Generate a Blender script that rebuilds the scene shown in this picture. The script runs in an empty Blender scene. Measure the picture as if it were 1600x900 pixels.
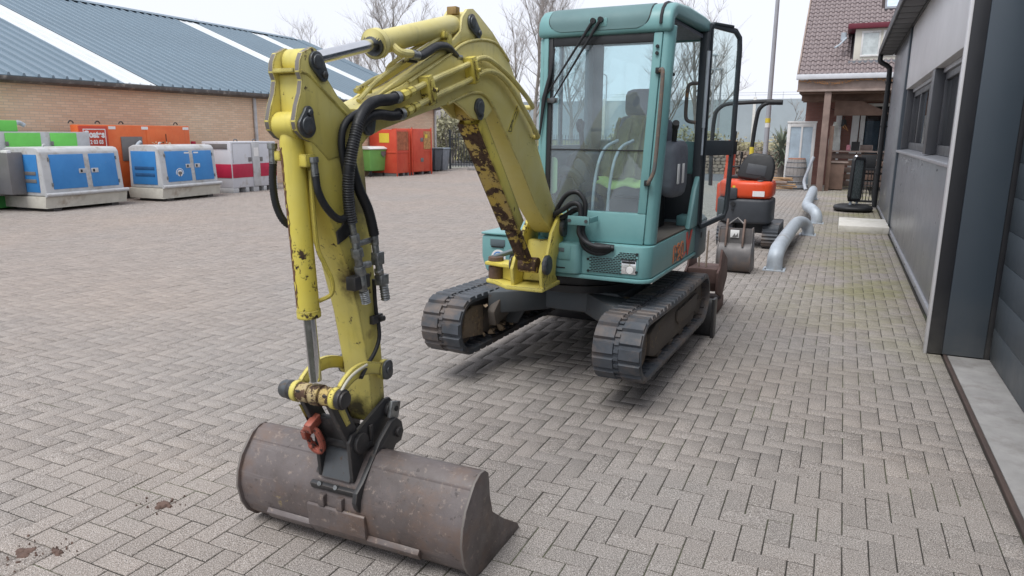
import bpy, bmesh, math, random
import numpy as np
from mathutils import Vector, Matrix

SC = bpy.context.scene
COL = SC.collection
PI = math.pi

# ------------------------------------------------------------------ camera
PITCH, ROLL, YAW, FPX, CAM_H = 0.2146, -0.00746, 0.42795, 1107.9, 1.70
_f = Vector((-math.sin(YAW) * math.cos(PITCH), math.cos(YAW) * math.cos(PITCH), -math.sin(PITCH)))
_r = Vector((math.cos(YAW), math.sin(YAW), 0))
_d = _f.cross(_r)
_r2 = _r * math.cos(ROLL) + _d * math.sin(ROLL)
_d2 = -_r * math.sin(ROLL) + _d * math.cos(ROLL)
cam = bpy.data.cameras.new('camera')
cam.sensor_width = 36.0
cam.lens = FPX / 1600.0 * 36.0
cam.clip_start = 0.05
cam.clip_end = 900
camo = bpy.data.objects.new('camera', cam)
COL.objects.link(camo)
_m = Matrix((_r2, -_d2, -_f)).transposed().to_4x4()
_m.translation = (0, 0, CAM_H)
camo.matrix_world = _m
SC.camera = camo

# ------------------------------------------------------------------ sky and sun (bright overcast)
SUN_EL, SUN_AZ = math.radians(62), math.radians(192)      # azimuth from +Y towards +X
w = bpy.data.worlds.new('World')
SC.world = w
w.use_nodes = True
nt = w.node_tree
nt.nodes.clear()
wo = nt.nodes.new('ShaderNodeOutputWorld')
bg = nt.nodes.new('ShaderNodeBackground')
bg.inputs['Strength'].default_value = 0.1
sky = nt.nodes.new('ShaderNodeTexSky')
sky.sky_type = 'NISHITA'
sky.sun_disc = False
sky.sun_elevation = SUN_EL
sky.sun_rotation = SUN_AZ
sky.air_density = 1.0
sky.dust_density = 3.0
mixc = nt.nodes.new('ShaderNodeMix')
mixc.data_type = 'RGBA'
mixc.inputs[0].default_value = 0.93
cl = nt.nodes.new('ShaderNodeTexNoise')
cl.inputs['Scale'].default_value = 1.6
cl.inputs['Detail'].default_value = 5
clr = nt.nodes.new('ShaderNodeMapRange')
clr.inputs[1].default_value = 0.3
clr.inputs[2].default_value = 0.7
clr.inputs[3].default_value = 0.0
clr.inputs[4].default_value = 1.0
cm = nt.nodes.new('ShaderNodeMix')
cm.data_type = 'RGBA'
cm.inputs[6].default_value = (5.65, 5.85, 6.5, 1)
cm.inputs[7].default_value = (6.1, 6.25, 6.8, 1)
tc = nt.nodes.new('ShaderNodeTexCoord')
nt.links.new(tc.outputs['Generated'], cl.inputs['Vector'])
nt.links.new(cl.outputs[0], clr.inputs[0])
nt.links.new(clr.outputs[0], cm.inputs[0])
nt.links.new(sky.outputs[0], mixc.inputs[6])
nt.links.new(cm.outputs[2], mixc.inputs[7])
nt.links.new(mixc.outputs[2], bg.inputs['Color'])
nt.links.new(bg.outputs[0], wo.inputs['Surface'])
sl = bpy.data.lights.new('sun', 'SUN')
sl.energy = 1.5
sl.angle = math.radians(32)
sl.color = (1.0, 0.985, 0.955)
so = bpy.data.objects.new('sun', sl)
COL.objects.link(so)
_sd = Vector((math.sin(SUN_AZ) * math.cos(SUN_EL), math.cos(SUN_AZ) * math.cos(SUN_EL), math.sin(SUN_EL)))
so.rotation_euler = _sd.to_track_quat('Z', 'Y').to_euler()

SC.view_settings.view_transform = 'Standard'
SC.view_settings.look = 'None'
SC.view_settings.exposure = 0.77
SC.view_settings.gamma = 1.0
SC.view_settings.use_curve_mapping = False
SC.cycles.max_bounces = 6
SC.cycles.transparent_max_bounces = 16
SC.cycles.caustics_reflective = False
SC.cycles.caustics_refractive = False

# ------------------------------------------------------------------ materials
MATS = {}


class N:
    """small node graph helper"""
    def __init__(s, name):
        s.m = bpy.data.materials.new(name)
        s.m.use_nodes = True
        s.t = s.m.node_tree
        s.b = s.t.nodes['Principled BSDF']
        s.out = s.t.nodes['Material Output']
        s.co = s.t.nodes.new('ShaderNodeTexCoord').outputs['Object']

    def n(s, ty, **kw):
        x = s.t.nodes.new(ty)
        for k, v in kw.items():
            setattr(x, k, v)
        return x

    def l(s, a, b):
        s.t.links.new(a, b)

    def noise(s, scale, detail=4, rough=0.55, vec=None, dist=0.0):
        x = s.n('ShaderNodeTexNoise')
        x.inputs['Scale'].default_value = scale
        x.inputs['Detail'].default_value = detail
        x.inputs['Roughness'].default_value = rough
        x.inputs['Distortion'].default_value = dist
        s.l(vec or s.co, x.inputs['Vector'])
        return x.outputs[0]

    def scalev(s, sc, vec=None):
        x = s.n('ShaderNodeMapping')
        x.inputs['Scale'].default_value = sc
        s.l(vec or s.co, x.inputs['Vector'])
        return x.outputs[0]

    def ramp(s, fac, a, b, lo=0.0, hi=1.0):
        x = s.n('ShaderNodeMapRange')
        x.inputs[1].default_value = a
        x.inputs[2].default_value = b
        x.inputs[3].default_value = lo
        x.inputs[4].default_value = hi
        s.l(fac, x.inputs[0])
        return x.outputs[0]

    def mix(s, fac, a, b, mode='MIX'):
        x = s.n('ShaderNodeMix', data_type='RGBA', blend_type=mode)
        for i, v in ((0, fac), (6, a), (7, b)):
            if isinstance(v, (int, float)):
                x.inputs[i].default_value = v
            elif isinstance(v, (tuple, list)):
                x.inputs[i].default_value = tuple(v) + ((1,) if len(v) == 3 else ())
            else:
                s.l(v, x.inputs[i])
        return x.outputs[2]

    def math(s, op, a, b=0.0):
        x = s.n('ShaderNodeMath', operation=op)
        for i, v in ((0, a), (1, b)):
            if isinstance(v, (int, float)):
                x.inputs[i].default_value = v
            else:
                s.l(v, x.inputs[i])
        return x.outputs[0]

    def bump(s, h, strength=0.2, dist=0.01):
        x = s.n('ShaderNodeBump')
        x.inputs['Strength'].default_value = strength
        x.inputs['Distance'].default_value = dist
        s.l(h, x.inputs['Height'])
        s.l(x.outputs[0], s.b.inputs['Normal'])

    def set(s, col=None, rough=None, metal=None, spec=None):
        for k, v in (('Base Color', col), ('Roughness', rough), ('Metallic', metal), ('Specular IOR Level', spec)):
            if v is None:
                continue
            if isinstance(v, (int, float)):
                s.b.inputs[k].default_value = v
            elif isinstance(v, (tuple, list)):
                s.b.inputs[k].default_value = tuple(v) + (1,)
            else:
                s.l(v, s.b.inputs[k])


def simple(name, col, rough=0.6, metal=0.0, var=0.18, scale=6, bump=0.12, bscale=70, dirt=None, dirt_amt=0.5, dscale=3.0, spec=0.4):
    g = N(name)
    n1 = g.noise(scale, 5, 0.6)
    f = g.ramp(n1, 0.3, 0.7, 1 - var, 1 + var)
    c = g.mix(1.0, col, f, 'MULTIPLY')
    if dirt:
        n2 = g.noise(dscale, 7, 0.68)
        c = g.mix(g.ramp(n2, 0.62 - 0.2 * dirt_amt, 0.72), c, dirt)
    r = g.ramp(g.noise(scale * 3, 4), 0.3, 0.7, max(rough - 0.1, 0.02), min(rough + 0.1, 1))
    g.set(c, r, metal, spec)
    if bump:
        g.bump(g.noise(bscale, 4), bump, 0.004)
    MATS[name] = g.m
    return g.m


def worn_paint(name, col, fade, under, rust, amount=0.5, rough=0.45, grime=(0.06, 0.055, 0.045), edge=True, chip=9.0, grime_amt=0.5, spots=(), streak_v=(16, 16, 2.5), edge_r=0.009):
    """old machine paint: sun fading, chipped patches with rust, dirt film, bare worn edges"""
    g = N(name)
    c = g.mix(g.ramp(g.noise(2.3, 5, 0.6), 0.35, 0.68), col, fade)
    c = g.mix(g.ramp(g.noise(14, 5, 0.6), 0.3, 0.75, 0.0, 0.25), c, under)
    streak = g.noise(1.0, 6, 0.65, g.scalev(streak_v))
    c = g.mix(g.ramp(streak, 0.56, 0.8, 0.0, 0.5 * grime_amt), c, grime)
    patch = g.noise(1.7, 3, 0.5)
    ch = g.math('ADD', g.noise(chip, 9, 0.72), g.ramp(patch, 0.3, 0.75, -0.16, 0.07))
    hi = 0.72 - 0.16 * amount
    mask = g.ramp(ch, hi, hi + 0.03)
    sc = g.ramp(g.math('ADD', g.noise(1.0, 5, 0.7, g.scalev((55, 55, 16))), g.ramp(patch, 0.3, 0.8, -0.1, 0.04)), 0.70 - 0.05 * amount, 0.73 - 0.05 * amount)
    mask = g.math('MAXIMUM', mask, sc)
    sm = g.math('ADD', g.noise(chip * 4.5, 6, 0.7), g.ramp(g.noise(2.6, 3, 0.5), 0.35, 0.7, -0.14, 0.05))
    hs = 0.70 - 0.075 * amount
    mask = g.math('MAXIMUM', mask, g.ramp(sm, hs, hs + 0.025))
    for (cx_, cy_, cz_, rx_, rz_, colr) in spots:          # burn and grease marks with a place of their own
        mp = g.n('ShaderNodeMapping')
        mp.inputs['Location'].default_value = (-cx_ / rx_, -cy_ / rx_, -cz_ / rz_)
        mp.inputs['Scale'].default_value = (1 / rx_, 1 / rx_, 1 / rz_)
        g.l(g.co, mp.inputs['Vector'])
        ln = g.n('ShaderNodeVectorMath', operation='LENGTH')
        g.l(mp.outputs[0], ln.inputs[0])
        dd = g.math('ADD', ln.outputs['Value'], g.ramp(g.noise(16, 5, 0.65), 0.25, 0.75, -0.45, 0.45))
        c = g.mix(g.ramp(dd, 1.1, 0.35, 0.0, 0.95), c, colr)
    if edge:
        bv = g.n('ShaderNodeBevel', samples=3)
        bv.inputs['Radius'].default_value = edge_r
        ge = g.n('ShaderNodeNewGeometry')
        dp = g.n('ShaderNodeVectorMath', operation='DOT_PRODUCT')
        g.l(bv.outputs[0], dp.inputs[0])
        g.l(ge.outputs['Normal'], dp.inputs[1])
        e = g.ramp(dp.outputs['Value'], 0.97, 0.86)
        e = g.math('MULTIPLY', e, g.ramp(g.noise(11, 5, 0.6), 0.56 - 0.22 * min(amount, 1), 0.70 - 0.22 * min(amount, 1)))
        mask = g.math('MAXIMUM', mask, g.math('MULTIPLY', e, min(1.0, 0.5 + amount)))
    rc = g.mix(g.ramp(g.noise(35, 5, 0.7), 0.35, 0.65), rust, (rust[0] * 0.35, rust[1] * 0.35, rust[2] * 0.4))
    c = g.mix(mask, c, rc)
    g.set(c, g.mix(mask, (rough, rough, rough), (0.85, 0.85, 0.85)), 0.0, 0.4)
    h = g.math('ADD', g.math('MULTIPLY', mask, -0.6), g.math('MULTIPLY', g.noise(40, 3), 0.5))
    g.bump(h, 0.25, 0.003)
    MATS[name] = g.m
    return g.m


def glass(name, tint, refl=1.0, film=0.06, filmcol=(0.8, 0.85, 0.88)):
    g = N(name)
    tr = g.n('ShaderNodeBsdfTransparent')
    tr.inputs[0].default_value = tuple(math.sqrt(x) for x in tint) + (1,)
    gl = g.n('ShaderNodeBsdfGlossy')
    gl.inputs['Roughness'].default_value = 0.02
    gl.inputs[0].default_value = (1, 1, 1, 1)
    lw = g.n('ShaderNodeLayerWeight')
    lw.inputs[0].default_value = 0.5
    frs = g.math('ADD', g.math('MULTIPLY', g.math('POWER', lw.outputs['Facing'], 5.0), 0.92), 0.045)
    df = g.n('ShaderNodeBsdfDiffuse')
    df.inputs[0].default_value = tuple(filmcol) + (1,)
    m1 = g.n('ShaderNodeMixShader')
    nz = g.ramp(g.noise(3, 5, 0.6), 0.3, 0.7, film * 0.6, film * 1.4)  # thin dirt film that also paints the washed-out sky haze on the glass
    g.l(nz, m1.inputs[0])
    g.l(tr.outputs[0], m1.inputs[1])
    g.l(df.outputs[0], m1.inputs[2])
    m2 = g.n('ShaderNodeMixShader')
    g.l(g.math('MULTIPLY', frs, refl), m2.inputs[0])
    g.l(m1.outputs[0], m2.inputs[1])
    g.l(gl.outputs[0], m2.inputs[2])
    g.l(m2.outputs[0], g.out.inputs['Surface'])
    MATS[name] = g.m
    return g.m


YEL = worn_paint('yellow_paint', (0.66, 0.575, 0.185), (0.66, 0.605, 0.29), (0.58, 0.46, 0.10), (0.12, 0.08, 0.045), 0.6, chip=15)
YEL2 = worn_paint('yellow_paint_worn', (0.67, 0.56, 0.09), (0.63, 0.56, 0.17), (0.57, 0.44, 0.055), (0.075, 0.045, 0.03), 1.0, chip=13, edge_r=0.014)
YELS = worn_paint('yellow_stick_paint', (0.66, 0.56, 0.12), (0.64, 0.575, 0.21), (0.57, 0.45, 0.07), (0.12, 0.08, 0.05), 0.95, chip=16, edge_r=0.014, spots=((0.07, -2.72, 1.14, 0.075, 0.10, (0.05, 0.03, 0.02)), (0.0, -2.58, 0.56, 0.11, 0.075, (0.035, 0.03, 0.026)), (0.07, -2.64, 1.46, 0.10, 0.16, (0.20, 0.165, 0.07)), (0.03, -2.60, 0.90, 0.05, 0.03, (0.12, 0.06, 0.03))))
YELR = worn_paint('yellow_paint_rusted', (0.56, 0.39, 0.04), (0.40, 0.33, 0.20), (0.45, 0.28, 0.03), (0.105, 0.06, 0.038), 1.95, chip=17)
TEAL = worn_paint('teal_paint', (0.150, 0.325, 0.330), (0.19, 0.37, 0.37), (0.115, 0.275, 0.28), (0.10, 0.06, 0.04), 0.35, rough=0.4, grime_amt=0.4, chip=20)
TEALD = simple('dark_teal_panel', (0.12, 0.21, 0.215), 0.6, 0, 0.1, 3)
FRAME = worn_paint('dark_frame_paint', (0.035, 0.045, 0.055), (0.05, 0.058, 0.066), (0.03, 0.035, 0.04), (0.12, 0.07, 0.04), 0.2, rough=0.5)
CWGREY = worn_paint('counterweight_paint', (0.10, 0.135, 0.15), (0.12, 0.155, 0.17), (0.08, 0.1, 0.12), (0.1, 0.06, 0.04), 0.2)
UNDER = worn_paint('undercarriage_paint', (0.075, 0.088, 0.10), (0.10, 0.105, 0.11), (0.07, 0.07, 0.07), (0.15, 0.11, 0.085), 0.9, rough=0.65)
MUDDY = worn_paint('muddy_frame', (0.10, 0.088, 0.08), (0.135, 0.115, 0.095), (0.08, 0.068, 0.06), (0.27, 0.20, 0.13), 0.9, rough=0.85)
BLACKM = worn_paint('black_steel', (0.026, 0.026, 0.028), (0.042, 0.042, 0.044), (0.022, 0.022, 0.022), (0.13, 0.11, 0.095), 0.9, rough=0.4)
BUCK = worn_paint('bucket_steel', (0.105, 0.078, 0.070), (0.165, 0.135, 0.13), (0.075, 0.05, 0.043), (0.20, 0.115, 0.07), 0.95, rough=0.36, grime_amt=1.6, chip=9, streak_v=(1.5, 14, 14), edge_r=0.014)
def bucket_steel(name):
    g = N(name)
    c = g.mix(g.ramp(g.noise(3.0, 7, 0.65), 0.35, 0.65), (0.082, 0.066, 0.061), (0.150, 0.129, 0.127))
    c = g.mix(g.ramp(g.noise(5.5, 8, 0.7), 0.50, 0.70, 0, 0.5), c, (0.18, 0.105, 0.065))
    c = g.mix(g.ramp(g.noise(38, 5, 0.7), 0.58, 0.68, 0, 0.6), c, (0.30, 0.24, 0.20))
    c = g.mix(g.ramp(g.noise(26, 6, 0.7), 0.60, 0.68, 0, 0.7), c, (0.035, 0.026, 0.024))
    sc = g.noise(1.0, 5, 0.75, g.scalev((1.2, 45, 45)))
    c = g.mix(g.ramp(sc, 0.60, 0.72, 0, 0.55), c, (0.24, 0.215, 0.21))
    pa = g.math('MULTIPLY', g.ramp(g.noise(9, 8, 0.75), 0.66, 0.69), g.ramp(g.noise(1.3, 2, 0.5), 0.5, 0.6))
    c = g.mix(pa, c, (0.50, 0.38, 0.12))
    g.set(c, g.ramp(g.noise(8, 6, 0.7), 0.3, 0.7, 0.32, 0.68), 0.0, 0.5)
    g.bump(g.math('ADD', g.noise(45, 6, 0.7), g.math('MULTIPLY', g.noise(4, 3), 2.0)), 0.3, 0.004)
    MATS[name] = g.m
    return g.m


BUCK = bucket_steel('bucket_steel_worn')
EDGEW = worn_paint('worn_plate_edge', (0.14, 0.125, 0.115), (0.20, 0.185, 0.17), (0.10, 0.085, 0.07), (0.40, 0.30, 0.06), 0.9, rough=0.55, edge=False, chip=16)
RUBBER = simple('track_rubber', (0.062, 0.070, 0.082), 0.55, 0, 0.25, 5, 0.2, 60, dirt=(0.17, 0.13, 0.105), dirt_amt=0.75, dscale=4)
BLK = simple('black_plastic', (0.018, 0.019, 0.021), 0.5, 0, 0.15, 5)
HOSE = simple('hose_rubber', (0.02, 0.021, 0.024), 0.5, 0, 0.25, 20)
PIN = simple('pin_steel', (0.10, 0.108, 0.115), 0.45, 0.5, 0.3, 30, dirt=(0.12, 0.08, 0.05), dirt_amt=0.4, dscale=25)
FIT = simple('zinc_fitting', (0.27, 0.28, 0.28), 0.45, 0.8, 0.3, 40, dirt=(0.08, 0.07, 0.06), dirt_amt=0.5, dscale=30)
CHROME = simple('chrome_rod', (0.62, 0.63, 0.65), 0.16, 1.0, 0.05, 10, 0)
GALV = simple('galvanised_steel', (0.43, 0.48, 0.53), 0.5, 0.15, 0.14, 9, 0.05, 40, dirt=(0.30, 0.28, 0.25), dirt_amt=0.3, dscale=4)
REDHOOK = worn_paint('red_hook_paint', (0.42, 0.075, 0.045), (0.42, 0.13, 0.09), (0.30, 0.05, 0.035), (0.06, 0.045, 0.04), 1.0, chip=30)
MUD = simple('dried_mud', (0.33, 0.25, 0.17), 0.95, 0, 0.3, 25, 0.6, 60)
WHITE = simple('white_paint', (0.72, 0.72, 0.71), 0.5, 0, 0.06, 4, dirt=(0.45, 0.43, 0.4), dirt_amt=0.3)
STICKW = simple('white_sticker', (0.75, 0.75, 0.74), 0.5, 0, 0.05, 6, 0)
STICKB = simple('blue_sticker', (0.08, 0.22, 0.5), 0.5, 0, 0.08, 20, 0)
STICKR = simple('red_sticker', (0.62, 0.08, 0.06), 0.5, 0, 0.1, 20, 0)
STICKO = simple('orange_sticker', (0.75, 0.25, 0.10), 0.5, 0, 0.1, 20, 0)
STICKY = simple('yellow_sticker', (0.70, 0.55, 0.06), 0.5, 0, 0.08, 20, 0)
LAMPG = simple('lamp_reflector', (0.75, 0.76, 0.78), 0.15, 0.7, 0.2, 30, 0.2, 30)
GLASS = glass('cab_glass', (0.78, 0.93, 0.95), 1.0, 0.06, (0.78, 0.84, 0.92))
GLASSD = glass('door_glass', (0.82, 0.93, 0.92), 1.0, 0.03)
WGLASS = glass('house_glass', (0.30, 0.36, 0.40), 1.2, 0.02)
SEATM = simple('seat_vinyl', (0.13, 0.14, 0.165), 0.65, 0, 0.15, 12)
OLIVE = simple('olive_canvas', (0.21, 0.20, 0.11), 0.9, 0, 0.35, 12, 0.4, 40)
LIME = simple('lime_cloth', (0.36, 0.50, 0.17), 0.9, 0, 0.15, 9, 0.3, 30)

# ------------------------------------------------------------------ mesh builder
class MB:
    def __init__(s):
        s.v = []
        s.f = []
        s.m = []
        s.mi = 0

    def mat(s, i):
        s.mi = i
        return s

    def add(s, vs, fs):
        o = len(s.v)
        s.v += [tuple(v) for v in vs]
        s.f += [tuple(i + o for i in f) for f in fs]
        s.m += [s.mi] * len(fs)
        return s

    def box(s, lo, hi, M=None):
        x0, y0, z0 = lo
        x1, y1, z1 = hi
        vs = [(x0, y0, z0), (x1, y0, z0), (x1, y1, z0), (x0, y1, z0), (x0, y0, z1), (x1, y0, z1), (x1, y1, z1), (x0, y1, z1)]
        if M:
            vs = [M @ Vector(v) for v in vs]
        return s.add(vs, [(0, 3, 2, 1), (4, 5, 6, 7), (0, 1, 5, 4), (1, 2, 6, 5), (2, 3, 7, 6), (3, 0, 4, 7)])

    def cbox(s, c, size, M=None):
        a = [c[i] - size[i] / 2 for i in range(3)]
        b = [c[i] + size[i] / 2 for i in range(3)]
        return s.box(a, b, M)

    def prism(s, poly, axis, a, b, M=None, rim=None):
        """poly in the two other axes (cyclic order for x:(y,z), y:(x,z), z:(x,y)), extruded along axis a..b"""
        ar = sum(poly[i][0] * poly[(i + 1) % len(poly)][1] - poly[(i + 1) % len(poly)][0] * poly[i][1] for i in range(len(poly)))
        if ar < 0:
            poly = poly[::-1]

        def mk(p, t):
            return {'x': (t, p[0], p[1]), 'y': (p[0], t, p[1]), 'z': (p[0], p[1], t)}[axis]
        n = len(poly)
        vs = [mk(p, a) for p in poly] + [mk(p, b) for p in poly]
        if M:
            vs = [M @ Vector(v) for v in vs]
        fs = [tuple(range(n))[::-1], tuple(range(n, 2 * n))]
        fs += [(i, (i + 1) % n, n + (i + 1) % n, n + i) for i in range(n)]
        if axis == 'y':
            fs = [f[::-1] for f in fs]
        if b < a:
            fs = [f[::-1] for f in fs]
        s.add(vs, fs)
        if rim is not None:
            s.m[-n:] = [rim] * n
        return s

    def tube(s, pts, r, n=10, cap=True, closed=False, squash=None):
        pts = [Vector(p) for p in pts]
        rs = r if isinstance(r, (list, tuple)) else [r] * len(pts)
        N_ = len(pts)
        vs = []
        prev = None
        for i, p in enumerate(pts):
            if closed:
                t = (pts[(i + 1) % N_] - pts[i - 1]).normalized()
            else:
                t = (pts[min(i + 1, N_ - 1)] - pts[max(i - 1, 0)])
                t = t.normalized() if t.length > 1e-9 else Vector((0, 0, 1))
            if prev is None:
                up = Vector((0, 0, 1)) if abs(t.z) < 0.9 else Vector((1, 0, 0))
                a = t.cross(up).normalized()
            else:
                a = (prev - t * prev.dot(t))
                a = a.normalized() if a.length > 1e-6 else t.orthogonal().normalized()
            prev = a
            b = t.cross(a)
            for k in range(n):
                an = 2 * PI * k / n
                vs.append(p + (a * math.cos(an) + b * math.sin(an)) * rs[i])
        fs = []
        rng = N_ if closed else N_ - 1
        for i in range(rng):
            j = (i + 1) % N_
            for k in range(n):
                k2 = (k + 1) % n
                fs.append((i * n + k, i * n + k2, j * n + k2, j * n + k))
        if cap and not closed:
            fs.append(tuple(range(n))[::-1])
            fs.append(tuple((N_ - 1) * n + k for k in range(n)))
        return s.add(vs, fs)

    def cyl(s, p, q, r, n=16, r2=None):
        return s.tube([p, q], [r, r if r2 is None else r2], n)

    def rev(s, prof, p, q, n=24):
        """profile list of (t along p->q in metres, radius)"""
        p = Vector(p)
        d = (Vector(q) - p).normalized()
        return s.tube([p + d * t for t, _ in prof], [r for _, r in prof], n)

    def build(s, name, mats, parent=None, bevel=0.0, seg=2, xf=None, smooth=35, props=None):
        off = Vector(parent['_org']) if parent is not None and '_org' in parent else Vector((0, 0, 0))
        vs = [Vector(v) for v in s.v]
        if xf is not None:
            vs = [xf @ v for v in vs]
        vs = [v - off for v in vs]
        me = bpy.data.meshes.new(name)
        me.from_pydata(vs, [], s.f)
        if not isinstance(mats, (list, tuple)):
            mats = [mats]
        for m in mats:
            me.materials.append(m)
        if len(mats) > 1:
            me.polygons.foreach_set('material_index', s.m)
        bm = bmesh.new()
        bm.from_mesh(me)
        bmesh.ops.recalc_face_normals(bm, faces=bm.faces)
        if bevel > 0:
            ed = [e for e in bm.edges if len(e.link_faces) == 2 and e.calc_face_angle(0) > 0.45]
            bmesh.ops.bevel(bm, geom=ed, offset=bevel, segments=seg, profile=0.5, affect='EDGES', clamp_overlap=True)
        bm.to_mesh(me)
        bm.free()
        if smooth:
            me.polygons.foreach_set('use_smooth', [True] * len(me.polygons))
            me.set_sharp_from_angle(angle=math.radians(smooth))
        o = bpy.data.objects.new(name, me)
        COL.objects.link(o)
        if parent is not None:
            o.parent = parent
            o['_org'] = list(off)
        if props:
            for k, v in props.items():
                o[k] = v
        return o


def thing(name, label, cat, loc=(0, 0, 0), group=None):
    o = bpy.data.objects.new(name, None)
    o.empty_display_size = 0.2
    COL.objects.link(o)
    o.location = loc
    o['_org'] = list(loc)
    o['label'] = label
    o['category'] = cat
    if group:
        o['group'] = group
    return o


def tag(o, label, cat, group=None):
    o['label'] = label
    o['category'] = cat
    if group:
        o['group'] = group
    return o


def struct(o):
    o['kind'] = 'structure'
    return o


def piece(name, me, mat_, parent, M):
    """one object of a loop of alike pieces sharing mesh data"""
    o = bpy.data.objects.new(name, me)
    COL.objects.link(o)
    o.parent = parent
    off = Vector(parent['_org'])
    M = M.copy()
    M.translation = M.translation - off
    o.matrix_local = M
    return o


def copy_tree(o, parent=None):
    c = o.copy()
    COL.objects.link(c)
    if parent is not None:
        c.parent = parent
    for ch in list(o.children):
        copy_tree(ch, c)
    return c


def smooth_path(pts, k=6):
    """Catmull-Rom through the points"""
    P = [Vector(p) for p in pts]
    P = [P[0] * 2 - P[1]] + P + [P[-1] * 2 - P[-2]]
    out = []
    for i in range(1, len(P) - 2):
        a, b, c, d = P[i - 1:i + 3]
        for j in range(k):
            t = j / k
            out.append(0.5 * ((2 * b) + (c - a) * t + (2 * a - 5 * b + 4 * c - d) * t * t + (3 * b - a - 3 * c + d) * t ** 3))
    out.append(P[-2])
    return out


def hose_mesh(mb, pts, r, n=12, pitch=0.011, ridge=0.12, k=10):
    """corrugated hose sleeve"""
    sp = smooth_path(pts, k)
    L = [0]
    for a, b in zip(sp, sp[1:]):
        L.append(L[-1] + (b - a).length)
    m = max(4, int(L[-1] / pitch * 2))
    P, R_ = [], []
    j = 0
    for i in range(m + 1):
        t = L[-1] * i / m
        while j < len(L) - 2 and L[j + 1] < t:
            j += 1
        u = (t - L[j]) / max(1e-9, L[j + 1] - L[j])
        P.append(sp[j].lerp(sp[j + 1], u))
        R_.append(r * (1 + (ridge if i % 2 else -ridge)))
    mb.tube(P, R_, n)


def text_mesh(txt, size, depth=0.002, bold=0.0, shear=0.0):
    cu = bpy.data.curves.new('lettering', 'FONT')
    cu.body = txt
    cu.size = size
    cu.extrude = depth
    cu.offset = bold
    cu.shear = shear
    cu.align_x = 'CENTER'
    cu.align_y = 'CENTER'
    to = bpy.data.objects.new('lettering', cu)
    COL.objects.link(to)
    dg = bpy.context.evaluated_depsgraph_get()
    me = bpy.data.meshes.new_from_object(to.evaluated_get(dg))
    bpy.data.objects.remove(to)
    bpy.data.curves.remove(cu)
    return me


def lettering(name, txt, size, mat_, parent, origin, right, up, bold=0.0, shear=0.0, sx=1.0, depth=0.002):
    me = text_mesh(txt, size, depth, bold, shear)
    me.materials.clear()
    me.materials.append(mat_)
    r = Vector(right).normalized()
    u = Vector(up).normalized()
    nrm = r.cross(u)
    M = Matrix((r * sx, u, nrm)).transposed().to_4x4()
    M.translation = Vector(origin)
    return piece(name, me, mat_, parent, M)

# ------------------------------------------------------------------ ground and brick paving
def paver_material(name, col, speck=1.0):
    g = N(name)
    pos = g.n('ShaderNodeNewGeometry').outputs['Position']
    at = g.n('ShaderNodeAttribute', attribute_name='tone')
    tone = at.outputs['Fac']
    c = g.mix(g.ramp(tone, 0, 1), tuple(x * 0.87 for x in col), tuple(x * 1.13 for x in col))
    big = g.noise(0.35, 5, 0.6, pos)
    c = g.mix(g.ramp(big, 0.35, 0.65), c, g.mix(1.0, c, (1.16, 1.06, 0.98), 'MULTIPLY'))
    # worn aggregate: pale and dark grains
    gr = g.noise(225, 3, 0.75, pos)
    c = g.mix(g.ramp(gr, 0.50, 0.62, 0, 0.85 * speck), c, (0.66, 0.62, 0.58))
    gr2 = g.noise(180, 3, 0.6, g.scalev((1, 1, 1), pos))
    c = g.mix(g.ramp(gr2, 0.50, 0.38, 0, 0.80 * speck), c, (0.085, 0.075, 0.07))
    # green algae along the wall side and round the pipes
    sep = g.n('ShaderNodeSeparateXYZ')
    g.l(pos, sep.inputs[0])
    m = g.math('MULTIPLY', g.ramp(sep.outputs[0], -0.9, 0.3), g.math('MULTIPLY', g.ramp(sep.outputs[1], 5.0, 8.5), g.ramp(g.noise(0.9, 6, 0.65, pos), 0.42, 0.62)))
    c = g.mix(g.math('MULTIPLY', m, 0.62), c, (0.22, 0.215, 0.085))
    # pinkish wear in the open yard
    y = g.math('MULTIPLY', g.ramp(sep.outputs[0], -3.5, -9.0), 0.55)
    c = g.mix(y, c, g.mix(1.0, c, (1.05, 0.985, 0.95), 'MULTIPLY'))
    # old dark drips and damp marks
    dr = g.noise(2.4, 8, 0.7, pos)
    c = g.mix(g.ramp(dr, 0.66, 0.73, 0, 0.55), c, (0.10, 0.085, 0.075))
    dr2 = g.noise(7.0, 5, 0.6, pos)
    c = g.mix(g.ramp(dr2, 0.70, 0.74, 0, 0.6), c, (0.09, 0.07, 0.06))
    g.set(c, 0.9, 0.0, 0.25)
    g.bump(gr, 0.5, 0.0025)
    MATS[name] = g.m
    return g.m


PAVER = paver_material('concrete_paver', (0.236, 0.220, 0.207))
SAND = simple('joint_sand', (0.042, 0.038, 0.032), 0.95, 0, 0.3, 3, 0.3, 150, dirt=(0.10, 0.12, 0.05), dirt_amt=0.6, dscale=1.5)
GROUNDM = simple('far_ground', (0.22, 0.22, 0.19), 0.95, 0, 0.25, 0.3, 0.1, 5)

mb = MB()
mb.add([(-400, -60, -0.05), (400, -60, -0.05), (400, 700, -0.05), (-400, 700, -0.05)], [(0, 1, 2, 3)])
struct(mb.build('ground', GROUNDM, smooth=0))

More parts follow.
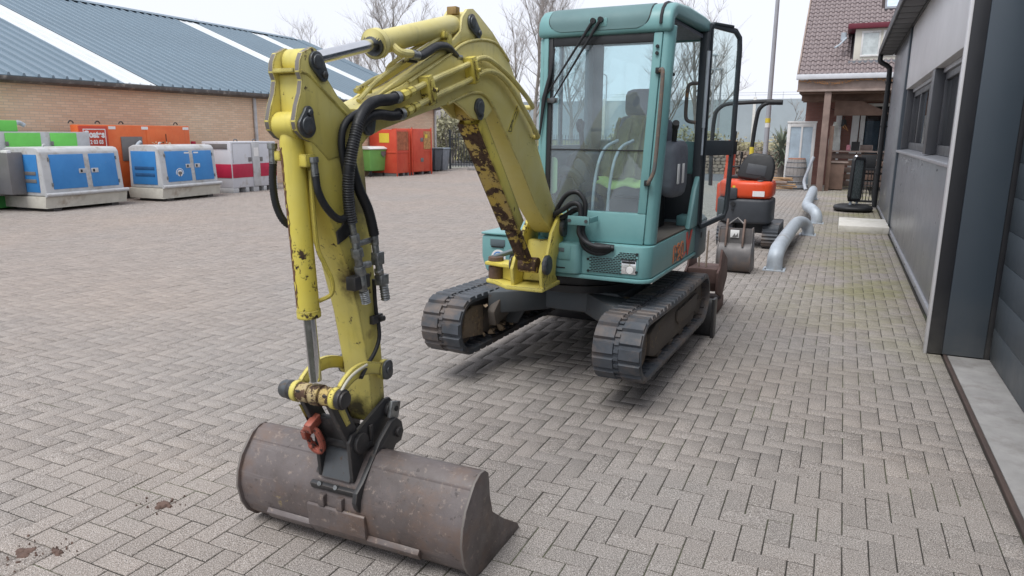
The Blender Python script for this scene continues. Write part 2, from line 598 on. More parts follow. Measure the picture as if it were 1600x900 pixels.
pave = thing('pavement', 'herringbone paving of worn grey concrete bricks across the yard', 'pavement', (0, 0, 0))
del pave['category']
struct(pave)
mb = MB()
mb.add([(-17.4, -1, -0.0038), (0.872, -1, -0.0038), (0.872, 34, -0.0038), (-17.4, 34, -0.0038)], [(0, 1, 2, 3)])
bed = mb.build('joint_sand', SAND, pave, smooth=0)
mb = MB()
mb.add([(0.872, 6.3, -0.016), (1.4, 6.3, -0.016), (1.4, 34, -0.016), (0.872, 34, -0.016)], [(0, 1, 2, 3)])
mb.build('joint_sand', SAND, pave, smooth=0)

UNIT = 0.1017
X0, Y0 = 0.157, 3.449
tan_l, tan_r = math.tan(YAW + 0.66), math.tan(-YAW + 0.72)


def in_view(x, y):
    # wedge in front of the camera with a generous margin on both sides
    return y > 1.0 and x > -17.35 and -(y * 2.15 + 2.2) < x


rng = np.random.default_rng(4)
bricks = []           # (x0, x1, y0, y1)
imax = 5
for i in range(-172, imax + 1):
    x = X0 + i * UNIT
    kmin = int((0.8 - Y0 - i * UNIT) / (4 * UNIT)) - 2
    kmax = int((33.5 - Y0 - i * UNIT) / (4 * UNIT)) + 2
    for k in range(kmin, kmax):
        yt = Y0 + (i + 4 * k) * UNIT
        if in_view(x, yt - UNIT) and yt < 33.6:
            bricks.append((x, x + UNIT, yt - 2 * UNIT, yt))
        yc = yt + UNIT
        if in_view(x, yc) and yc + UNIT < 33.8:
            bricks.append((x, min(x + 2 * UNIT, X0 + (imax + 1) * UNIT), yc, yc + UNIT))
xb = X0 + (imax + 1) * UNIT
# right-hand halves left open by the pattern edge
for k in range(-8, 80):
    yt = Y0 + (imax + 1 + 4 * k) * UNIT
    y0_ = yt
    if 1.0 < y0_ < 33:
        pass
yy = 1.02
while yy < 33.5:                      # border course laid along the wall
    bricks.append((xb, xb + 0.1, yy, yy + 2 * UNIT))
    yy += 2 * UNIT
bricks = np.array(bricks)
cx = (bricks[:, 0] + bricks[:, 1]) / 2
cy = (bricks[:, 2] + bricks[:, 3]) / 2
dep = -cx * -math.sin(YAW) * -1 + cy * math.cos(YAW)
depth = cx * -math.sin(YAW) + cy * math.cos(YAW)
lat = cx * math.cos(YAW) + cy * math.sin(YAW)
vis = (np.abs(lat) < depth * 0.76) & (depth > 1.9)
screen = np.where(vis, 1.0 / np.maximum(depth, 0.1), 0)
order = np.argsort(-screen)
# leave out what the bucket covers is not worth it: nearest 290 in view are single objects
single = set(order[:290].tolist())
tone = rng.random(len(bricks))
J = 0.0025
CH = 0.0026
zj = rng.normal(0, 0.0009, len(bricks))


def brick_verts(x0, x1, y0, y1, dz):
    a0, a1, b0, b1 = x0 + J, x1 - J, y0 + J, y1 - J
    return [(a0, b0, -0.03), (a1, b0, -0.03), (a1, b1, -0.03), (a0, b1, -0.03),
            (a0, b0, dz - CH), (a1, b0, dz - CH), (a1, b1, dz - CH), (a0, b1, dz - CH),
            (a0 + CH, b0 + CH, dz), (a1 - CH, b0 + CH, dz), (a1 - CH, b1 - CH, dz), (a0 + CH, b1 - CH, dz)]


BF = [(0, 1, 5, 4), (1, 2, 6, 5), (2, 3, 7, 6), (3, 0, 4, 7), (4, 5, 9, 8), (5, 6, 10, 9), (6, 7, 11, 10), (7, 4, 8, 11), (8, 9, 10, 11)]


def paver_mesh(name, w, l, t):
    me = bpy.data.meshes.new(name)
    me.from_pydata(brick_verts(-w / 2, w / 2, -l / 2, l / 2, 0), [], BF)
    at = me.attributes.new('tone', 'FLOAT', 'FACE')
    at.data.foreach_set('value', [t] * 9)
    me.materials.append(PAVER)
    return me


cache = {}
for i in sorted(single):
    x0, x1, y0, y1 = bricks[i]
    key = (round(x1 - x0, 3), round(y1 - y0, 3), int(tone[i] * 8))
    if key not in cache:
        cache[key] = paver_mesh('paver', x1 - x0, y1 - y0, (key[2] + 0.5) / 8)
    M = Matrix.Rotation(rng.normal(0, 0.004), 4, 'Z') @ Matrix.Rotation(rng.normal(0, 0.006), 4, 'X')
    M.translation = ((x0 + x1) / 2, (y0 + y1) / 2, zj[i])
    piece('paver', cache[key], PAVER, pave, M)
rest = [i for i in range(len(bricks)) if i not in single]
V = []
for i in rest:
    V += brick_verts(*bricks[i], zj[i])
V = np.array(V, dtype=np.float32)
nb = len(rest)
F = (np.arange(nb)[:, None, None] * 12 + np.array(BF)[None]).reshape(-1, 4)
me = bpy.data.meshes.new('pavers')
me.vertices.add(len(V))
me.vertices.foreach_set('co', V.ravel())
me.loops.add(F.size)
me.loops.foreach_set('vertex_index', F.ravel().astype(np.int32))
me.polygons.add(len(F))
me.polygons.foreach_set('loop_start', (np.arange(len(F)) * 4).astype(np.int32))
me.update(calc_edges=True)
at = me.attributes.new('tone', 'FLOAT', 'FACE')
at.data.foreach_set('value', np.repeat(tone[rest], 9).astype(np.float32))
me.materials.append(PAVER)
o = bpy.data.objects.new('pavers', me)
COL.objects.link(o)
o.parent = pave
o['kind'] = 'stuff'

# clods of dried mud left on the bricks
def mud(x, y, r, label, seed, name='mud_patch'):
    rr = random.Random(seed)
    mb = MB()
    for q_ in range(26):
        k_ = 0.35 if q_ < 9 else 1.5
        px, py = x + rr.gauss(0, r * 1.1 * k_), y + rr.gauss(0, r * 0.7 * k_)
        s_ = r * (rr.uniform(0.25, 0.62) if q_ < 9 else rr.uniform(0.05, 0.16))
        n = 9
        ring = [(px + math.cos(2 * PI * k / n) * s_ * rr.uniform(0.6, 1.2), py + math.sin(2 * PI * k / n) * s_ * rr.uniform(0.5, 1.0), 0.0005) for k in range(n)]
        top = [(px + (p[0] - px) * 0.7, py + (p[1] - py) * 0.7, 0.004 + rr.uniform(0, 0.006)) for p in ring]
        fs = [(k, (k + 1) % n, n + (k + 1) % n, n + k) for k in range(n)] + [tuple(range(n, 2 * n))]
        mb.add(ring + top, fs)
    o = mb.build(name, MUDP, smooth=60)
    o['kind'] = 'stuff'
    tag(o, label, 'mud')


MUDP = simple('dark_mud', (0.115, 0.075, 0.06), 0.95, 0, 0.35, 20, 0.5, 80)
mud(-2.706, 2.062, 0.05, 'brown mud clod on the bricks left of the wide bucket', 3)
mud(-2.90, 1.55, 0.05, 'thin smear of dark mud near the lower left corner', 8)
mud(-2.79, 1.61, 0.035, 'dark mud crumbs at the bottom left edge of the yard', 12)

CONC = simple('concrete', (0.34, 0.33, 0.32), 0.9, 0, 0.2, 4, 0.25, 60, dirt=(0.22, 0.20, 0.185), dirt_amt=0.6, dscale=3)
RUSTRAIL = worn_paint('rusty_angle_steel', (0.07, 0.05, 0.045), (0.11, 0.075, 0.06), (0.05, 0.04, 0.04), (0.16, 0.08, 0.05), 0.8, rough=0.8, edge=False)
MOSS = simple('mossy_concrete', (0.30, 0.29, 0.24), 0.95, 0, 0.2, 5, 0.3, 60, dirt=(0.16, 0.17, 0.07), dirt_amt=0.7, dscale=4)
WHCONC = simple('pale_concrete', (0.62, 0.60, 0.55), 0.9, 0, 0.08, 8, 0.2, 90, dirt=(0.4, 0.38, 0.3), dirt_amt=0.4)
thr = thing('door_threshold', 'concrete threshold strip with rusty steel edge under the garage door', 'threshold', (1.0, 4.0, 0))
struct(thr)
del thr['category']
mb = MB()
mb.box((0.905, -1.0, -0.06), (1.25, 6.31, 0.012))
mb.build('concrete_strip', CONC, thr, 0.004)
mb = MB()
mb.box((0.874, -1.0, -0.06), (0.900, 6.31, 0.016))
mb.box((0.900, -1.0, -0.06), (0.9045, 6.31, 0.004))
mb.build('steel_edge', RUSTRAIL, thr, 0.003)

# ------------------------------------------------------------------ dark grey office building on the right
def cladding(name, col, rough, metal=0.0, var=0.05):
    g = N(name)
    c = g.mix(g.ramp(g.noise(0.8, 4), 0.3, 0.7), tuple(x * (1 - var) for x in col), tuple(x * (1 + var) for x in col))
    st = g.noise(1.0, 6, 0.6, g.scalev((3, 3, 0.8)))
    sp = g.n('ShaderNodeSeparateXYZ')
    g.l(g.n('ShaderNodeNewGeometry').outputs['Position'], sp.inputs[0])
    low = g.math('MULTIPLY', g.ramp(sp.outputs[2], 0.55, 0.02), g.ramp(g.noise(2.2, 6, 0.65), 0.30, 0.70))
    c = g.mix(g.math('MULTIPLY', low, 0.45), c, (0.20, 0.19, 0.17))
    g.set(c, g.ramp(g.noise(5, 4), 0.3, 0.7, rough - 0.06, rough + 0.08), metal, 0.5)
    g.bump(g.noise(160, 2), 0.05, 0.002)
    MATS[name] = g.m
    return g.m


CLAD = cladding('grey_cladding', (0.205, 0.214, 0.236), 0.33)
CLADL = cladding('pale_skylit_cladding', (0.68, 0.675, 0.69), 0.36)  # paler than the other cladding: grazing sky reflection painted into the colour
CLADB = cladding('blue_grey_cladding', (0.058, 0.076, 0.096), 0.42)
CLADK = cladding('black_cladding', (0.020, 0.021, 0.025), 0.45)
DOORG = cladding('garage_door_grey', (0.085, 0.105, 0.125), 0.5)
TRIM = cladding('window_trim', (0.24, 0.25, 0.265), 0.4)
WFRAME = cladding('window_frame_paint', (0.075, 0.078, 0.088), 0.4)
FLASH = simple('aluminium_flashing', (0.42, 0.43, 0.46), 0.4, 0.5, 0.08, 5, 0.04)
SOFF = cladding('soffit_board', (0.115, 0.117, 0.122), 0.6)

off = thing('office_building', 'dark grey clad office building with a strip of windows along the right edge', 'building', (1.2, 10, 0))
WX = 0.91
mb = MB()
mb.box((WX, 14.83, 0.06), (WX + 0.2, 19.45, 3.545))
mb.build('wall_panel', CLAD, off, 0.004)
mb = MB()
mb.box((WX + 0.002, 6.42, 2.50), (WX + 0.2, 14.60, 3.545))
mb.build('wall_panel', CLADL, off, 0.004)
mb = MB()
mb.box((WX + 0.004, 6.42, 0.075), (WX + 0.2, 14.60, 1.425))
mb.build('wall_panel', CLADL if False else CLAD, off, 0.004)
mb = MB()
mb.box((WX - 0.03, 14.60, 0.0), (WX + 0.2, 14.83, 3.54))
mb.build('corner_trim', CLADB, off, 0.006)
mb = MB()
mb.box((WX - 0.02, 6.42, 0.0), (WX + 0.2, 14.598, 0.073))
mb.box((WX - 0.02, 14.832, 0.0), (WX + 0.2, 19.45, 0.058))
mb.build('plinth_flashing', FLASH, off, 0.004)
mb = MB()                                           # window sill
mb.prism([(WX - 0.045, 1.428), (WX - 0.045, 1.462), (WX + 0.14, 1.485), (WX + 0.14, 1.428)], 'y', 6.42, 14.59)
mb.build('window_sill', FLASH, off, 0.003)
for yb in (7.0, 8.6, 10.2, 11.8, 13.4):
    mb = MB()
    mb.cyl((WX - 0.001, yb, 1.36), (WX - 0.004, yb, 1.36), 0.012, 8)
    mb.build('screw', BLK, off)
    mb = MB()
    mb.cyl((WX - 0.025, yb + 0.4, 0.04), (WX - 0.019, yb + 0.4, 0.04), 0.010, 8)
    mb.build('screw', BLK, off)
mb = MB()                                           # head and back of the window recess
mb.box((WX + 0.22, 6.42, 1.43), (WX + 0.29, 14.6, 2.5))
mb.build('recess_back', CLADK, off)
# windows: two banks split by a thick post
for bi, (ya, yb_) in enumerate(((6.45, 10.15), (10.50, 14.42))):
    fr = MB()
    z0, z1 = 1.487, 2.44
    xr = WX + 0.125
    fr.box((xr, ya, z0), (xr + 0.07, yb_, z0 + 0.11))
    fr.box((xr, ya, z1 - 0.08), (xr + 0.07, yb_, z1))
    nmul = 3
    for k in range(nmul + 1):
        yk = ya + (yb_ - ya - 0.09) * k / nmul
        fr.box((xr - 0.003, yk, z0 + 0.111), (xr + 0.073, yk + 0.09, z1 - 0.081))
    f = fr.build('window', WFRAME, off, 0.004)
    for k in range(nmul):
        y0_ = ya + (yb_ - ya - 0.09) * k / nmul + 0.092
        y1_ = ya + (yb_ - ya - 0.09) * (k + 1) / nmul - 0.002
        p = MB()
        p.box((xr + 0.03, y0_, z0 + 0.112), (xr + 0.038, y1_, z1 - 0.082))
        p.build('pane', WGLASS, f)
    bl = MB()                                       # roller shutter box at the head
    bl.box((xr - 0.03, ya, z1 + 0.002), (xr + 0.06, yb_, 2.498))
    bl.build('blind_box', FLASH, off, 0.004)
mb = MB()
mb.box((WX + 0.01, 10.17, 1.487), (WX + 0.18, 10.48, 2.498))
mb.build('window_post', WFRAME, off, 0.004)
mb = MB()
mb.box((WX + 0.02, 14.44, 1.487), (WX + 0.18, 14.598, 2.498))
mb.build('window_post', WFRAME, off, 0.004)
# pillar: pale edge, black reveal, blue-grey face
mb = MB()
mb.box((0.745, 6.335, 0.0), (0.765, 6.418, 3.8))
mb.box((0.765, 6.39, 0.0), (0.905, 6.418, 3.8))
mb.build('pillar_edge', CLADL, off, 0.003)
mb = MB()
mb.box((0.7655, 6.325, 0.012), (0.868, 6.388, 3.8))
mb.build('pillar_reveal', CLADK, off, 0.002)
mb = MB()
mb.box((0.869, 6.315, 0.016), (1.147, 6.6, 3.8))
mb.build('pillar', CLADB, off, 0.004)
mb = MB()
mb.box((1.149, 6.33, 0.0), (1.19, 6.6, 3.8))
mb.build('door_jamb', CLADK, off, 0.003)
# eave: soffit boards, fascia and roof sheet
mb = MB()
mb.box((0.60, 6.3, 3.60), (1.5, 19.6, 3.64))
mb.build('roof_sheet', CLADK, off)
mb = MB()
mb.box((0.555, 6.3, 3.535), (0.585, 19.62, 3.70))
mb.build('gutter', CLADK, off, 0.01)
mb = MB()
mb.box((0.88, 6.42, 3.546), (0.93, 19.45, 3.575))
mb.build('wall_batten', CLADK, off, 0.003)
y = 6.45
sme = None
while y < 19.5:
    if sme is None:
        b_ = MB()
        b_.box((-0.14, 0.03, 0), (0.14, 0.57, 0.026))
        so_ = b_.build('soffit_board', SOFF, off, 0.004)
        so_.location = Vector((0.735, y, 3.56)) - Vector(off['_org']) + Vector(off['_org'])
        sme = so_.data
        for v in sme.vertices:
            v.co += Vector(off['_org'])
        so_.location = Vector((0.735, y, 3.56)) - Vector(off['_org'])
    else:
        piece('soffit_board', sme, SOFF, off, Matrix.Translation((0.735, y, 3.56)))
    y += 0.60
# rain pipe with brackets
mb = MB()
mb.tube(smooth_path([(0.60, 19.3, 3.55), (0.61, 19.3, 3.40), (0.78, 19.3, 3.28), (0.82, 19.3, 3.1), (0.82, 19.3, 2.0), (0.82, 19.3, 0.02)], 5), 0.055, 12)
dp_ = mb.build('rain_pipe', BLK, off)
for z in (0.8, 1.9, 2.9):
    b_ = MB()
    b_.cyl((0.82, 19.3, z), (0.82, 19.3, z + 0.05), 0.068, 12)
    b_.box((0.85, 19.28, z + 0.01), (0.915, 19.32, z + 0.04))
    b_.build('pipe_bracket', BLK, dp_)
mb = MB()
mb.cyl((0.80, 14.55, 0.05), (0.89, 14.55, 0.05), 0.035, 10)
mb.box((0.845, 14.51, 0.0), (0.875, 14.59, 0.14))
mb.build('drain_spout', WHITE, off, 0.004)
mb = MB()
mb.box((1.5, 6.3, 0), (9, 19.4, 3.6))
mb.build('building_core', CLADK, off)

# sectional garage door
gd = thing('garage_door', 'grey sectional garage door with horizontal grooves at the right edge', 'garage door', (1.2, 4.5, 0))
y = 0
z = 0.018
bme = None
while z < 3.6:
    if bme is None:
        b_ = MB()
        b_.box((0, -3.7, 0.0015), (0.045, 3.7, 0.2485))
        bo = b_.build('door_panel', DOORG, gd, 0.003)
        bme = bo.data
        for v in bme.vertices:
            v.co += Vector(gd['_org'])
        bo.location = Vector((1.185, 2.62, z)) - Vector(gd['_org'])
    else:
        piece('door_panel', bme, DOORG, gd, Matrix.Translation((1.185, 2.62, z)))
    z += 0.25
mb = MB()
mb.box((1.215, -1.1, 0.0), (1.26, 6.33, 3.7))
mb.build('door_core', CLADK, gd)

# ------------------------------------------------------------------ the teal and yellow mini excavator
ex = thing('excavator', 'old mini excavator with yellow boom and teal cab, lifted off its tracks on the bucket', 'excavator', (-1.745, 4.9, 0))
TH = math.radians(2.2)
UX = Matrix.Rotation(-TH, 4, 'Z')
UX.translation = (-1.745, 4.4, 0)            # upper structure: x to the right, y to the back
TX = Matrix.Rotation(-TH, 4, 'Z')
TX.translation = (-1.73, 4.17, 0)            # undercarriage

# ---- tracks
RZ, RR, LEN = 0.405, 0.183, 1.59


def track_pt(s, r):
    """point (y, z, ny, nz) at arc length s of the belt path of radius r"""
    per = 2 * LEN + 2 * PI * RR
    s = s % per
    if s < LEN:                                        # bottom run, front to back
        return s, RZ - r, 0, -1
    s -= LEN
    if s < PI * RR:
        a = -PI / 2 + s / RR
        return LEN + math.cos(a) * r, RZ + math.sin(a) * r, math.cos(a), math.sin(a)
    s -= PI * RR
    if s < LEN:
        sag = 0.012 * math.sin(PI * s / LEN) * (1 if s > 0 else 0)
        return LEN - s, RZ + r - sag, 0, 1
    s -= LEN
    a = PI / 2 + s / RR
    return math.cos(a) * r, RZ + math.sin(a) * r, math.cos(a), math.sin(a)


PER = 2 * LEN + 2 * PI * RR
NL = 48


YOKE = worn_paint('muddy_yoke', (0.17, 0.135, 0.105), (0.24, 0.19, 0.14), (0.10, 0.08, 0.065), (0.33, 0.25, 0.16), 1.3, rough=0.9, edge=False, chip=6)


def make_track(sgn):
    xa, xb_ = (0.466, 0.772) if sgn > 0 else (-0.772, -0.466)
    xm = (xa + xb_) / 2
    mb = MB()
    n = NL * 4
    rows = []
    for i in range(n):
        s = PER * i / n
        ci = track_pt(s, RR - 0.018)
        co = track_pt(s, RR + 0.004)
        rows.append([(xa, ci[0], ci[1]), (xb_, ci[0], ci[1]), (xb_, co[0], co[1]), (xa, co[0], co[1])])
    vs = [v for r in rows for v in r]
    fs = []
    for i in range(n):
        j = (i + 1) % n
        for k in range(4):
            k2 = (k + 1) % 4
            fs.append((i * 4 + k, i * 4 + k2, j * 4 + k2, j * 4 + k))
    mb.add(vs, fs)
    for i in range(NL):                                # two columns of lugs
        for (l0, l1, ph) in ((xa + 0.002, xm - 0.015, 0.0), (xm + 0.015, xb_ - 0.002, 0.28)):
            s0 = PER * (i + ph) / NL
            ds = PER / NL
            pts = []
            for (fr_, rad, ins) in ((0.0, 0.003, 0), (0.10, 0.022, 0.005), (0.72, 0.022, 0.005), (0.86, 0.003, 0)):
                p = track_pt(s0 + ds * fr_, RR + rad)
                pts.append(((l0 + ins, p[0], p[1]), (l1 - ins, p[0], p[1])))
            vs = [p for q in pts for p in q]
            mb.add(vs, [(0, 1, 3, 2), (2, 3, 5, 4), (4, 5, 7, 6), (0, 2, 4, 6), (1, 7, 5, 3)])
        for q_ in (0.15, 0.65):                            # short ribs across the centre groove
            pa, pb = track_pt(s0 + PER / NL * q_, RR + 0.002), track_pt(s0 + PER / NL * (q_ + 0.2), RR + 0.002)
            pc, pd = track_pt(s0 + PER / NL * (q_ + 0.2), RR + 0.017), track_pt(s0 + PER / NL * q_, RR + 0.017)
            vs = []
            for p in (pa, pb, pc, pd):
                vs += [(xm - 0.0145, p[0], p[1]), (xm + 0.0145, p[0], p[1])]
            mb.add(vs, [(2, 3, 5, 4), (4, 5, 7, 6), (6, 7, 1, 0)])
        # inner drive bars and centre guide teeth
        s0 = PER * (i + 0.5) / NL
        for (l0, l1, h) in ((xa + 0.03, xm - 0.04, 0.012), (xm + 0.04, xb_ - 0.03, 0.012), (xm - 0.035, xm - 0.018, 0.04), (xm + 0.018, xm + 0.035, 0.04)):
            a0, a1 = track_pt(s0 - 0.012, RR - 0.016), track_pt(s0 + 0.012, RR - 0.016)
            b0, b1 = track_pt(s0 - 0.008, RR - 0.018 - h), track_pt(s0 + 0.008, RR - 0.018 - h)
            vs = []
            for p in (a0, a1, b1, b0):
                vs += [(l0, p[0], p[1]), (l1, p[0], p[1])]
            mb.add(vs, [(0, 1, 3, 2), (2, 3, 5, 4), (4, 5, 7, 6), (6, 7, 1, 0), (0, 2, 4, 6), (1, 7, 5, 3)])
        # square link window in the groove
        c = track_pt(PER * (i + 0.5) / NL, RR + 0.006)
    t = mb.build('rubber_track', RUBBER, ex, 0, xf=TX, smooth=28)
    # frame, idler, sprocket, rollers
    o = 1 if sgn > 0 else -1
    xo = xb_ - 0.035 if sgn > 0 else xa + 0.035        # outer face
    xi = xa + 0.05 if sgn > 0 else xb_ - 0.05
    lo, hi = min(xo, xi), max(xo, xi)
    mb = MB()
    mb.prism([(0.17, 0.315), (0.30, 0.275), (1.40, 0.275), (1.46, 0.33), (1.46, 0.50), (1.30, 0.535), (0.30, 0.50), (0.17, 0.46)], 'x', lo + 0.05, hi - 0.01)
    mb.build('track_frame', MUDDY, ex, 0.012, xf=TX)
    mb = MB()
    fx = (hi - 0.0095, hi + 0.008) if sgn > 0 else (lo - 0.008, lo + 0.0095)
    if sgn > 0:
        mb.prism([(0.80, 0.40), (0.88, 0.36), (1.42, 0.36), (1.42, 0.485), (0.80, 0.47)], 'x', hi - 0.0095, hi + 0.008)
        mb.build('cover_plate', MUDDY, ex, 0.006, xf=TX)
    mb = MB()
    xc = (lo + hi) / 2
    for yc, nm, rr_ in ((0.0, 'idler_wheel', 0.142), (LEN, 'sprocket', 0.14)):
        mb = MB()
        mb.rev([(0, 0.03), (0.0, 0.06), (0.012, 0.075), (0.016, rr_ * 0.8), (0.0, rr_ * 0.9), (0.01, rr_), (0.06, rr_), (0.075, rr_ + 0.018), (0.105, rr_ + 0.018), (0.12, rr_), (0.17, rr_), (0.18, rr_ * 0.9), (0.164, rr_ * 0.8), (0.168, 0.07), (0.18, 0.05), (0.18, 0.03)],
               (xc - 0.09, yc, RZ), (xc + 0.09, yc, RZ), 28)
        mb.build(nm, MUDDY, ex, 0, xf=TX)
    # idler yoke (seen muddy from the inside)
    mb = MB()
    mb.prism([(-0.10, 0.33), (0.17, 0.29), (0.19, 0.30), (0.19, 0.51), (0.05, 0.53), (-0.06, 0.50)], 'x', xc - 0.115, xc - 0.092)
    mb.build('idler_yoke', MUDDY, ex, 0.008, xf=TX)
    if sgn < 0:
        mb = MB()
        mb.prism([(-0.10, 0.33), (0.17, 0.29), (0.19, 0.30), (0.19, 0.51), (0.05, 0.53), (-0.06, 0.50)], 'x', xc + 0.105, xc + 0.128)
        mb.build('idler_yoke', YOKE, ex, 0.008, xf=TX)
    for yc in (0.42, 0.72, 1.02, 1.28):
        mb = MB()
        mb.rev([(0, 0.02), (0, 0.05), (0.05, 0.055), (0.055, 0.04), (0.13, 0.04), (0.135, 0.055), (0.185, 0.05), (0.185, 0.02)], (xc - 0.092, yc, 0.283), (xc + 0.092, yc, 0.283), 16)
        mb.build('roller', MUDDY, ex, 0, xf=TX)
    return t


make_track(1)
make_track(-1)
# mud lumps on the inner ledge of the right track frame
rr = random.Random(5)
mb = MB()
for _ in range(26):
    c = Vector((-0.50 + rr.uniform(-0.03, 0.06), rr.uniform(0.12, 0.75), 0.0))
    c.z = 0.285 + rr.uniform(-0.01, 0.03) if rr.random() < 0.7 else 0.515
    s_ = rr.uniform(0.012, 0.035)
    vs = [c + Vector((rr.gauss(0, 1), rr.gauss(0, 1.3), rr.gauss(0, 0.8))).normalized() * s_ * rr.uniform(0.6, 1.2) for _ in range(9)]
    b2 = bmesh.new()
    for v in vs:
        b2.verts.new(v)
    bmesh.ops.convex_hull(b2, input=list(b2.verts))
    b2.verts.index_update()
    live = [v for v in b2.verts if v.link_faces]
    idx = {v: i for i, v in enumerate(live)}
    mb.add([v.co for v in live], [tuple(idx[v] for v in f.verts) for f in b2.faces])
    b2.free()
mudo = mb.build('mud_lumps', MUD, ex, 0, xf=TX, smooth=50)
mudo['kind'] = 'stuff'

# ---- centre frame with arched legs
mb = MB()
prof = [(-0.49, 0.30), (-0.47, 0.55), (-0.38, 0.615), (0.38, 0.615), (0.47, 0.55), (0.49, 0.30), (0.40, 0.30), (0.33, 0.40), (0.20, 0.455), (-0.20, 0.455), (-0.33, 0.42), (-0.40, 0.30)]
mb.prism(prof, 'y', 0.52, 0.56)
mb.prism(prof, 'y', 1.14, 1.18)
mb.box((-0.40, 0.561, 0.44), (0.40, 1.139, 0.60))
mb.build('centre_frame', UNDER, ex, 0.012, xf=TX)
for sx in (-1, 1):
    mb = MB()
    a = [Vector((sx * 0.22, 0.40, 0.60)), Vector((sx * 0.50, 0.05 + 0.15, 0.50))]
    mb.prism([(sx * 0.10, 0.50), (sx * 0.30, 0.50), (sx * 0.52, 0.26), (sx * 0.52, 0.46), (sx * 0.34, 0.60), (sx * 0.10, 0.60)] if False else [(sx * 0.12, 0.56), (sx * 0.47, 0.50), (sx * 0.47, 0.20), (sx * 0.33, 0.33)], 'z', 0.44, 0.60)
    mb.build('frame_leg', UNDER, ex, 0.015, xf=TX)
    mb = MB()
    mb.prism([(0.20, 0.36), (0.55, 0.44), (0.55, 0.60), (0.28, 0.56), (0.17, 0.47)], 'x', sx * 0.44 - 0.02, sx * 0.44 + 0.04)
    mb.build('frame_gusset', YOKE if sx > 0 else MUDDY, ex, 0.01, xf=TX)
mb = MB()
mb.rev([(0, 0.30), (0.0, 0.40), (0.05, 0.40), (0.055, 0.37), (0.10, 0.37), (0.105, 0.42), (0.15, 0.42), (0.15, 0.2)], (0, 0.80, 0.612), (0, 0.80, 0.80), 40)
mb.build('slew_ring', BLACKM, ex, 0, xf=TX)
# ---- dozer blade at the back
mb = MB()
bl = [(1.94, 0.0), (1.915, 0.06), (1.895, 0.16), (1.905, 0.25), (1.945, 0.33), (1.965, 0.33), (1.93, 0.25), (1.92, 0.16), (1.94, 0.06), (1.97, 0.0)]
mb.prism(bl, 'x', -0.775, 0.775)
mb.box((-0.80, 1.88, 0.002), (-0.775, 1.99, 0.34))
mb.box((0.775, 1.88, 0.002), (0.80, 1.99, 0.34))
dz = mb.build('dozer_blade', BLACKM, ex, 0.004, xf=TX)
mb = MB()
for sx in (-0.36, 0.36):
    mb.box((sx - 0.035, 1.1, 0.30), (sx + 0.035, 1.91, 0.40))
mb.box((-0.36, 1.74, 0.10), (0.36, 1.90, 0.28))
mb.build('blade_arm', BLACKM, ex, 0.01, xf=TX)

# ---- upper structure: deck, house
def rounded(x0, y0, x1, y1, r00=0, r10=0, r11=0, r01=0, n=6):
    pts = []
    for (cx_, cy_, r, a0) in ((x0 + r00, y0 + r00, r00, PI), (x1 - r10, y0 + r10, r10, 1.5 * PI), (x1 - r11, y1 - r11, r11, 0), (x0 + r01, y1 - r01, r01, 0.5 * PI)):
        if r == 0:
            pts.append((cx_, cy_))
        else:
            pts += [(cx_ + math.cos(a0 + PI / 2 * k / n) * r, cy_ + math.sin(a0 + PI / 2 * k / n) * r) for k in range(n + 1)]
    return pts


mb = MB()
mb.prism(rounded(-0.02, -0.03, 0.712, 1.24, 0.04, 0.09, 0.0, 0.0), 'z', 0.80, 1.005)
house = mb.build('house_body', TEAL, ex, 0.008, xf=UX)
mb = MB()
mb.prism(rounded(-0.14, -0.045, 0.722, 1.25, 0.06, 0.10, 0.0, 0.0), 'z', 0.772, 0.797)
mb.prism(rounded(-0.70, 0.42, -0.14, 1.25, 0.06, 0, 0.0, 0.0), 'z', 0.765, 0.79)
mb.build('floor_plate', TEAL, ex, 0.006, xf=UX)
mb = MB()
mb.prism(rounded(-0.07, -0.075, 0.262, 0.25, 0.05, 0.05, 0, 0), 'z', 0.80, 1.00)
hb = mb.build('side_cover', TEAL, ex, 0.014, xf=UX)
mb = MB()
mb.box((0.055, -0.080, 0.895), (0.195, -0.074, 0.99))
mb.build('hatch', TEAL, hb, 0.004, xf=UX)
mb = MB()
mb.box((0.09, -0.0825, 0.945), (0.155, -0.0802, 0.972))
mb.build('plate', CWGREY, hb, 0.002, xf=UX)
mb = MB()
mb.box((0.07, -0.078, 0.835), (0.16, -0.0745, 0.843))
mb.build('slot', BLK, hb, 0.001, xf=UX)
# tail: counterweight and engine cover
mb = MB()
mb.prism([(0.714, 1.245), (0.735, 1.30), (0.72, 1.62), (0.62, 1.92), (0.40, 2.08), (0.0, 2.14), (-0.40, 2.08), (-0.62, 1.92), (-0.72, 1.62), (-0.72, 1.245)], 'z', 0.74, 1.04)
mb.build('counterweight', CWGREY, ex, 0.02, xf=UX)
mb = MB()
mb.prism([(0.68, 1.42), (0.66, 1.62), (0.57, 1.86), (0.36, 2.0), (0.0, 2.06), (-0.36, 2.0), (-0.57, 1.86), (-0.68, 1.62), (-0.68, 1.42)], 'z', 1.042, 1.42)
mb.build('engine_cover', TEAL, ex, 0.05, 3, xf=UX)
mb = MB()
mb.box((0.7205, 1.34, 0.90), (0.7385, 1.37, 0.945))
mb.build('latch', BLK, ex, 0.003, xf=UX)
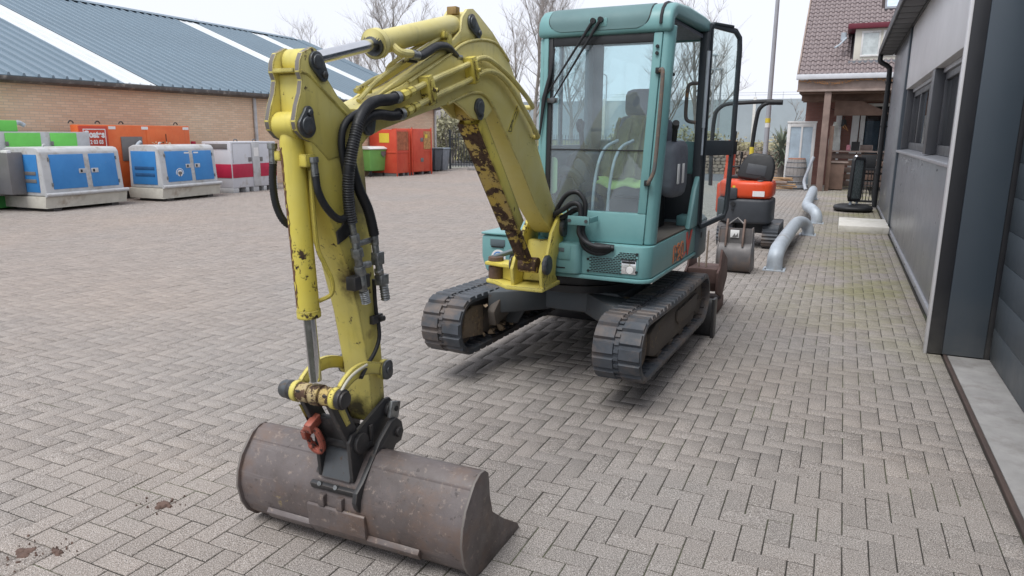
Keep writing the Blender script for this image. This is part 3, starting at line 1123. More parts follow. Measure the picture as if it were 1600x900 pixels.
# right hand side cover with maker's plates
mb = MB()
mb.prism([(-0.735, 0.94), (-0.735, 0.77), (-0.70, 0.665), (-0.66, 0.64), (-0.36, 0.64), (-0.36, 0.943)], 'y', 0.40, 1.24)
tb = mb.build('tool_box', TEAL, ex, 0.022, 3, xf=UX)
mb = MB()
mb.prism(rounded(-0.742, 0.39, -0.355, 1.245, 0.03, 0, 0, 0.03), 'z', 0.946, 0.960)
mb.build('lid', TEAL, tb, 0.005, xf=UX)
mb = MB()
mb.cyl((-0.60, 0.60, 0.960), (-0.60, 0.60, 0.978), 0.022, 12)
mb.build('cap', BLK, tb, 0.003, xf=UX)
mb = MB()
mb.box((-0.655, 0.3955, 0.862), (-0.53, 0.399, 0.912))
mb.build('maker_plate', CWGREY, tb, 0.001, xf=UX)
mb = MB()
mb.box((-0.645, 0.3925, 0.849), (-0.54, 0.3952, 0.860))
mb.build('maker_plate', BLK, tb, 0.0005, xf=UX)
for (r_, m_, d_) in ((0.062, STICKW, 0.0), (0.047, STICKB, 0.0015), (0.036, STICKW, 0.003), (0.020, STICKB, 0.0045)):
    mb = MB()
    mb.cyl((-0.585, 0.3985 - d_, 0.772), (-0.585, 0.3965 - d_, 0.772), r_, 28)
    mb.build('round_sticker', m_, tb, 0, xf=UX)
mb = MB()
mb.tube(smooth_path([(-0.43, 0.39, 0.95), (-0.425, 0.375, 0.93), (-0.43, 0.37, 0.89), (-0.415, 0.375, 0.86)], 4), 0.008, 8)
mb.build('lid_strap', BLK, tb, xf=UX)
mb = MB()
mb.cyl((-0.42, 0.385, 0.78), (-0.42, 0.405, 0.78), 0.065, 20)
mb.build('hole', BLK, tb, xf=UX)

# grille and lamp in the front panel
mb = MB()
gp = [(0.292, 0.922), (0.46, 0.928), (0.505, 0.965), (0.64, 0.972), (0.64, 0.835), (0.302, 0.815)]
mb.prism(gp, 'y', -0.036, -0.0302)
gr = mb.build('grille', TEAL, ex, 0.003, xf=UX)
mb = MB()
rowi = 0
z = 0.824
while z < 0.97:
    x = 0.315 + (0.011 if rowi % 2 else 0)
    while x < 0.628:
        top = 0.918 + (0.0 if x < 0.45 else min(0.045, (x - 0.45) * 0.9))
        if z < top - 0.004 and not (x > 0.525 and z < 0.918):
            mb.box((x, -0.0375, z), (x + 0.0185, -0.0362, z + 0.0068))
        x += 0.0225
    z += 0.0112
    rowi += 1
go = mb.build('grille_slots', BLK, gr, xf=UX)
go['kind'] = 'stuff'
for px_, pz_ in ((0.305, 0.905), (0.308, 0.828), (0.632, 0.96), (0.632, 0.845)):
    mb = MB()
    mb.cyl((px_, -0.040, pz_), (px_, -0.034, pz_), 0.009, 10)
    mb.build('bolt', BLK, gr, xf=UX)
mb = MB()
mb.box((0.532, -0.0385, 0.828), (0.628, -0.033, 0.915))
lp = mb.build('headlight', LAMPG, ex, 0.006, xf=UX)
mb = MB()
mb.box((0.530, -0.044, 0.9155), (0.630, -0.030, 0.923))
mb.box((0.536, -0.0405, 0.897), (0.624, -0.0388, 0.912))
mb.build('lamp_visor', BLK, lp, 0.001, xf=UX)
mb = MB()
mb.rev([(0, 0.008), (0.001, 0.022), (0.006, 0.024)], (0.590, -0.0445, 0.855), (0.590, -0.036, 0.855), 16)
mb.build('bulb', WHITE, lp, xf=UX)
# slot where the hoses enter
mb = MB()
mb.tube([(0.345, -0.031, 0.995), (0.40, -0.033, 0.992), (0.475, -0.032, 0.988)], 0.022, 12)
mb.build('hose_slot', BLK, ex, xf=UX)
# model lettering on the flank
rot = UX.to_3x3()
lettering('model_lettering', 'B30', 0.165, STICKO, ex, UX @ Vector((0.7155, 0.70, 0.872)), rot @ Vector((0, 1, 0.05)), (0, 0, 1), 0.007, 0.0, 1.15, 0.0015)
lettering('model_lettering', 'B30', 0.155, CWGREY, ex, UX @ Vector((0.7185, 0.712, 0.872)), rot @ Vector((0, 1, 0.05)), (0, 0, 1), -0.004, 0.0, 1.15, 0.001)
lettering('model_lettering', 'V', 0.22, STICKR, ex, UX @ Vector((0.7155, 0.98, 0.895)), rot @ Vector((0, 1, 0.05)), (0, 0, 1), 0.012, 0.25, 1.1, 0.0012)
mb = MB()
mb.prism([(0.78, 0.805), (0.90, 0.825), (0.94, 0.85), (0.82, 0.83)], 'x', 0.713, 0.7165)
mb.build('red_stripe', STICKR, ex, xf=UX)

# ---- cab
def yf(z):
    return 0.045 + (z - 1.0) * 0.092


def xl(z):
    return -0.118 - (z - 1.0) * 0.030


def xr(z):
    return 0.692 + (z - 1.0) * 0.022


def hexa(mb, z0, q0, z1, q1):
    vs = [(x, y, z0) for x, y in q0] + [(x, y, z1) for x, y in q1]
    mb.add(vs, [(0, 3, 2, 1), (4, 5, 6, 7), (0, 1, 5, 4), (1, 2, 6, 5), (2, 3, 7, 6), (3, 0, 4, 7)])


def post(mb, z0, z1, fx0, fx1, fy0, fy1):
    """post whose x/y limits are functions of z"""
    hexa(mb, z0, [(fx0(z0), fy0(z0)), (fx1(z0), fy0(z0)), (fx1(z0), fy1(z0)), (fx0(z0), fy1(z0))],
         z1, [(fx0(z1), fy0(z1)), (fx1(z1), fy0(z1)), (fx1(z1), fy1(z1)), (fx0(z1), fy1(z1))])


ZB, ZW, ZT = 1.008, 1.205, 2.315
mb = MB()
post(mb, ZB, ZW, lambda z: xl(z) + 0.04, lambda z: xr(z) - 0.05, yf, lambda z: yf(z) + 0.06)
cab = mb.build('cab', TEAL, ex, 0.008, xf=UX)
# left and right front posts
mb = MB()
post(mb, ZB + 0.02, ZT, xl, lambda z: xl(z) + 0.030, lambda z: yf(z) + 0.012, lambda z: yf(z) + 0.09)
mb.build('front_pillar', TEAL, cab, 0.010, xf=UX)
mb = MB()
post(mb, ZW + 0.0, ZT, lambda z: xl(z) + 0.031, lambda z: xl(z) + 0.065, yf, lambda z: yf(z) + 0.07)
mb.build('pillar_strip', TEAL, cab, 0.006, xf=UX)
mb = MB()
post(mb, ZW + 0.0, ZT, lambda z: xr(z) - 0.105, lambda z: xr(z) - 0.051, yf, lambda z: yf(z) + 0.07)
mb.build('pillar_strip', TEAL, cab, 0.006, xf=UX)
mb = MB()
q = lambda z: [(xr(z) - 0.050, yf(z) + 0.004), (xr(z) - 0.012, yf(z) + 0.012), (xr(z) + 0.012, yf(z) + 0.040), (xr(z) + 0.018, yf(z) + 0.08), (xr(z) + 0.005, yf(z) + 0.105), (xr(z) - 0.04, yf(z) + 0.10)]
v0 = [(a, b, ZB + 0.0) for a, b in q(ZB)]
v1 = [(a, b, 2.36) for a, b in q(2.36)]
mb.add(v0 + v1, [tuple(range(6))[::-1], tuple(range(6, 12))] + [(i, (i + 1) % 6, 6 + (i + 1) % 6, 6 + i) for i in range(6)])
mb.build('front_pillar', TEAL, cab, 0.012, 3, xf=UX)
# rear posts, window posts, lower walls
mb = MB()
mb.box((-0.20, 1.10, 1.02), (-0.12, 1.34, 2.44))
mb.build('rear_pillar', CWGREY, cab, 0.02, xf=UX)
mb = MB()
mb.box((-0.185, 0.56, 1.62), (-0.16, 0.59, 2.36))
mb.build('window_post', CWGREY, cab, 0.004, xf=UX)
mb = MB()
mb.box((0.668, 1.19, 1.02), (0.732, 1.27, 2.44))
mb.build('rear_pillar', FRAME, cab, 0.012, xf=UX)
mb = MB()
mb.box((-0.12, 1.285, 2.385), (0.674, 1.33, 2.42))
mb.build('rear_header', TEAL, cab, 0.006, xf=UX)
mb = MB()
mb.box((-0.12, 1.288, 1.02), (0.674, 1.33, 1.40))
mb.build('rear_wall', FRAME, cab, 0.006, xf=UX)
mb = MB()
mb.box((-0.12, 1.29, 1.401), (0.674, 1.33, 1.65))
mb.build('rear_wall', TEAL, cab, 0.006, xf=UX)
mb = MB()
mb.box((-0.19, 0.24, 2.34), (-0.14, 1.14, 2.42))
mb.build('side_header', CWGREY, cab, 0.006, xf=UX)
mb = MB()
mb.box((-0.18, 0.20, 1.02), (-0.145, 1.14, 1.62))
mb.build('side_wall', CWGREY, cab, 0.006, xf=UX)
mb = MB()
mb.box((0.60, 1.05, 1.02), (0.722, 1.20, 1.10))
mb.prism([(0.95, 1.01), (1.20, 1.01), (1.20, 1.40), (1.10, 1.30)], 'x', 0.69, 0.73)
mb.build('door_step', TEAL, cab, 0.01, xf=UX)
mb = MB()
mb.box((-0.10, 0.12, 1.008), (0.70, 1.28, 1.022))
mb.build('floor_mat', MUDDY, cab, 0.003, xf=UX)
# roof with rolled front edge
prof = [(0.155, 2.316), (0.150, 2.36), (0.158, 2.41), (0.185, 2.452), (0.235, 2.486), (0.30, 2.503), (0.60, 2.525), (1.10, 2.530), (1.33, 2.518), (1.385, 2.49), (1.40, 2.44), (1.40, 2.41), (1.34, 2.41), (1.20, 2.44), (0.30, 2.42), (0.24, 2.39), (0.225, 2.316)]
mb = MB()
mb.prism(prof, 'x', -0.165, 0.728)
mb.build('roof', TEAL, cab, 0.022, 3, xf=UX)
mb = MB()                                             # rain gutter strip over the rolled corner
gp = [Vector((0.66, y - 0.004, z + 0.002)) for y, z in prof[1:8]]
mb.tube(gp, 0.010, 8)
mb.build('roof_seal', BLK, cab, xf=UX)
# recessed dark panel on the rolled front, with its black seam
front = [(0.152, 2.345), (0.158, 2.41), (0.185, 2.452), (0.235, 2.486), (0.30, 2.503)]
fs_ = smooth_path([(0, a, b) for a, b in front], 5)


def roof_patch(inset, lift, mat_, name):
    mb = MB()
    n = len(fs_)
    L_ = [0]
    for a, b in zip(fs_, fs_[1:]):
        L_.append(L_[-1] + (b - a).length)
    T = L_[-1]
    rows = []
    R_ = 0.085
    for i, p in enumerate(fs_):
        t = fs_[min(i + 1, n - 1)] - fs_[max(i - 1, 0)]
        nv = Vector((0, -t.z, t.y)).normalized()
        if nv.y > 0 and nv.z < 0:
            nv = -nv
        d0 = L_[i]
        dx = 0
        if d0 < R_:
            dx = R_ - math.sqrt(max(0, R_ * R_ - (R_ - d0) ** 2))
        if i == 0 and inset > 0:
            pass
        x0, x1 = -0.085 + inset + dx, 0.585 - inset - dx * 0.9
        q_ = p + nv * lift
        rows.append(((x0, q_.y, q_.z), (x1, q_.y, q_.z)))
    vs = [v for r in rows for v in r]
    mb.add(vs, [(2 * i, 2 * i + 1, 2 * i + 3, 2 * i + 2) for i in range(n - 1)])
    # thickness skirt
    m_ = len(vs)
    vs2 = []
    for i, r in enumerate(rows):
        for v in r:
            vs2.append((v[0], v[1] + lift * 0.8, v[2] - lift * 0.8))
    mb.v += vs2
    for i in range(n - 1):
        mb.f += [(2 * i, 2 * i + 2, m_ + 2 * i + 2, m_ + 2 * i), (2 * i + 1, m_ + 2 * i + 1, m_ + 2 * i + 3, 2 * i + 3)]
        mb.m += [0, 0]
    mb.f.append((0, m_, m_ + 1, 1))
    mb.m.append(0)
    mb.build(name, mat_, cab, xf=UX)


roof_patch(-0.006, 0.0022, BLK, 'seam')
roof_patch(0.0, 0.0045, TEALD, 'roof_panel')
mb = MB()
mb.box((-0.13, 0.26, 2.395), (0.69, 1.28, 2.418))
mb.build('headlining', SEATM, cab, xf=UX)
# windscreen: seals and two panes
mb = MB()
sx0 = lambda z: xl(z) + 0.066
sx1 = lambda z: xr(z) - 0.106
post(mb, ZW, ZT - 0.002, sx0, lambda z: sx0(z) + 0.030, lambda z: yf(z) + 0.004, lambda z: yf(z) + 0.04)
mb.build('window_seal', BLK, cab, 0.004, xf=UX)
mb = MB()
post(mb, ZT - 0.055, ZT - 0.003, lambda z: sx0(z) + 0.031, sx1, lambda z: yf(z) + 0.006, lambda z: yf(z) + 0.04)
mb.build('window_seal', BLK, cab, 0.004, xf=UX)
mb = MB()
post(mb, 1.594, 1.603, lambda z: sx0(z) + 0.031, sx1, lambda z: yf(z) + 0.008, lambda z: yf(z) + 0.02)
mb.build('window_seal', BLK, cab, xf=UX)
mb = MB()
post(mb, 1.6035, ZT - 0.056, lambda z: sx0(z) + 0.031, lambda z: sx1(z) - 0.001, lambda z: yf(z) + 0.012, lambda z: yf(z) + 0.018)
mb.build('windscreen', GLASS, cab, smooth=0, xf=UX)
mb = MB()
post(mb, ZW + 0.003, 1.5935, lambda z: sx0(z) + 0.031, lambda z: sx1(z) - 0.001, lambda z: yf(z) + 0.012, lambda z: yf(z) + 0.018)
mb.build('lower_windscreen', GLASS, cab, smooth=0, xf=UX)
mb = MB()
mb.box((-0.12, 1.30, 1.652), (0.672, 1.306, 2.384))
mb.build('rear_window', GLASS, cab, smooth=0, xf=UX)
mb = MB()
mb.box((-0.170, 0.24, 1.622), (-0.164, 1.138, 2.338))
mb.build('side_window', GLASS, cab, smooth=0, xf=UX)
# header brackets, wiper gear
mb = MB()
mb.box((0.195, 0.146, 2.366), (0.315, 0.153, 2.418))
wb = mb.build('wiper_bracket', TEAL, cab, 0.003, xf=UX)
mb = MB()
mb.box((-0.135, yf(1.95) - 0.006, 1.925), (-0.06, yf(1.95) - 0.001, 1.985))
mb.build('hinge_plate', TEAL, cab, 0.002, xf=UX)
mb = MB()
for (a, b) in (((0.225, 0.135, 2.40), (-0.085, 0.118, 1.945)), ((0.275, 0.135, 2.405), (-0.03, 0.118, 1.93))):
    mb.tube([a, Vector(a).lerp(Vector(b), 0.3), b], [0.012, 0.0085, 0.005], 8)
    mb.cyl((a[0], 0.152, a[2]), (a[0], 0.125, a[2]), 0.018, 12)
wi = mb.build('wiper_arm', BLK, cab, xf=UX)
mb = MB()
mb.tube([(-0.042, 0.150, 2.245), (-0.060, 0.132, 2.09), (-0.092, 0.105, 1.93), (-0.115, 0.09, 1.68)], [0.006, 0.013, 0.016, 0.006], 8)
mb.build('wiper_blade', BLK, cab, xf=UX)
mb = MB()
mb.box((-0.075, 0.112, 1.90), (0.0, 0.122, 1.93))
mb.cyl((-0.03, 0.125, 1.915), (-0.03, 0.10, 1.915), 0.02, 10)
mb.build('wiper_link', PIN, cab, 0.002, xf=UX)
# handrail
mb = MB()
hp = smooth_path([(0.672, 0.14, 2.085), (0.690, 0.095, 2.085), (0.706, 0.080, 2.06), (0.704, 0.062, 1.80), (0.699, 0.040, 1.56), (0.692, 0.030, 1.47), (0.664, 0.028, 1.405), (0.655, 0.07, 1.40)], 6)
mb.tube(hp, 0.0125, 10)
HRAIL = worn_paint('handrail_paint', (0.09, 0.095, 0.10), (0.14, 0.14, 0.14), (0.05, 0.05, 0.05), (0.55, 0.30, 0.12), 1.2, chip=6)
hr = mb.build('handrail', HRAIL, cab, xf=UX)
for px_, pz_ in ((0.665, 2.085), (0.645, 1.40)):
    mb = MB()
    mb.box((px_ - 0.02, yf(pz_) - 0.02, pz_ - 0.018), (px_ + 0.015, yf(pz_) - 0.001, pz_ + 0.018))
    mb.build('rail_foot', BLK, hr, 0.004, xf=UX)
for z in (2.19, 2.23):
    mb = MB()
    mb.cyl((0.645, yf(z) - 0.014, z), (0.645, yf(z) - 0.001, z), 0.011, 10)
    mb.build('bolt', BLK, cab, xf=UX)
# grab handle and gas strut at the door opening
mb = MB()
mb.tube(smooth_path([(0.67, 1.19, 2.075), (0.625, 1.17, 2.07), (0.605, 1.165, 2.03), (0.600, 1.165, 1.86), (0.615, 1.17, 1.805), (0.67, 1.19, 1.79)], 5), 0.014, 10)
mb.build('grab_handle', HRAIL, cab, xf=UX)
# ---- open door
da = Vector((0.722, 1.215, 0))
db = Vector((0.885, 1.60, 0))
dd = (db - da).normalized()
dn = Vector((dd.y, -dd.x, 0))
DM = Matrix((dd, dn, Vector((0, 0, 1)))).transposed().to_4x4()
DM.translation = da
DX = UX @ DM
W_ = (db - da).length
mb = MB()
fr_pts = [(0.02, 0, 1.03), (0.02, 0, 2.46), (0.05, 0, 2.49), (W_ - 0.07, 0, 2.475), (W_ - 0.01, 0, 2.43), (W_, 0, 2.35), (W_ - 0.005, 0, 1.62), (W_ - 0.03, 0, 1.12), (W_ - 0.06, 0, 1.06), (0.05, 0, 1.0)]


def ring_frame(mb, pts, w_, t_):
    """flat-section frame following closed points in the local xz plane"""
    P = [Vector(p) for p in pts]
    n = len(P)
    vs = []
    for i, p in enumerate(P):
        t = (P[(i + 1) % n] - P[i - 1]).normalized()
        nn = Vector((t.z, 0, -t.x))
        for (a, b) in ((-w_, -t_), (w_, -t_), (w_, t_), (-w_, t_)):
            vs.append(p + nn * a + Vector((0, b, 0)))
    fs = []
    for i in range(n):
        j = (i + 1) % n
        for k in range(4):
            fs.append((i * 4 + k, i * 4 + (k + 1) % 4, j * 4 + (k + 1) % 4, j * 4 + k))
    mb.add(vs, fs)


ring_frame(mb, fr_pts, 0.019, 0.014)
door = mb.build('door', FRAME, ex, 0.005, xf=DX)
mb = MB()
mb.box((0.042, -0.015, 1.545), (W_ - 0.025, 0.015, 1.66))
mb.build('door_rail', FRAME, door, 0.005, xf=DX)
mb = MB()
mb.box((0.0, -0.022, 1.02), (0.052, 0.014, 2.50))
mb.build('door_edge', FRAME, door, 0.008, xf=DX)
mb = MB()
mb.prism([(0.050, 1.662), (W_ - 0.028, 1.662), (W_ - 0.022, 2.36), (W_ - 0.04, 2.42), (W_ - 0.09, 2.455), (0.050, 2.465)], 'y', -0.003, 0.003)
mb.build('door_glass', GLASSD, door, smooth=0, xf=DX)
mb = MB()
mb.prism([(0.050, 1.03), (W_ - 0.08, 1.085), (W_ - 0.052, 1.14), (W_ - 0.03, 1.543), (0.050, 1.543)], 'y', -0.003, 0.003)
mb.build('door_glass', GLASSD, door, smooth=0, xf=DX)
mb = MB()
mb.tube(smooth_path([(0.10, -0.04, 1.57), (0.16, -0.045, 1.60), (0.28, -0.04, 1.615), (0.38, -0.04, 1.59), (W_ + 0.01, -0.03, 1.61)], 4), 0.011, 8)
mb.box((W_ - 0.01, -0.03, 1.55), (W_ + 0.035, 0.02, 1.65))
mb.cyl((W_ + 0.02, 0, 1.65), (W_ + 0.03, 0.0, 1.73), 0.012, 8)
mb.build('door_latch', BLK, door, 0.003, xf=DX)
mb = MB()
mb.box((0.05, -0.02, 2.492), (0.30, 0.02, 2.512))
mb.build('door_flap', FRAME, door, 0.005, xf=DX)
mb = MB()
mb.cyl((0.735, 1.18, 1.75), (0.742, 1.17, 2.30), 0.013, 10)
mb.cyl((0.735, 1.18, 1.55), (0.736, 1.179, 1.76), 0.008, 8)
mb.build('gas_strut', GALV, ex, xf=UX)
# ---- cab interior
def blob(mb, c, size, n=14, m=10, seed=1, lump=0.12, p=2.6):
    """superellipsoid-like soft form"""
    r_ = random.Random(seed)
    vs = []
    for i in range(m + 1):
        v = -PI / 2 + PI * i / m
        for k in range(n):
            u = 2 * PI * k / n
            d = Vector((math.cos(v) * math.cos(u), math.cos(v) * math.sin(u), math.sin(v)))
            s_ = (abs(d.x) ** p + abs(d.y) ** p + abs(d.z) ** p) ** (-1 / p)
            s_ *= 1 + r_.uniform(-lump, lump)
            vs.append((c[0] + d.x * s_ * size[0] / 2, c[1] + d.y * s_ * size[1] / 2, c[2] + d.z * s_ * size[2] / 2))
    fs = []
    for i in range(m):
        for k in range(n):
            fs.append((i * n + k, i * n + (k + 1) % n, (i + 1) * n + (k + 1) % n, (i + 1) * n + k))
    mb.add(vs, fs)


def soft(name, c, size, mat_, parent, seed=1, lump=0.0, xf=UX, p=5):
    mb = MB()
    blob(mb, c, size, 20, 14, seed, lump, p)
    return mb.build(name, mat_, parent, xf=xf, smooth=80)


seat = soft('seat', (0.32, 0.80, 1.32), (0.46, 0.48, 0.14), SEATM, ex)
soft('seat_back', (0.32, 1.04, 1.58), (0.46, 0.13, 0.52), SEATM, seat)
soft('headrest', (0.33, 1.06, 1.93), (0.33, 0.10, 0.21), SEATM, seat)
mb = MB()
mb.box((0.12, 0.60, 1.022), (0.52, 1.02, 1.25))
mb.build('seat_base', BLK, seat, 0.01, xf=UX)
mb = MB()
mb.tube([(0.40, 1.05, 2.03), (0.42, 1.07, 2.10), (0.46, 1.1, 2.14), (0.50, 1.15, 2.14)], 0.012, 8)
mb.build('seat_belt', BLK, seat, xf=UX)
con = soft('control_console', (0.625, 0.82, 1.46), (0.12, 0.42, 0.40), SEATM, ex)
mb = MB()
mb.cyl((0.64, 0.70, 1.64), (0.655, 0.66, 1.75), 0.018, 10)
mb.cyl((0.655, 0.66, 1.75), (0.668, 0.62, 1.78), 0.024, 10)
mb.build('joystick', BLK, con, xf=UX)
for y_ in (0.66, 0.80):
    mb = MB()
    mb.box((0.684, y_, 1.36), (0.692, y_ + 0.05, 1.50))
    mb.build('warning_label', STICKW, con, 0.004, xf=UX)
con2 = soft('control_console', (-0.02, 0.80, 1.42), (0.14, 0.44, 0.30), SEATM, ex)
mb = MB()
mb.cyl((-0.02, 0.66, 1.55), (-0.02, 0.60, 1.74), 0.018, 10)
blob(mb, (-0.02, 0.59, 1.76), (0.06, 0.06, 0.09))
mb.build('joystick', BLK, con2, xf=UX)
mb = MB()
for x0_ in (0.20, 0.31):
    mb.tube(smooth_path([(x0_, 0.35, 1.03), (x0_, 0.30, 1.20), (x0_ + 0.01, 0.33, 1.45), (x0_ + 0.03, 0.42, 1.60), (x0_ + 0.10, 0.50, 1.66)], 5), 0.011, 8)
mb.build('travel_lever', GALV, ex, xf=UX)
mb = MB()
mb.tube(smooth_path([(-0.08, 0.30, 1.06), (-0.09, 0.30, 1.30), (-0.05, 0.30, 1.43), (0.04, 0.32, 1.44), (0.10, 0.34, 1.36)], 5), 0.034, 10)
mb.tube(smooth_path([(-0.02, 0.40, 1.40), (0.0, 0.38, 1.52), (0.06, 0.38, 1.56), (0.13, 0.40, 1.50), (0.17, 0.42, 1.38)], 5), 0.028, 10)
mb.build('armrest', BLK, ex, xf=UX)
mb = MB()
mb.prism(rounded(-0.118, 1.30, -0.012, 1.545, 0.02, 0.03, 0.03, 0.02), 'y', 0.16, 0.17)
mb.build('sun_sticker', simple('pale_green_sticker', (0.55, 0.72, 0.45), 0.6, 0, 0.05, 5, 0), ex, xf=UX)

# bag and cloth lying on the seat: things of their own
bg_ = MB()
rb = random.Random(11)
ring_z = [1.39, 1.46, 1.56, 1.66, 1.74, 1.80, 1.825]
ring_w = [(0.20, 0.17), (0.22, 0.18), (0.21, 0.165), (0.18, 0.14), (0.14, 0.11), (0.10, 0.075), (0.045, 0.04)]
nv_ = 26
vs = []
for z, (a, b) in zip(ring_z, ring_w):
    for k in range(nv_):
        u = 2 * PI * k / nv_
        f_ = 1 + 0.09 * math.sin(u * 6 + z * 9) + rb.uniform(-0.035, 0.035)
        vs.append((0.34 + (z - 1.39) * 0.12 + math.cos(u) * a * f_, 0.70 + math.sin(u) * b * f_, z + rb.uniform(-0.012, 0.012)))
fs = [(i * nv_ + k, i * nv_ + (k + 1) % nv_, (i + 1) * nv_ + (k + 1) % nv_, (i + 1) * nv_ + k) for i in range(len(ring_z) - 1) for k in range(nv_)]
fs += [tuple(range(nv_))[::-1], tuple((len(ring_z) - 1) * nv_ + k for k in range(nv_))]
bg_.add(vs, fs)
bag = thing('canvas_bag', 'olive canvas bag heaped on the cab seat behind the windscreen', 'bag', UX @ Vector((0.34, 0.70, 1.39)))
bg_.build('bag_body', OLIVE, bag, xf=UX, smooth=70)
for k, x_ in enumerate((0.24, 0.33, 0.42)):
    mb = MB()
    mb.tube(smooth_path([(x_, 0.51, 1.42), (x_ + 0.01, 0.505, 1.56), (x_ + 0.02, 0.56, 1.70), (x_ + 0.02, 0.64, 1.81)], 5), 0.012, 6)
    mb.build('strap', OLIVE, bag, xf=UX)
mb = MB()
n1, n2 = 16, 8
vs = []
for i in range(n1):
    for j in range(n2):
        x_ = 0.12 + 0.40 * i / (n1 - 1)
        y_ = 0.49 + 0.42 * j / (n2 - 1)
        z_ = 1.397 + 0.012 * math.sin(i * 0.9) + 0.008 * math.cos(j * 1.4 + i * 0.5)
        if j == 0:
            z_ -= 0.055
            y_ += 0.012
        vs.append((x_, y_, z_))
N0 = len(vs)
vs += [(a, b, c - 0.006) for a, b, c in vs]
fs = []
for i in range(n1 - 1):
    for j in range(n2 - 1):
        a = i * n2 + j
        fs += [(a, a + n2, a + n2 + 1, a + 1), (N0 + a, N0 + a + 1, N0 + a + n2 + 1, N0 + a + n2)]
mb.add(vs, fs)
cl_ = mb.build('hi_vis_cloth', LIME, smooth=80, xf=UX)
tag(cl_, 'lime green cloth spread over the seat under the olive bag', 'cloth')

# ------------------------------------------------------------------ swing post, boom, stick, bucket (one vertical plane)
BX = -1.745


def sym(mb, poly, h0, h1):
    """pair of plates either side of the boom plane"""
    mb.prism(poly, 'x', BX + h0, BX + h1)
    mb.prism(poly, 'x', BX - h1, BX - h0)
    return mb


def pin_boss(parent, y, z, x, r=0.038, s=1, tail=None, mat_=None):
    """dark pin head with its keeper plate on the side of a plate"""
    mb = MB()
    if tail:
        ty, tz, tr = tail
        d = Vector((0, ty - y, tz - z))
        L_ = d.length
        a0 = math.atan2(d.z, d.y)
        pts = []
        for k in range(13):
            a = a0 + PI / 2 + PI * k / 12
            pts.append((y + math.cos(a) * r * 1.25, z + math.sin(a) * r * 1.25))
        for k in range(9):
            a = a0 - PI / 2 + PI * k / 8
            pts.append((ty + math.cos(a) * tr, tz + math.sin(a) * tr))
        mb.prism(pts, 'x', x, x + s * 0.012)
        mb.cyl((x + s * 0.012, ty, tz), (x + s * 0.022, ty, tz), tr * 0.55, 6)
        mb.rev([(0, r * 0.9), (0.006, r * 0.85), (0.0065, r * 0.55)], (x + s * 0.012, y, z), (x + s * 0.03, y, z), 22)
    else:
        mb.rev([(0, r), (0.010, r), (0.013, r * 0.85), (0.013, r * 0.55), (0.009, r * 0.5)], (x, y, z), (x + s * 0.03, y, z), 22)
    return mb.build('pin', mat_ or PIN, parent, 0.0015)


# ---- swing post
post_poly = [(4.33, 1.185), (4.41, 1.185), (4.45, 1.12), (4.44, 0.99), (4.35, 0.965), (4.285, 0.90), (4.27, 0.80), (4.31, 0.758), (4.25, 0.728), (4.05, 0.745), (4.03, 0.86), (4.07, 0.925), (4.135, 0.95), (4.20, 1.08)]
mb = MB()
mb.prism(post_poly, 'x', BX + 0.085, BX + 0.112, rim=0)
sp_ = mb.build('swing_post', [YEL2, EDGEW], ex, 0.007)
mb = MB()
mb.prism(post_poly, 'x', BX - 0.112, BX - 0.085)
mb.build('side_plate', YEL2, sp_, 0.007)
mb = MB()
mb.prism([(4.17, 0.765), (4.235, 0.765), (4.31, 1.02), (4.25, 1.02)], 'x', BX - 0.084, BX + 0.084)
mb.build('web_plate', YEL2, sp_, 0.006)
mb = MB()
mb.prism([(BX + 0.118, 4.03), (BX + 0.122, 4.33), (BX - 0.20, 4.36), (BX - 0.34, 4.27), (BX - 0.345, 4.16), (BX - 0.27, 4.13), (BX - 0.13, 4.02)], 'z', 0.722, 0.750)
mb.build('base_plate', YEL2, sp_, 0.008)
mb = MB()
mb.prism([(BX - 0.10, 4.08), (BX - 0.10, 4.28), (BX - 0.34, 4.28), (BX - 0.35, 4.15), (BX - 0.27, 4.13)], 'z', 0.845, 0.868)
mb.build('arm_plate', YEL2, sp_, 0.006)
mb = MB()
mb.prism([(BX - 0.10, 4.12), (BX - 0.10, 4.20), (BX - 0.24, 4.24), (BX - 0.24, 4.20)], 'z', 0.751, 0.844)
mb.build('arm_web', YEL2, sp_, 0.004)
mb = MB()
mb.rev([(0, 0.02), (0, 0.045), (0.01, 0.05), (0.085, 0.05), (0.09, 0.04), (0.118, 0.04), (0.125, 0.052), (0.150, 0.05), (0.155, 0.02)], (BX - 0.295, 4.21, 0.745), (BX - 0.295, 4.21, 0.95), 22)
mb.build('swing_pin', simple('rusty_pin', (0.13, 0.085, 0.065), 0.75, 0.1, 0.35, 20, 0.3, 60), sp_)
mb = MB()
mb.box((-0.03, -0.02, -0.012), (0.36, 0.02, 0.012), Matrix.Translation((BX - 0.295, 4.22, 0.895)) @ Matrix.Rotation(math.radians(66), 4, 'Z') @ Matrix.Rotation(math.radians(-8), 4, 'Y'))
mb.build('swing_link', CWGREY, ex, 0.004)
mb = MB()
mb.cyl((BX - 0.22, 4.32, 0.80), (BX - 0.16, 4.95, 0.86), 0.042, 14)
mb.build('swing_cylinder', BLACKM, ex)
mb = MB()
mb.cyl((BX, 4.40, 0.70), (BX, 4.40, 1.0), 0.075, 20)
mb.prism([(BX - 0.16, 4.36), (BX + 0.16, 4.36), (BX + 0.22, 4.60), (BX - 0.22, 4.60)], 'z', 0.765, 0.97)
mb.build('king_pin', BLACKM, ex, 0.006)
for (y_, z_) in ((4.375, 1.10), (4.085, 0.892)):
    mb = MB()
    mb.rev([(0, 0.03), (0.0, 0.062), (0.018, 0.064), (0.026, 0.056), (0.028, 0.040), (0.022, 0.036), (0.022, 0.01)], (BX + 0.112, y_, z_), (BX + 0.2, y_, z_), 26)
    mb.build('pin', PIN, sp_)
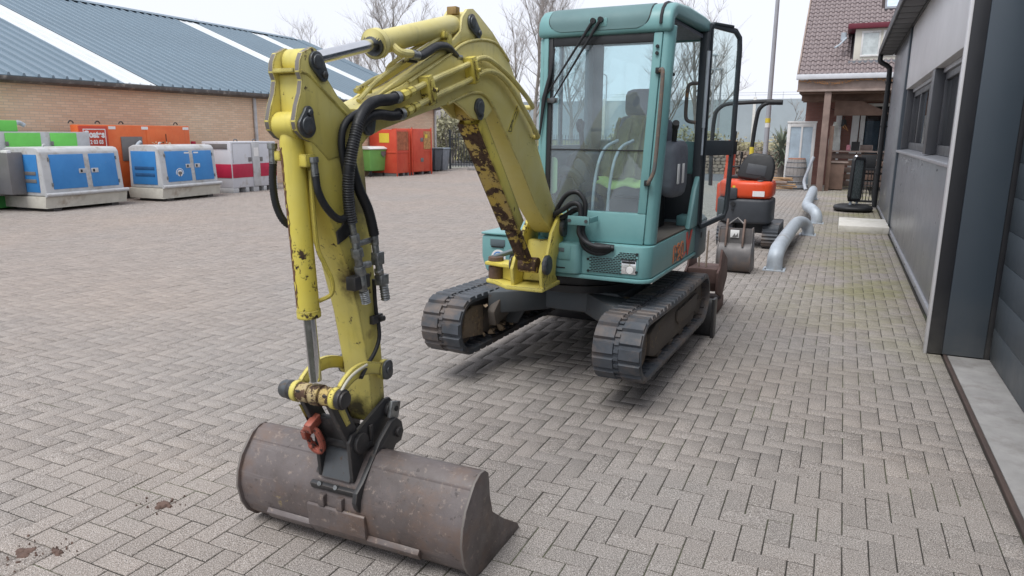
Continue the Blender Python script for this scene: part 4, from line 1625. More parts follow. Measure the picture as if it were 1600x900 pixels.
pin_boss(sp_, 4.085, 0.885, BX - 0.112, 0.046, -1)

# ---- boom
boom_poly = [(2.255, 1.70), (2.30, 1.672), (2.428, 1.712), (2.618, 1.755), (2.83, 1.803), (3.0, 1.838), (3.14, 1.879), (3.262, 1.894), (3.355, 1.877), (3.461, 1.806), (3.524, 1.745), (3.793, 1.51), (4.022, 1.274), (4.27, 1.085),
             (4.33, 1.06), (4.39, 1.07), (4.42, 1.12), (4.395, 1.18), (4.303, 1.285), (4.195, 1.42), (4.093, 1.555), (3.987, 1.69), (3.878, 1.80), (3.756, 1.95), (3.651, 2.055), (3.56, 2.125), (3.451, 2.160), (3.35, 2.166), (3.257, 2.153), (3.098, 2.115), (2.951, 2.046), (2.584, 1.894), (2.375, 1.825), (2.27, 1.79), (2.24, 1.745)]
mb = MB()
mb.prism(boom_poly, 'x', BX - 0.066, BX + 0.066)
boom = mb.build('boom', YEL, ex, 0.007, 2)
# raised edge bead where the side sheet meets the flanges
def bead(pts, r=0.0075, side=1):
    mb = MB()
    mb.tube(smooth_path([(BX + side * 0.066, a, b) for a, b in pts], 4), r, 8)
    mb.build('weld_bead', YEL, boom)


bead([(2.62, 1.905), (2.951, 2.042), (3.098, 2.110), (3.257, 2.148), (3.40, 2.158), (3.50, 2.142), (3.617, 2.08)])
bead([(2.95, 1.832), (3.14, 1.883), (3.262, 1.899), (3.355, 1.882), (3.461, 1.811), (3.53, 1.745), (3.66, 1.635)])
# ears carrying the stick cylinder, running down into a gusset on the boom
ear = [(2.385, 1.828), (2.584, 1.897), (2.951, 2.049), (3.098, 2.118), (3.257, 2.156), (3.451, 2.162), (3.585, 2.122), (3.44, 2.205), (3.285, 2.268), (3.225, 2.288), (3.165, 2.278), (3.118, 2.235), (3.10, 2.17), (3.03, 2.125), (2.70, 1.972), (2.50, 1.885)]
mb = MB()
mb.prism(ear, 'x', BX + 0.041, BX + 0.058)
er = mb.build('cylinder_ear', YEL, boom, 0.004)
mb = MB()
mb.prism(ear, 'x', BX - 0.058, BX - 0.041)
mb.build('cylinder_ear', YEL, boom, 0.004)
pin_boss(boom, 3.198, 2.222, BX + 0.058, 0.030, 1, (3.262, 2.180, 0.026))
# lugs for the boom cylinder
lug = [(3.02, 1.846), (3.14, 1.885), (3.262, 1.90), (3.37, 1.87), (3.43, 1.82), (3.36, 1.775), (3.28, 1.765), (3.20, 1.775), (3.13, 1.81)]
mb = MB()
mb.prism(lug, 'x', BX + 0.045, BX + 0.062)
mb.build('cylinder_lug', YEL, boom, 0.004)
mb = MB()
mb.prism(lug, 'x', BX - 0.062, BX - 0.045)
mb.build('cylinder_lug', YEL, boom, 0.004)
pin_boss(boom, 3.268, 1.822, BX + 0.062, 0.040, 1, (3.275, 1.79, 0.026))
# hard pipes along the side of the boom, with clamp blocks
pipe_r = 0.0135
for pts in ([(2.50, 1.838), (2.80, 1.934), (3.10, 2.018), (3.20, 2.052), (3.30, 2.063), (3.42, 2.040), (3.60, 1.986), (3.80, 1.900), (3.86, 1.868)],
            [(2.53, 1.778), (2.80, 1.862), (3.10, 1.945), (3.22, 1.985), (3.32, 2.005), (3.45, 1.992), (3.60, 1.932), (3.80, 1.808), (3.95, 1.700)]):
    mb = MB()
    q_ = [(BX + 0.095, a, b) for a, b in pts]
    e = q_[-1]
    q_ += [(BX + 0.09, e[1] + 0.03, e[2] - 0.02), (BX + 0.05, e[1] + 0.04, e[2] - 0.02), (BX - 0.02, e[1] + 0.04, e[2] - 0.02)]
    mb.tube(smooth_path(q_, 5), pipe_r, 10)
    mb.build('steel_pipe', YEL, boom)
for (y_, z_, a_) in ((2.735, 1.880, 18), (3.14, 1.995, 18)):
    mb = MB()
    M = Matrix.Translation((BX + 0.093, y_, z_)) @ Matrix.Rotation(math.radians(a_), 4, 'X')
    mb.box((-0.027, -0.026, -0.062), (0.026, 0.020, 0.062), M)
    mb.box((0.026, -0.018, -0.045), (0.034, 0.012, 0.045), M)
    cb = mb.build('pipe_clamp', YEL2, boom, 0.004)
    mb = MB()
    mb.cyl(M @ Vector((0.034, -0.003, 0.0)), M @ Vector((0.052, -0.003, 0.0)), 0.011, 6)
    mb.build('bolt', YEL2, cb, 0.002)
for (y_, z_) in ((2.50, 1.838), (2.53, 1.778)):
    mb = MB()
    mb.rev([(0, 0.012), (0.0, 0.021), (0.04, 0.021), (0.042, 0.016), (0.06, 0.016), (0.062, 0.023), (0.10, 0.023), (0.10, 0.01)], (BX + 0.095, y_ + 0.11, z_ + 0.034), (BX + 0.095, y_ - 0.02, z_ - 0.006), 8)
    mb.build('pipe_union', YEL2, boom)
# thin pipes on top of the boom
for xo, pts in ((0.030, [(2.32, 1.81), (2.45, 1.895), (2.62, 1.975), (2.95, 2.115), (3.06, 2.155)]), (-0.005, [(2.35, 1.85), (2.47, 1.90), (2.56, 1.93), (2.62, 1.98), (2.95, 2.12), (3.06, 2.16)])):
    mb = MB()
    mb.tube(smooth_path([(BX + xo, a, b + 0.008) for a, b in pts], 5), 0.0095, 8)
    mb.build('steel_pipe', YEL, boom)
mb = MB()
mb.cbox((BX + 0.045, 2.985, 2.105), (0.03, 0.05, 0.075))
mb.cbox((BX + 0.045, 2.955, 2.135), (0.034, 0.03, 0.03))
mb.build('pipe_clamp', YEL2, boom, 0.004)
mb = MB()
mb.cbox((BX + 0.036, 2.70, 2.005), (0.028, 0.05, 0.026))
mb.build('rubber_block', BLK, boom, 0.004)
mb = MB()
mb.cbox((BX, 2.40, 1.865), (0.06, 0.03, 0.03))
mb.build('pipe_bracket', YEL2, boom, 0.004)
# warning sign on the flank: outlined triangle, mark and strokes
LY = Vector((0, 0.57, -0.82)).normalized()
def flat_tri(mb, pts):
    mb.prism([(p[0], p[1]) for p in pts], 'x', BX + 0.0662, BX + 0.0675)
mb = MB()
flat_tri(mb, [(3.60, 1.715), (3.655, 1.695), (3.765, 1.825), (3.725, 1.86)])
ws = mb.build('warning_sign', simple('faded_label', (0.62, 0.52, 0.13), 0.6, 0, 0.1, 10), boom)
mb = MB()
def stroke(mb, a, b, w_=0.0045):
    a, b = Vector((0, a[0], a[1])), Vector((0, b[0], b[1]))
    d = (b - a).normalized()
    n_ = Vector((0, -d.z, d.y)) * w_ / 2
    q = [a + n_, b + n_, b - n_, a - n_]
    mb.prism([(v.y, v.z) for v in q], 'x', BX + 0.0676, BX + 0.0685)
for a, b in (((3.615, 1.712), (3.655, 1.712)), ((3.655, 1.712), (3.668, 1.775)), ((3.668, 1.775), (3.615, 1.712)), ((3.645, 1.722), (3.652, 1.75)), ((3.652, 1.735), (3.64, 1.735)),
             ((3.675, 1.76), (3.69, 1.80)), ((3.69, 1.80), (3.715, 1.82)), ((3.70, 1.775), (3.735, 1.82)), ((3.715, 1.83), (3.735, 1.85))):
    stroke(mb, a, b)
so2 = mb.build('pictogram', BLK, ws)
so2['kind'] = 'stuff'

# ---- boom cylinder with its rust-worn guard
mb = MB()
A_, B_ = Vector((BX, 3.268, 1.822)), Vector((BX, 4.085, 0.885))
ax = (B_ - A_).normalized()
mb.cyl(A_ + ax * 0.03, A_ + ax * 0.80, 0.043, 20)
bc = mb.build('boom_cylinder', YEL2, ex)
mb = MB()
mb.cyl(A_ + ax * 0.80, B_, 0.032, 16)
mb.cyl(B_ - Vector((0.06, 0, 0)), B_ + Vector((0.06, 0, 0)), 0.05, 18)
mb.build('rod', YELR, bc)
mb = MB()
mb.cyl(A_ - Vector((0.044, 0, 0)), A_ + Vector((0.044, 0, 0)), 0.06, 20)
mb.build('cylinder_eye', YELR, bc, 0.004)
fn = Vector((0, ax.z, -ax.y))                            # towards the front and down
GM = Matrix((Vector((1, 0, 0)), fn, -ax)).transposed().to_4x4()
GM.translation = A_
mb = MB()
mb.box((-0.056, 0.048, -0.86), (0.056, 0.057, -0.06))
mb.box((-0.0605, -0.02, -0.86), (-0.0562, 0.056, -0.06))
g1 = mb.build('rod_guard', YELR, bc, 0.002, xf=GM)
mb = MB()
mb.box((0.0562, -0.03, -0.86), (0.0605, 0.056, -0.06))
mb.build('guard_side', YEL2, bc, 0.002, xf=GM)
mb = MB()
mb.prism([(-0.036, 0.049), (0.036, 0.049), (0.030, 0.068), (-0.030, 0.068)], 'z', -1.12, -0.862)
mb.build('guard_foot', YELR, bc, 0.003, xf=GM)
mb = MB()
for (x_, z_) in ((-0.062, -0.40), (-0.062, -0.55)):
    mb.box((x_ - 0.012, 0.0, z_ - 0.02), (x_, 0.03, z_ + 0.02))
mb.build('guard_tab', YELR, bc, 0.002, xf=GM)

# ---- stick
box_poly = [(2.00, 1.80), (1.985, 1.735), (1.995, 1.66), (2.025, 1.52), (2.09, 1.36), (2.165, 1.20), (2.225, 1.0), (2.275, 0.75), (2.29, 0.55), (2.31, 0.50), (2.36, 0.495), (2.385, 0.53), (2.378, 0.725), (2.352, 1.04), (2.318, 1.37), (2.292, 1.67), (2.20, 1.775)]
mb = MB()
mb.prism(box_poly, 'x', BX - 0.066, BX + 0.066)
stick = mb.build('stick', YELS, ex, 0.012, 2)
plate = [(2.000, 1.974), (2.020, 1.984), (2.041, 1.980), (2.062, 1.955), (2.085, 1.893), (2.150, 1.825), (2.217, 1.785), (2.29, 1.785), (2.345, 1.745), (2.335, 1.69), (2.285, 1.655), (2.20, 1.62), (2.08, 1.60), (2.00, 1.665), (1.955, 1.678), (1.922, 1.705), (1.915, 1.735), (1.931, 1.787), (1.951, 1.829), (1.961, 1.871), (1.949, 1.898), (1.954, 1.932), (1.971, 1.962)]
for s in (1, -1):
    mb = MB()
    mb.prism(plate, 'x', BX + s * 0.067, BX + s * 0.048) if False else mb.prism(plate, 'x', min(BX + s * 0.046, BX + s * 0.0685), max(BX + s * 0.046, BX + s * 0.0685), rim=1)
    mb.build('stick_plate', [YELS, EDGEW], stick, 0.003)
mb = MB()
mb.tube(smooth_path([(BX + 0.0665, a, b) for a, b in ((1.955, 1.898), (2.00, 1.888), (2.08, 1.835), (2.16, 1.785), (2.235, 1.735))], 5), 0.007, 8)
mb.build('weld_bead', YEL2, stick)
mb = MB()
mb.box((BX - 0.0455, 1.975, 1.74), (BX + 0.0455, 1.995, 1.90))
mb.box((BX - 0.0455, 1.945, 1.895), (BX + 0.0455, 2.0, 1.91))
mb.build('plate_web', YEL2, stick, 0.003)
pin_boss(stick, 2.032, 1.936, BX + 0.0685, 0.028, 1, (2.062, 1.895, 0.024))
pin_boss(stick, 1.965, 1.722, BX + 0.0685, 0.034, 1, (1.975, 1.765, 0.022))
pin_boss(stick, 2.318, 1.730, BX + 0.0685, 0.034, 1, (2.345, 1.765, 0.024))
# soot stain and the hose clamp at the foot of the hoses come from the paint; bracket plate here
mb = MB()
mb.prism([(2.10, 1.34), (2.13, 1.355), (2.16, 1.39), (2.20, 1.40), (2.20, 1.33), (2.16, 1.31), (2.105, 1.29)], 'x', BX + 0.068, BX + 0.074)
mb.build('hose_bracket', BLACKM, stick, 0.002)
mb = MB()
mb.cbox((BX + 0.090, 2.195, 1.135), (0.045, 0.10, 0.055))
mb.build('valve_block', BLACKM, stick, 0.006)

# ---- hydraulic couplings hanging on the stick
def coupling(pts_r, name='hose_coupling', n=10, mat_=None):
    mb = MB()
    for p, q, r, nn in pts_r:
        mb.cyl(p, q, r, nn)
    return mb.build(name, mat_ or FIT, stick, 0.0015)


hx = BX + 0.105
coupling([((hx, 2.150, 1.375), (hx, 2.160, 1.325), 0.013, 10), ((hx, 2.160, 1.325), (hx, 2.168, 1.295), 0.020, 6), ((hx, 2.168, 1.295), (hx, 2.185, 1.20), 0.016, 8), ((hx, 2.172, 1.27), (hx, 2.18, 1.235), 0.024, 6), ((hx, 2.185, 1.20), (hx, 2.195, 1.165), 0.022, 6), ((hx, 2.195, 1.165), (hx, 2.205, 1.10), 0.017, 12)])
coupling([((hx, 2.170, 1.285), (hx, 2.262, 1.290), 0.012, 8), ((hx, 2.19, 1.2), (hx + 0.01, 2.24, 1.2), 0.014, 8)])
coupling([((hx + 0.01, 2.275, 1.315), (hx + 0.01, 2.278, 1.27), 0.016, 10), ((hx + 0.01, 2.278, 1.27), (hx + 0.01, 2.285, 1.225), 0.014, 8)])
mb = MB()
mb.cbox((hx + 0.012, 2.290, 1.215), (0.034, 0.045, 0.05))
mb.build('valve_block', FIT, stick, 0.003)
mb = MB()
mb.cbox((hx + 0.012, 2.312, 1.125), (0.036, 0.05, 0.042))
mb.build('valve_block', FIT, stick, 0.003)
coupling([((hx + 0.012, 2.292, 1.20), (hx + 0.012, 2.308, 1.13), 0.015, 10), ((hx + 0.012, 2.29, 1.17), (hx + 0.012, 2.30, 1.155), 0.02, 6)])
for (yc, z0_, z1_) in ((2.207, 1.10, 1.045), (2.322, 1.11, 1.035)):
    mb = MB()
    P = []
    R_ = []
    for k in range(15):
        t = k / 14
        P.append((hx + (0.012 if yc > 2.3 else 0), yc + t * 0.014, z0_ + (z1_ - z0_) * t))
        R_.append(0.0195 if k % 2 else 0.0165)
    R_[0] = R_[-1] = 0.012
    mb.tube(P, R_, 14)
    mb.build('quick_coupler', FIT, stick)
# hoses
def hose(name, pts, r, parent, corr=True, mat_=None):
    mb = MB()
    if corr:
        hose_mesh(mb, pts, r, 12, 0.0095, 0.07)
    else:
        mb.tube(smooth_path(pts, 6), r, 10)
    return mb.build(name, mat_ or HOSE, parent, smooth=60)


hose('hydraulic_hose', [(BX + 0.095, 2.49, 1.838), (BX + 0.105, 2.42, 1.826), (BX + 0.115, 2.33, 1.818), (BX + 0.125, 2.25, 1.795), (BX + 0.13, 2.19, 1.748), (BX + 0.13, 2.15, 1.67), (BX + 0.122, 2.128, 1.58), (BX + 0.112, 2.128, 1.51), (BX + 0.105, 2.138, 1.43), (BX + 0.105, 2.150, 1.37)], 0.0215, stick)
hose('hydraulic_hose', [(BX + 0.095, 2.52, 1.774), (BX + 0.10, 2.44, 1.765), (BX + 0.11, 2.34, 1.768), (BX + 0.11, 2.265, 1.755), (BX + 0.108, 2.205, 1.71), (BX + 0.10, 2.165, 1.62), (BX + 0.105, 2.195, 1.505), (BX + 0.112, 2.245, 1.41), (BX + 0.115, 2.275, 1.31)], 0.0195, stick)
for (y_, z_) in ((2.475, 1.836), (2.50, 1.772)):
    mb = MB()
    mb.rev([(0, 0.02), (0, 0.025), (0.03, 0.025), (0.03, 0.02)], (BX + 0.097, y_ + 0.02, z_ + 0.003), (BX + 0.1, y_ - 0.03, z_ - 0.001), 14)
    mb.build('hose_ferrule', FIT, stick)
hose('bucket_hose', [(BX + 0.075, 1.995, 1.56), (BX + 0.08, 1.998, 1.50), (BX + 0.085, 2.030, 1.44), (BX + 0.09, 2.085, 1.392), (BX + 0.092, 2.135, 1.392), (BX + 0.092, 2.170, 1.44), (BX + 0.085, 2.155, 1.54), (BX + 0.085, 2.135, 1.66), (BX + 0.09, 2.16, 1.735), (BX + 0.09, 2.26, 1.78)], 0.0135, stick)
hose('bucket_hose', [(BX - 0.075, 1.955, 1.60), (BX - 0.085, 1.957, 1.52), (BX - 0.085, 1.968, 1.44), (BX - 0.07, 1.99, 1.38), (BX - 0.05, 2.04, 1.35)], 0.0135, stick)
mb = MB()
mb.rev([(0, 0.01), (0, 0.014), (0.05, 0.014), (0.052, 0.018), (0.07, 0.018), (0.07, 0.01)], (BX + 0.075, 1.995, 1.545), (BX + 0.073, 1.99, 1.63), 10)
mb.build('hose_ferrule', FIT, stick)
mb = MB()
mb.rev([(0, 0.01), (0, 0.014), (0.05, 0.014), (0.052, 0.018), (0.07, 0.018), (0.07, 0.01)], (BX - 0.075, 1.955, 1.59), (BX - 0.075, 1.955, 1.68), 10)
mb.build('hose_ferrule', FIT, stick)
hose('grease_hose', [(BX + 0.088, 2.300, 1.125), (BX + 0.082, 2.31, 1.05), (BX + 0.076, 2.325, 0.98), (BX + 0.080, 2.332, 0.93), (BX + 0.085, 2.325, 0.87), (BX + 0.085, 2.29, 0.82), (BX + 0.09, 2.23, 0.785), (BX + 0.12, 2.15, 0.765)], 0.0085, stick, False)
mb = MB()
mb.cbox((BX + 0.075, 2.325, 0.955), (0.02, 0.07, 0.035))
mb.cyl((BX + 0.08, 2.34, 0.955), (BX + 0.105, 2.34, 0.957), 0.012, 8)
mb.build('hose_clip', BLACKM, stick, 0.003)
mb = MB()
mb.tube(smooth_path([(BX + 0.112, 2.20, 0.80), (BX + 0.118, 2.12, 0.795), (BX + 0.12, 2.06, 0.775), (BX + 0.12, 2.01, 0.735)], 5), 0.006, 8)
mb.build('grease_pipe', simple('pale_hose', (0.5, 0.48, 0.4), 0.6), stick)

# ---- stick cylinder (above the boom)
A2, B2 = Vector((BX, 2.032, 1.936)), Vector((BX, 3.198, 2.222))
a2 = (B2 - A2).normalized()
L2 = (B2 - A2).length
mb = MB()
mb.rev([(L2 - 0.745, 0.03), (L2 - 0.745, 0.060), (L2 - 0.715, 0.060), (L2 - 0.712, 0.047), (L2 - 0.10, 0.047), (L2 - 0.07, 0.040), (L2 - 0.05, 0.03)], A2, B2, 28)
sc_ = mb.build('stick_cylinder', YEL, ex)
mb = MB()
mb.rev([(L2 - 0.752, 0.026), (L2 - 0.752, 0.045), (L2 - 0.744, 0.047), (L2 - 0.744, 0.02)], A2, B2, 24)
mb.build('gland', PIN, sc_)
mb = MB()
mb.rev([(0.03, 0.0245), (L2 - 0.74, 0.0245)], A2, B2, 20)
mb.build('rod', CHROME, sc_)
mb = MB()
mb.cyl(A2 - Vector((0.042, 0, 0)), A2 + Vector((0.042, 0, 0)), 0.045, 22)
mb.build('rod_eye', YEL2, sc_, 0.004)
mb = MB()
mb.cyl(B2 - Vector((0.038, 0, 0)), B2 + Vector((0.038, 0, 0)), 0.05, 22)
mb.build('cylinder_eye', YEL, sc_, 0.004)
mb = MB()
mb.cbox(tuple(A2 + a2 * (L2 - 0.07) + Vector((0, 0, 0.062))), (0.05, 0.04, 0.035))
mb.build('port_block', simple('brown_block', (0.30, 0.2, 0.08), 0.7, 0, 0.3, 30), sc_, 0.003)
gp_ = A2 + a2 * (L2 - 0.66)
mb = MB()
mb.tube(smooth_path([gp_ + Vector((0.035, 0, -0.02)), gp_ + Vector((0.065, 0.01, -0.045)), gp_ + Vector((0.072, 0.06, -0.045)), gp_ + Vector((0.072, 0.10, -0.042))], 5), 0.017, 10)
mb.build('port_elbow', YEL, sc_)
h0 = gp_ + Vector((0.072, 0.10, -0.042))
hose('cylinder_hose', [h0, h0 + Vector((0, 0.05, -0.004)), h0 + Vector((0, 0.12, 0.022)), h0 + Vector((0, 0.20, 0.052)), h0 + Vector((-0.005, 0.29, 0.058)), h0 + Vector((-0.015, 0.36, 0.04)), h0 + Vector((-0.022, 0.41, 0.025))], 0.019, sc_, False)
for t_ in ((0.0, -0.004), (0.41, 0.025)):
    mb = MB()
    c = h0 + Vector((-0.022 if t_[0] > 0.2 else 0, t_[0], t_[1]))
    mb.cyl(c - Vector((0, 0.02, 0)), c + Vector((0, 0.03, 0)), 0.0205, 14)
    mb.build('hose_ferrule', FIT, sc_)
mb = MB()
c = h0 + Vector((-0.022, 0.43, 0.028))
mb.cyl(c, c + Vector((-0.01, 0.05, 0.012)), 0.016, 6)
mb.build('hose_union', YEL2, sc_)

# ---- bucket cylinder (in front of the stick)
A3, B3 = Vector((BX, 1.965, 1.722)), Vector((BX, 2.030, 0.720))
a3 = (B3 - A3).normalized()
mb = MB()
mb.rev([(0.0, 0.02), (0.03, 0.036), (0.06, 0.041), (0.665, 0.041), (0.668, 0.044), (0.695, 0.044), (0.698, 0.03)], A3, B3, 26)
bcy = mb.build('bucket_cylinder', YEL2, ex)
mb = MB()
mb.rev([(0.69, 0.0235), (0.95, 0.0235)], A3, B3, 20)
mb.build('rod', CHROME, bcy)
mb = MB()
mb.cyl(A3 - Vector((0.045, 0, 0)), A3 + Vector((0.045, 0, 0)), 0.046, 22)
mb.build('cylinder_eye', YEL2, bcy, 0.004)
p3 = A3 + a3 * 0.10
mb = MB()
mb.cbox((BX + 0.045, p3.y + 0.012, p3.z - 0.02), (0.05, 0.05, 0.045))
mb.build('port_block', YEL2, bcy, 0.004)
mb = MB()
mb.cbox((BX - 0.055, p3.y, p3.z - 0.005), (0.035, 0.045, 0.035))
mb.build('port_block', YEL2, bcy, 0.004)
mb = MB()
mb.tube(smooth_path([p3 + Vector((0.05, 0.03, -0.05)), A3 + a3 * 0.24 + Vector((0.052, 0.02, 0)), A3 + a3 * 0.42 + Vector((0.052, 0.02, 0)), A3 + a3 * 0.50 + Vector((0.064, 0.04, 0)), A3 + a3 * 0.56 + Vector((0.076, 0.055, 0)), A3 + a3 * 0.61 + Vector((0.072, 0.05, 0)), A3 + a3 * 0.635 + Vector((0.036, 0.02, 0))], 6), 0.0085, 8)
mb.build('steel_pipe', YEL2, bcy)
mb = MB()
rr = random.Random(6)
RUSTM = simple('flaked_rust', (0.13, 0.065, 0.035), 0.9, 0, 0.4, 30, 0.5, 80)
nn = 46
vs, fs = [], []
for k in range(nn + 1):
    c = A3 + a3 * (0.075 + 0.58 * k / nn)
    for e_ in (-1, 1):
        an = math.radians(-118) + e_ * math.radians(rr.uniform(5, 19))
        for r_ in (0.0405, 0.0422):
            vs.append(c + Vector((math.cos(an) * r_, math.sin(an) * r_, 0)))
for k in range(nn):
    o_ = k * 4
    fs += [(o_ + 1, o_ + 3, o_ + 7, o_ + 5), (o_, o_ + 1, o_ + 5, o_ + 4), (o_ + 2, o_ + 6, o_ + 7, o_ + 3)]
mb.add(vs, fs)
mb.build('rust_strip', RUSTM, bcy, 0)

# ---- links at the bottom
RY, RZ_ = 2.030, 0.715
LYY, LZ = 2.340, 0.737
def arc_link(h):
    n = 12
    up, lo = [], []
    for k in range(n + 1):
        t = k / n
        y_ = RY + (LYY - RY) * t
        z_ = RZ_ + (LZ - RZ_) * t + 0.058 * math.sin(PI * (t ** 0.8))
        up.append((y_, z_ + h))
        lo.append((y_, z_ - h))
    return up + lo[::-1]


for s in (1, -1):
    mb = MB()
    x0, x1 = sorted((BX + s * 0.083, BX + s * 0.103))
    mb.prism(arc_link(0.026), 'x', x0, x1)
    for (y_, z_) in ((RY, RZ_), (LYY, LZ)):
        mb.cyl((x0 - 0.003, y_, z_), (x1 + 0.003, y_, z_), 0.042, 20)
    lk = mb.build('side_link', YEL2, ex, 0.003)
    mb = MB()
    mb.prism(rounded(LYY - 0.032, LZ - 0.04, LYY + 0.032, LZ + 0.04, 0.025, 0.025, 0.025, 0.025), 'x', *sorted((BX + s * 0.1065, BX + s * 0.118)))
    mb.cyl((BX + s * 0.118, LYY, LZ), (BX + s * 0.124, LYY, LZ), 0.016, 14)
    mb.build('pin', PIN, lk, 0.002)
    mb = MB()
    mb.rev([(0, 0.040), (0.02, 0.040), (0.022, 0.032), (0.03, 0.032), (0.031, 0.02)], (BX + s * 0.1065, RY, RZ_), (BX + s * 0.2, RY, RZ_), 20)
    mb.build('pin', BLACKM, lk, 0.001)
mb = MB()
mb.rev([(0, 0.03), (0, 0.038), (0.05, 0.038), (0.052, 0.033), (0.062, 0.033), (0.064, 0.042), (0.106, 0.042), (0.108, 0.033), (0.112, 0.033), (0.114, 0.038), (0.158, 0.038), (0.158, 0.03)], (BX - 0.079, RY, RZ_), (BX + 0.079, RY, RZ_), 24)
mb.build('rod_eye', YELR, bcy)
mb = MB()
mb.rev([(0, 0.012), (0.0, 0.030), (0.012, 0.036), (0.05, 0.036), (0.052, 0.026), (0.06, 0.026)], (BX - 0.168, RY, RZ_), (BX - 0.10, RY, RZ_), 18)
mb.build('pin', PIN, bcy)
# bucket link down to the coupler
mb = MB()
bl2 = [(1.990, 0.735), (2.015, 0.675), (2.095, 0.515), (2.135, 0.455), (2.190, 0.465), (2.165, 0.545), (2.10, 0.66), (2.065, 0.735)]
for s in (1, -1):
    mb.prism(bl2, 'x', *sorted((BX + s * 0.052, BX + s * 0.076)))
mb.prism([(2.075, 0.60), (2.135, 0.48), (2.155, 0.49), (2.10, 0.61)], 'x', BX - 0.0515, BX + 0.0515)
blk = mb.build('bucket_link', YELR if False else BLACKM, ex, 0.005)
mb = MB()
mb.prism([(2.012, 0.668), (2.085, 0.525), (2.108, 0.545), (2.055, 0.655)], 'x', BX - 0.0785, BX - 0.0765)
mb.build('worn_paint_patch', YEL2, blk, 0.0)
mb = MB()
mb.prism([(2.055, 0.655), (2.10, 0.57), (2.125, 0.575), (2.09, 0.65)], 'x', BX + 0.0765, BX + 0.0785)
mb.build('worn_paint_patch', YEL2, blk, 0.0)
# ---- quick coupler
mb = MB()
qp = [(2.100, 0.50), (2.120, 0.528), (2.150, 0.528), (2.345, 0.600), (2.385, 0.598), (2.412, 0.565), (2.405, 0.47), (2.33, 0.43), (2.262, 0.40), (2.240, 0.312), (2.115, 0.322)]
for s in (1, -1):
    mb.prism(qp, 'x', *sorted((BX + s * 0.070, BX + s * 0.088)))
qc = mb.build('quick_coupler', BLACKM, ex, 0.005)
mb = MB()
mb.prism([(2.155, 0.442), (2.170, 0.450), (2.130, 0.315), (2.112, 0.322)], 'x', BX - 0.0695, BX + 0.0695)
mb.build('front_plate', UNDER, qc, 0.002)
mb = MB()
mb.prism([(2.20, 0.35), (2.36, 0.44), (2.36, 0.46), (2.20, 0.37)], 'x', BX - 0.0695, BX + 0.0695)
mb.build('cross_plate', BLACKM, qc, 0.002)
for (y_, z_, r_) in ((2.165, 0.478, 0.042), (2.372, 0.548, 0.034)):
    mb = MB()
    mb.cyl((BX - 0.069, y_, z_), (BX + 0.069, y_, z_), r_ * 0.9, 18)
    mb.cyl((BX + 0.0885, y_, z_), (BX + 0.105, y_, z_), r_, 20)
    mb.cyl((BX - 0.105, y_, z_), (BX - 0.0885, y_, z_), r_, 20)
    mb.build('pin', BLACKM, qc, 0.002)
mb = MB()
mb.box((-0.004, -0.034, -0.036), (0.012, 0.034, 0.036), Matrix.Translation((BX + 0.108, 2.378, 0.548)) @ Matrix.Rotation(math.radians(-18), 4, 'X'))
kp = mb.build('keeper_plate', FIT, qc, 0.004)
mb = MB()
mb.cyl((BX + 0.1205, 2.382, 0.552), (BX + 0.124, 2.382, 0.552), 0.012, 14)
mb.build('bolt', BLK, kp)
mb = MB()
mb.box((BX + 0.0885, 2.165, 0.44), (BX + 0.102, 2.235, 0.462), None)
mb.build('stop_block', BLACKM, qc, 0.003)
mb = MB()
mb.box((BX + 0.0885, 2.225, 0.442), (BX + 0.100, 2.245, 0.53))
mb.build('stop_block', BLACKM, qc, 0.003)
# red lifting hook
hk = Matrix.Translation((BX - 0.062, 2.075, 0.50)) @ Matrix.Rotation(math.radians(25), 4, 'X') @ Matrix.Rotation(math.radians(8), 4, 'Y')
mb = MB()
pts = [(0.0, 0, 0.075), (0.022, 0, 0.06), (0.032, 0, 0.02), (0.030, 0, -0.03), (0.012, 0, -0.062), (-0.014, 0, -0.060), (-0.028, 0, -0.032), (-0.030, 0, -0.008)]
mb.tube([hk @ Vector(p) for p in smooth_path(pts, 4)], [0.012] * 4 + [0.014] * 12 + [0.017] * 8 + [0.012] * 5, 10)
hook = mb.build('lifting_hook', REDHOOK, ex)
mb = MB()
mb.tube([hk @ Vector(p) for p in smooth_path([(0.0, 0, 0.078), (-0.024, 0.0, 0.064), (-0.040, 0, 0.035), (-0.042, 0, 0.008), (-0.030, 0, -0.012)], 4)], 0.011, 8)
mb.box((-0.050, -0.016, -0.002), (-0.026, 0.016, 0.045), hk)
mb.box((-0.012, -0.022, 0.06), (0.018, 0.05, 0.105), hk)
mb.build('hook_latch', REDHOOK, hook, 0.003)

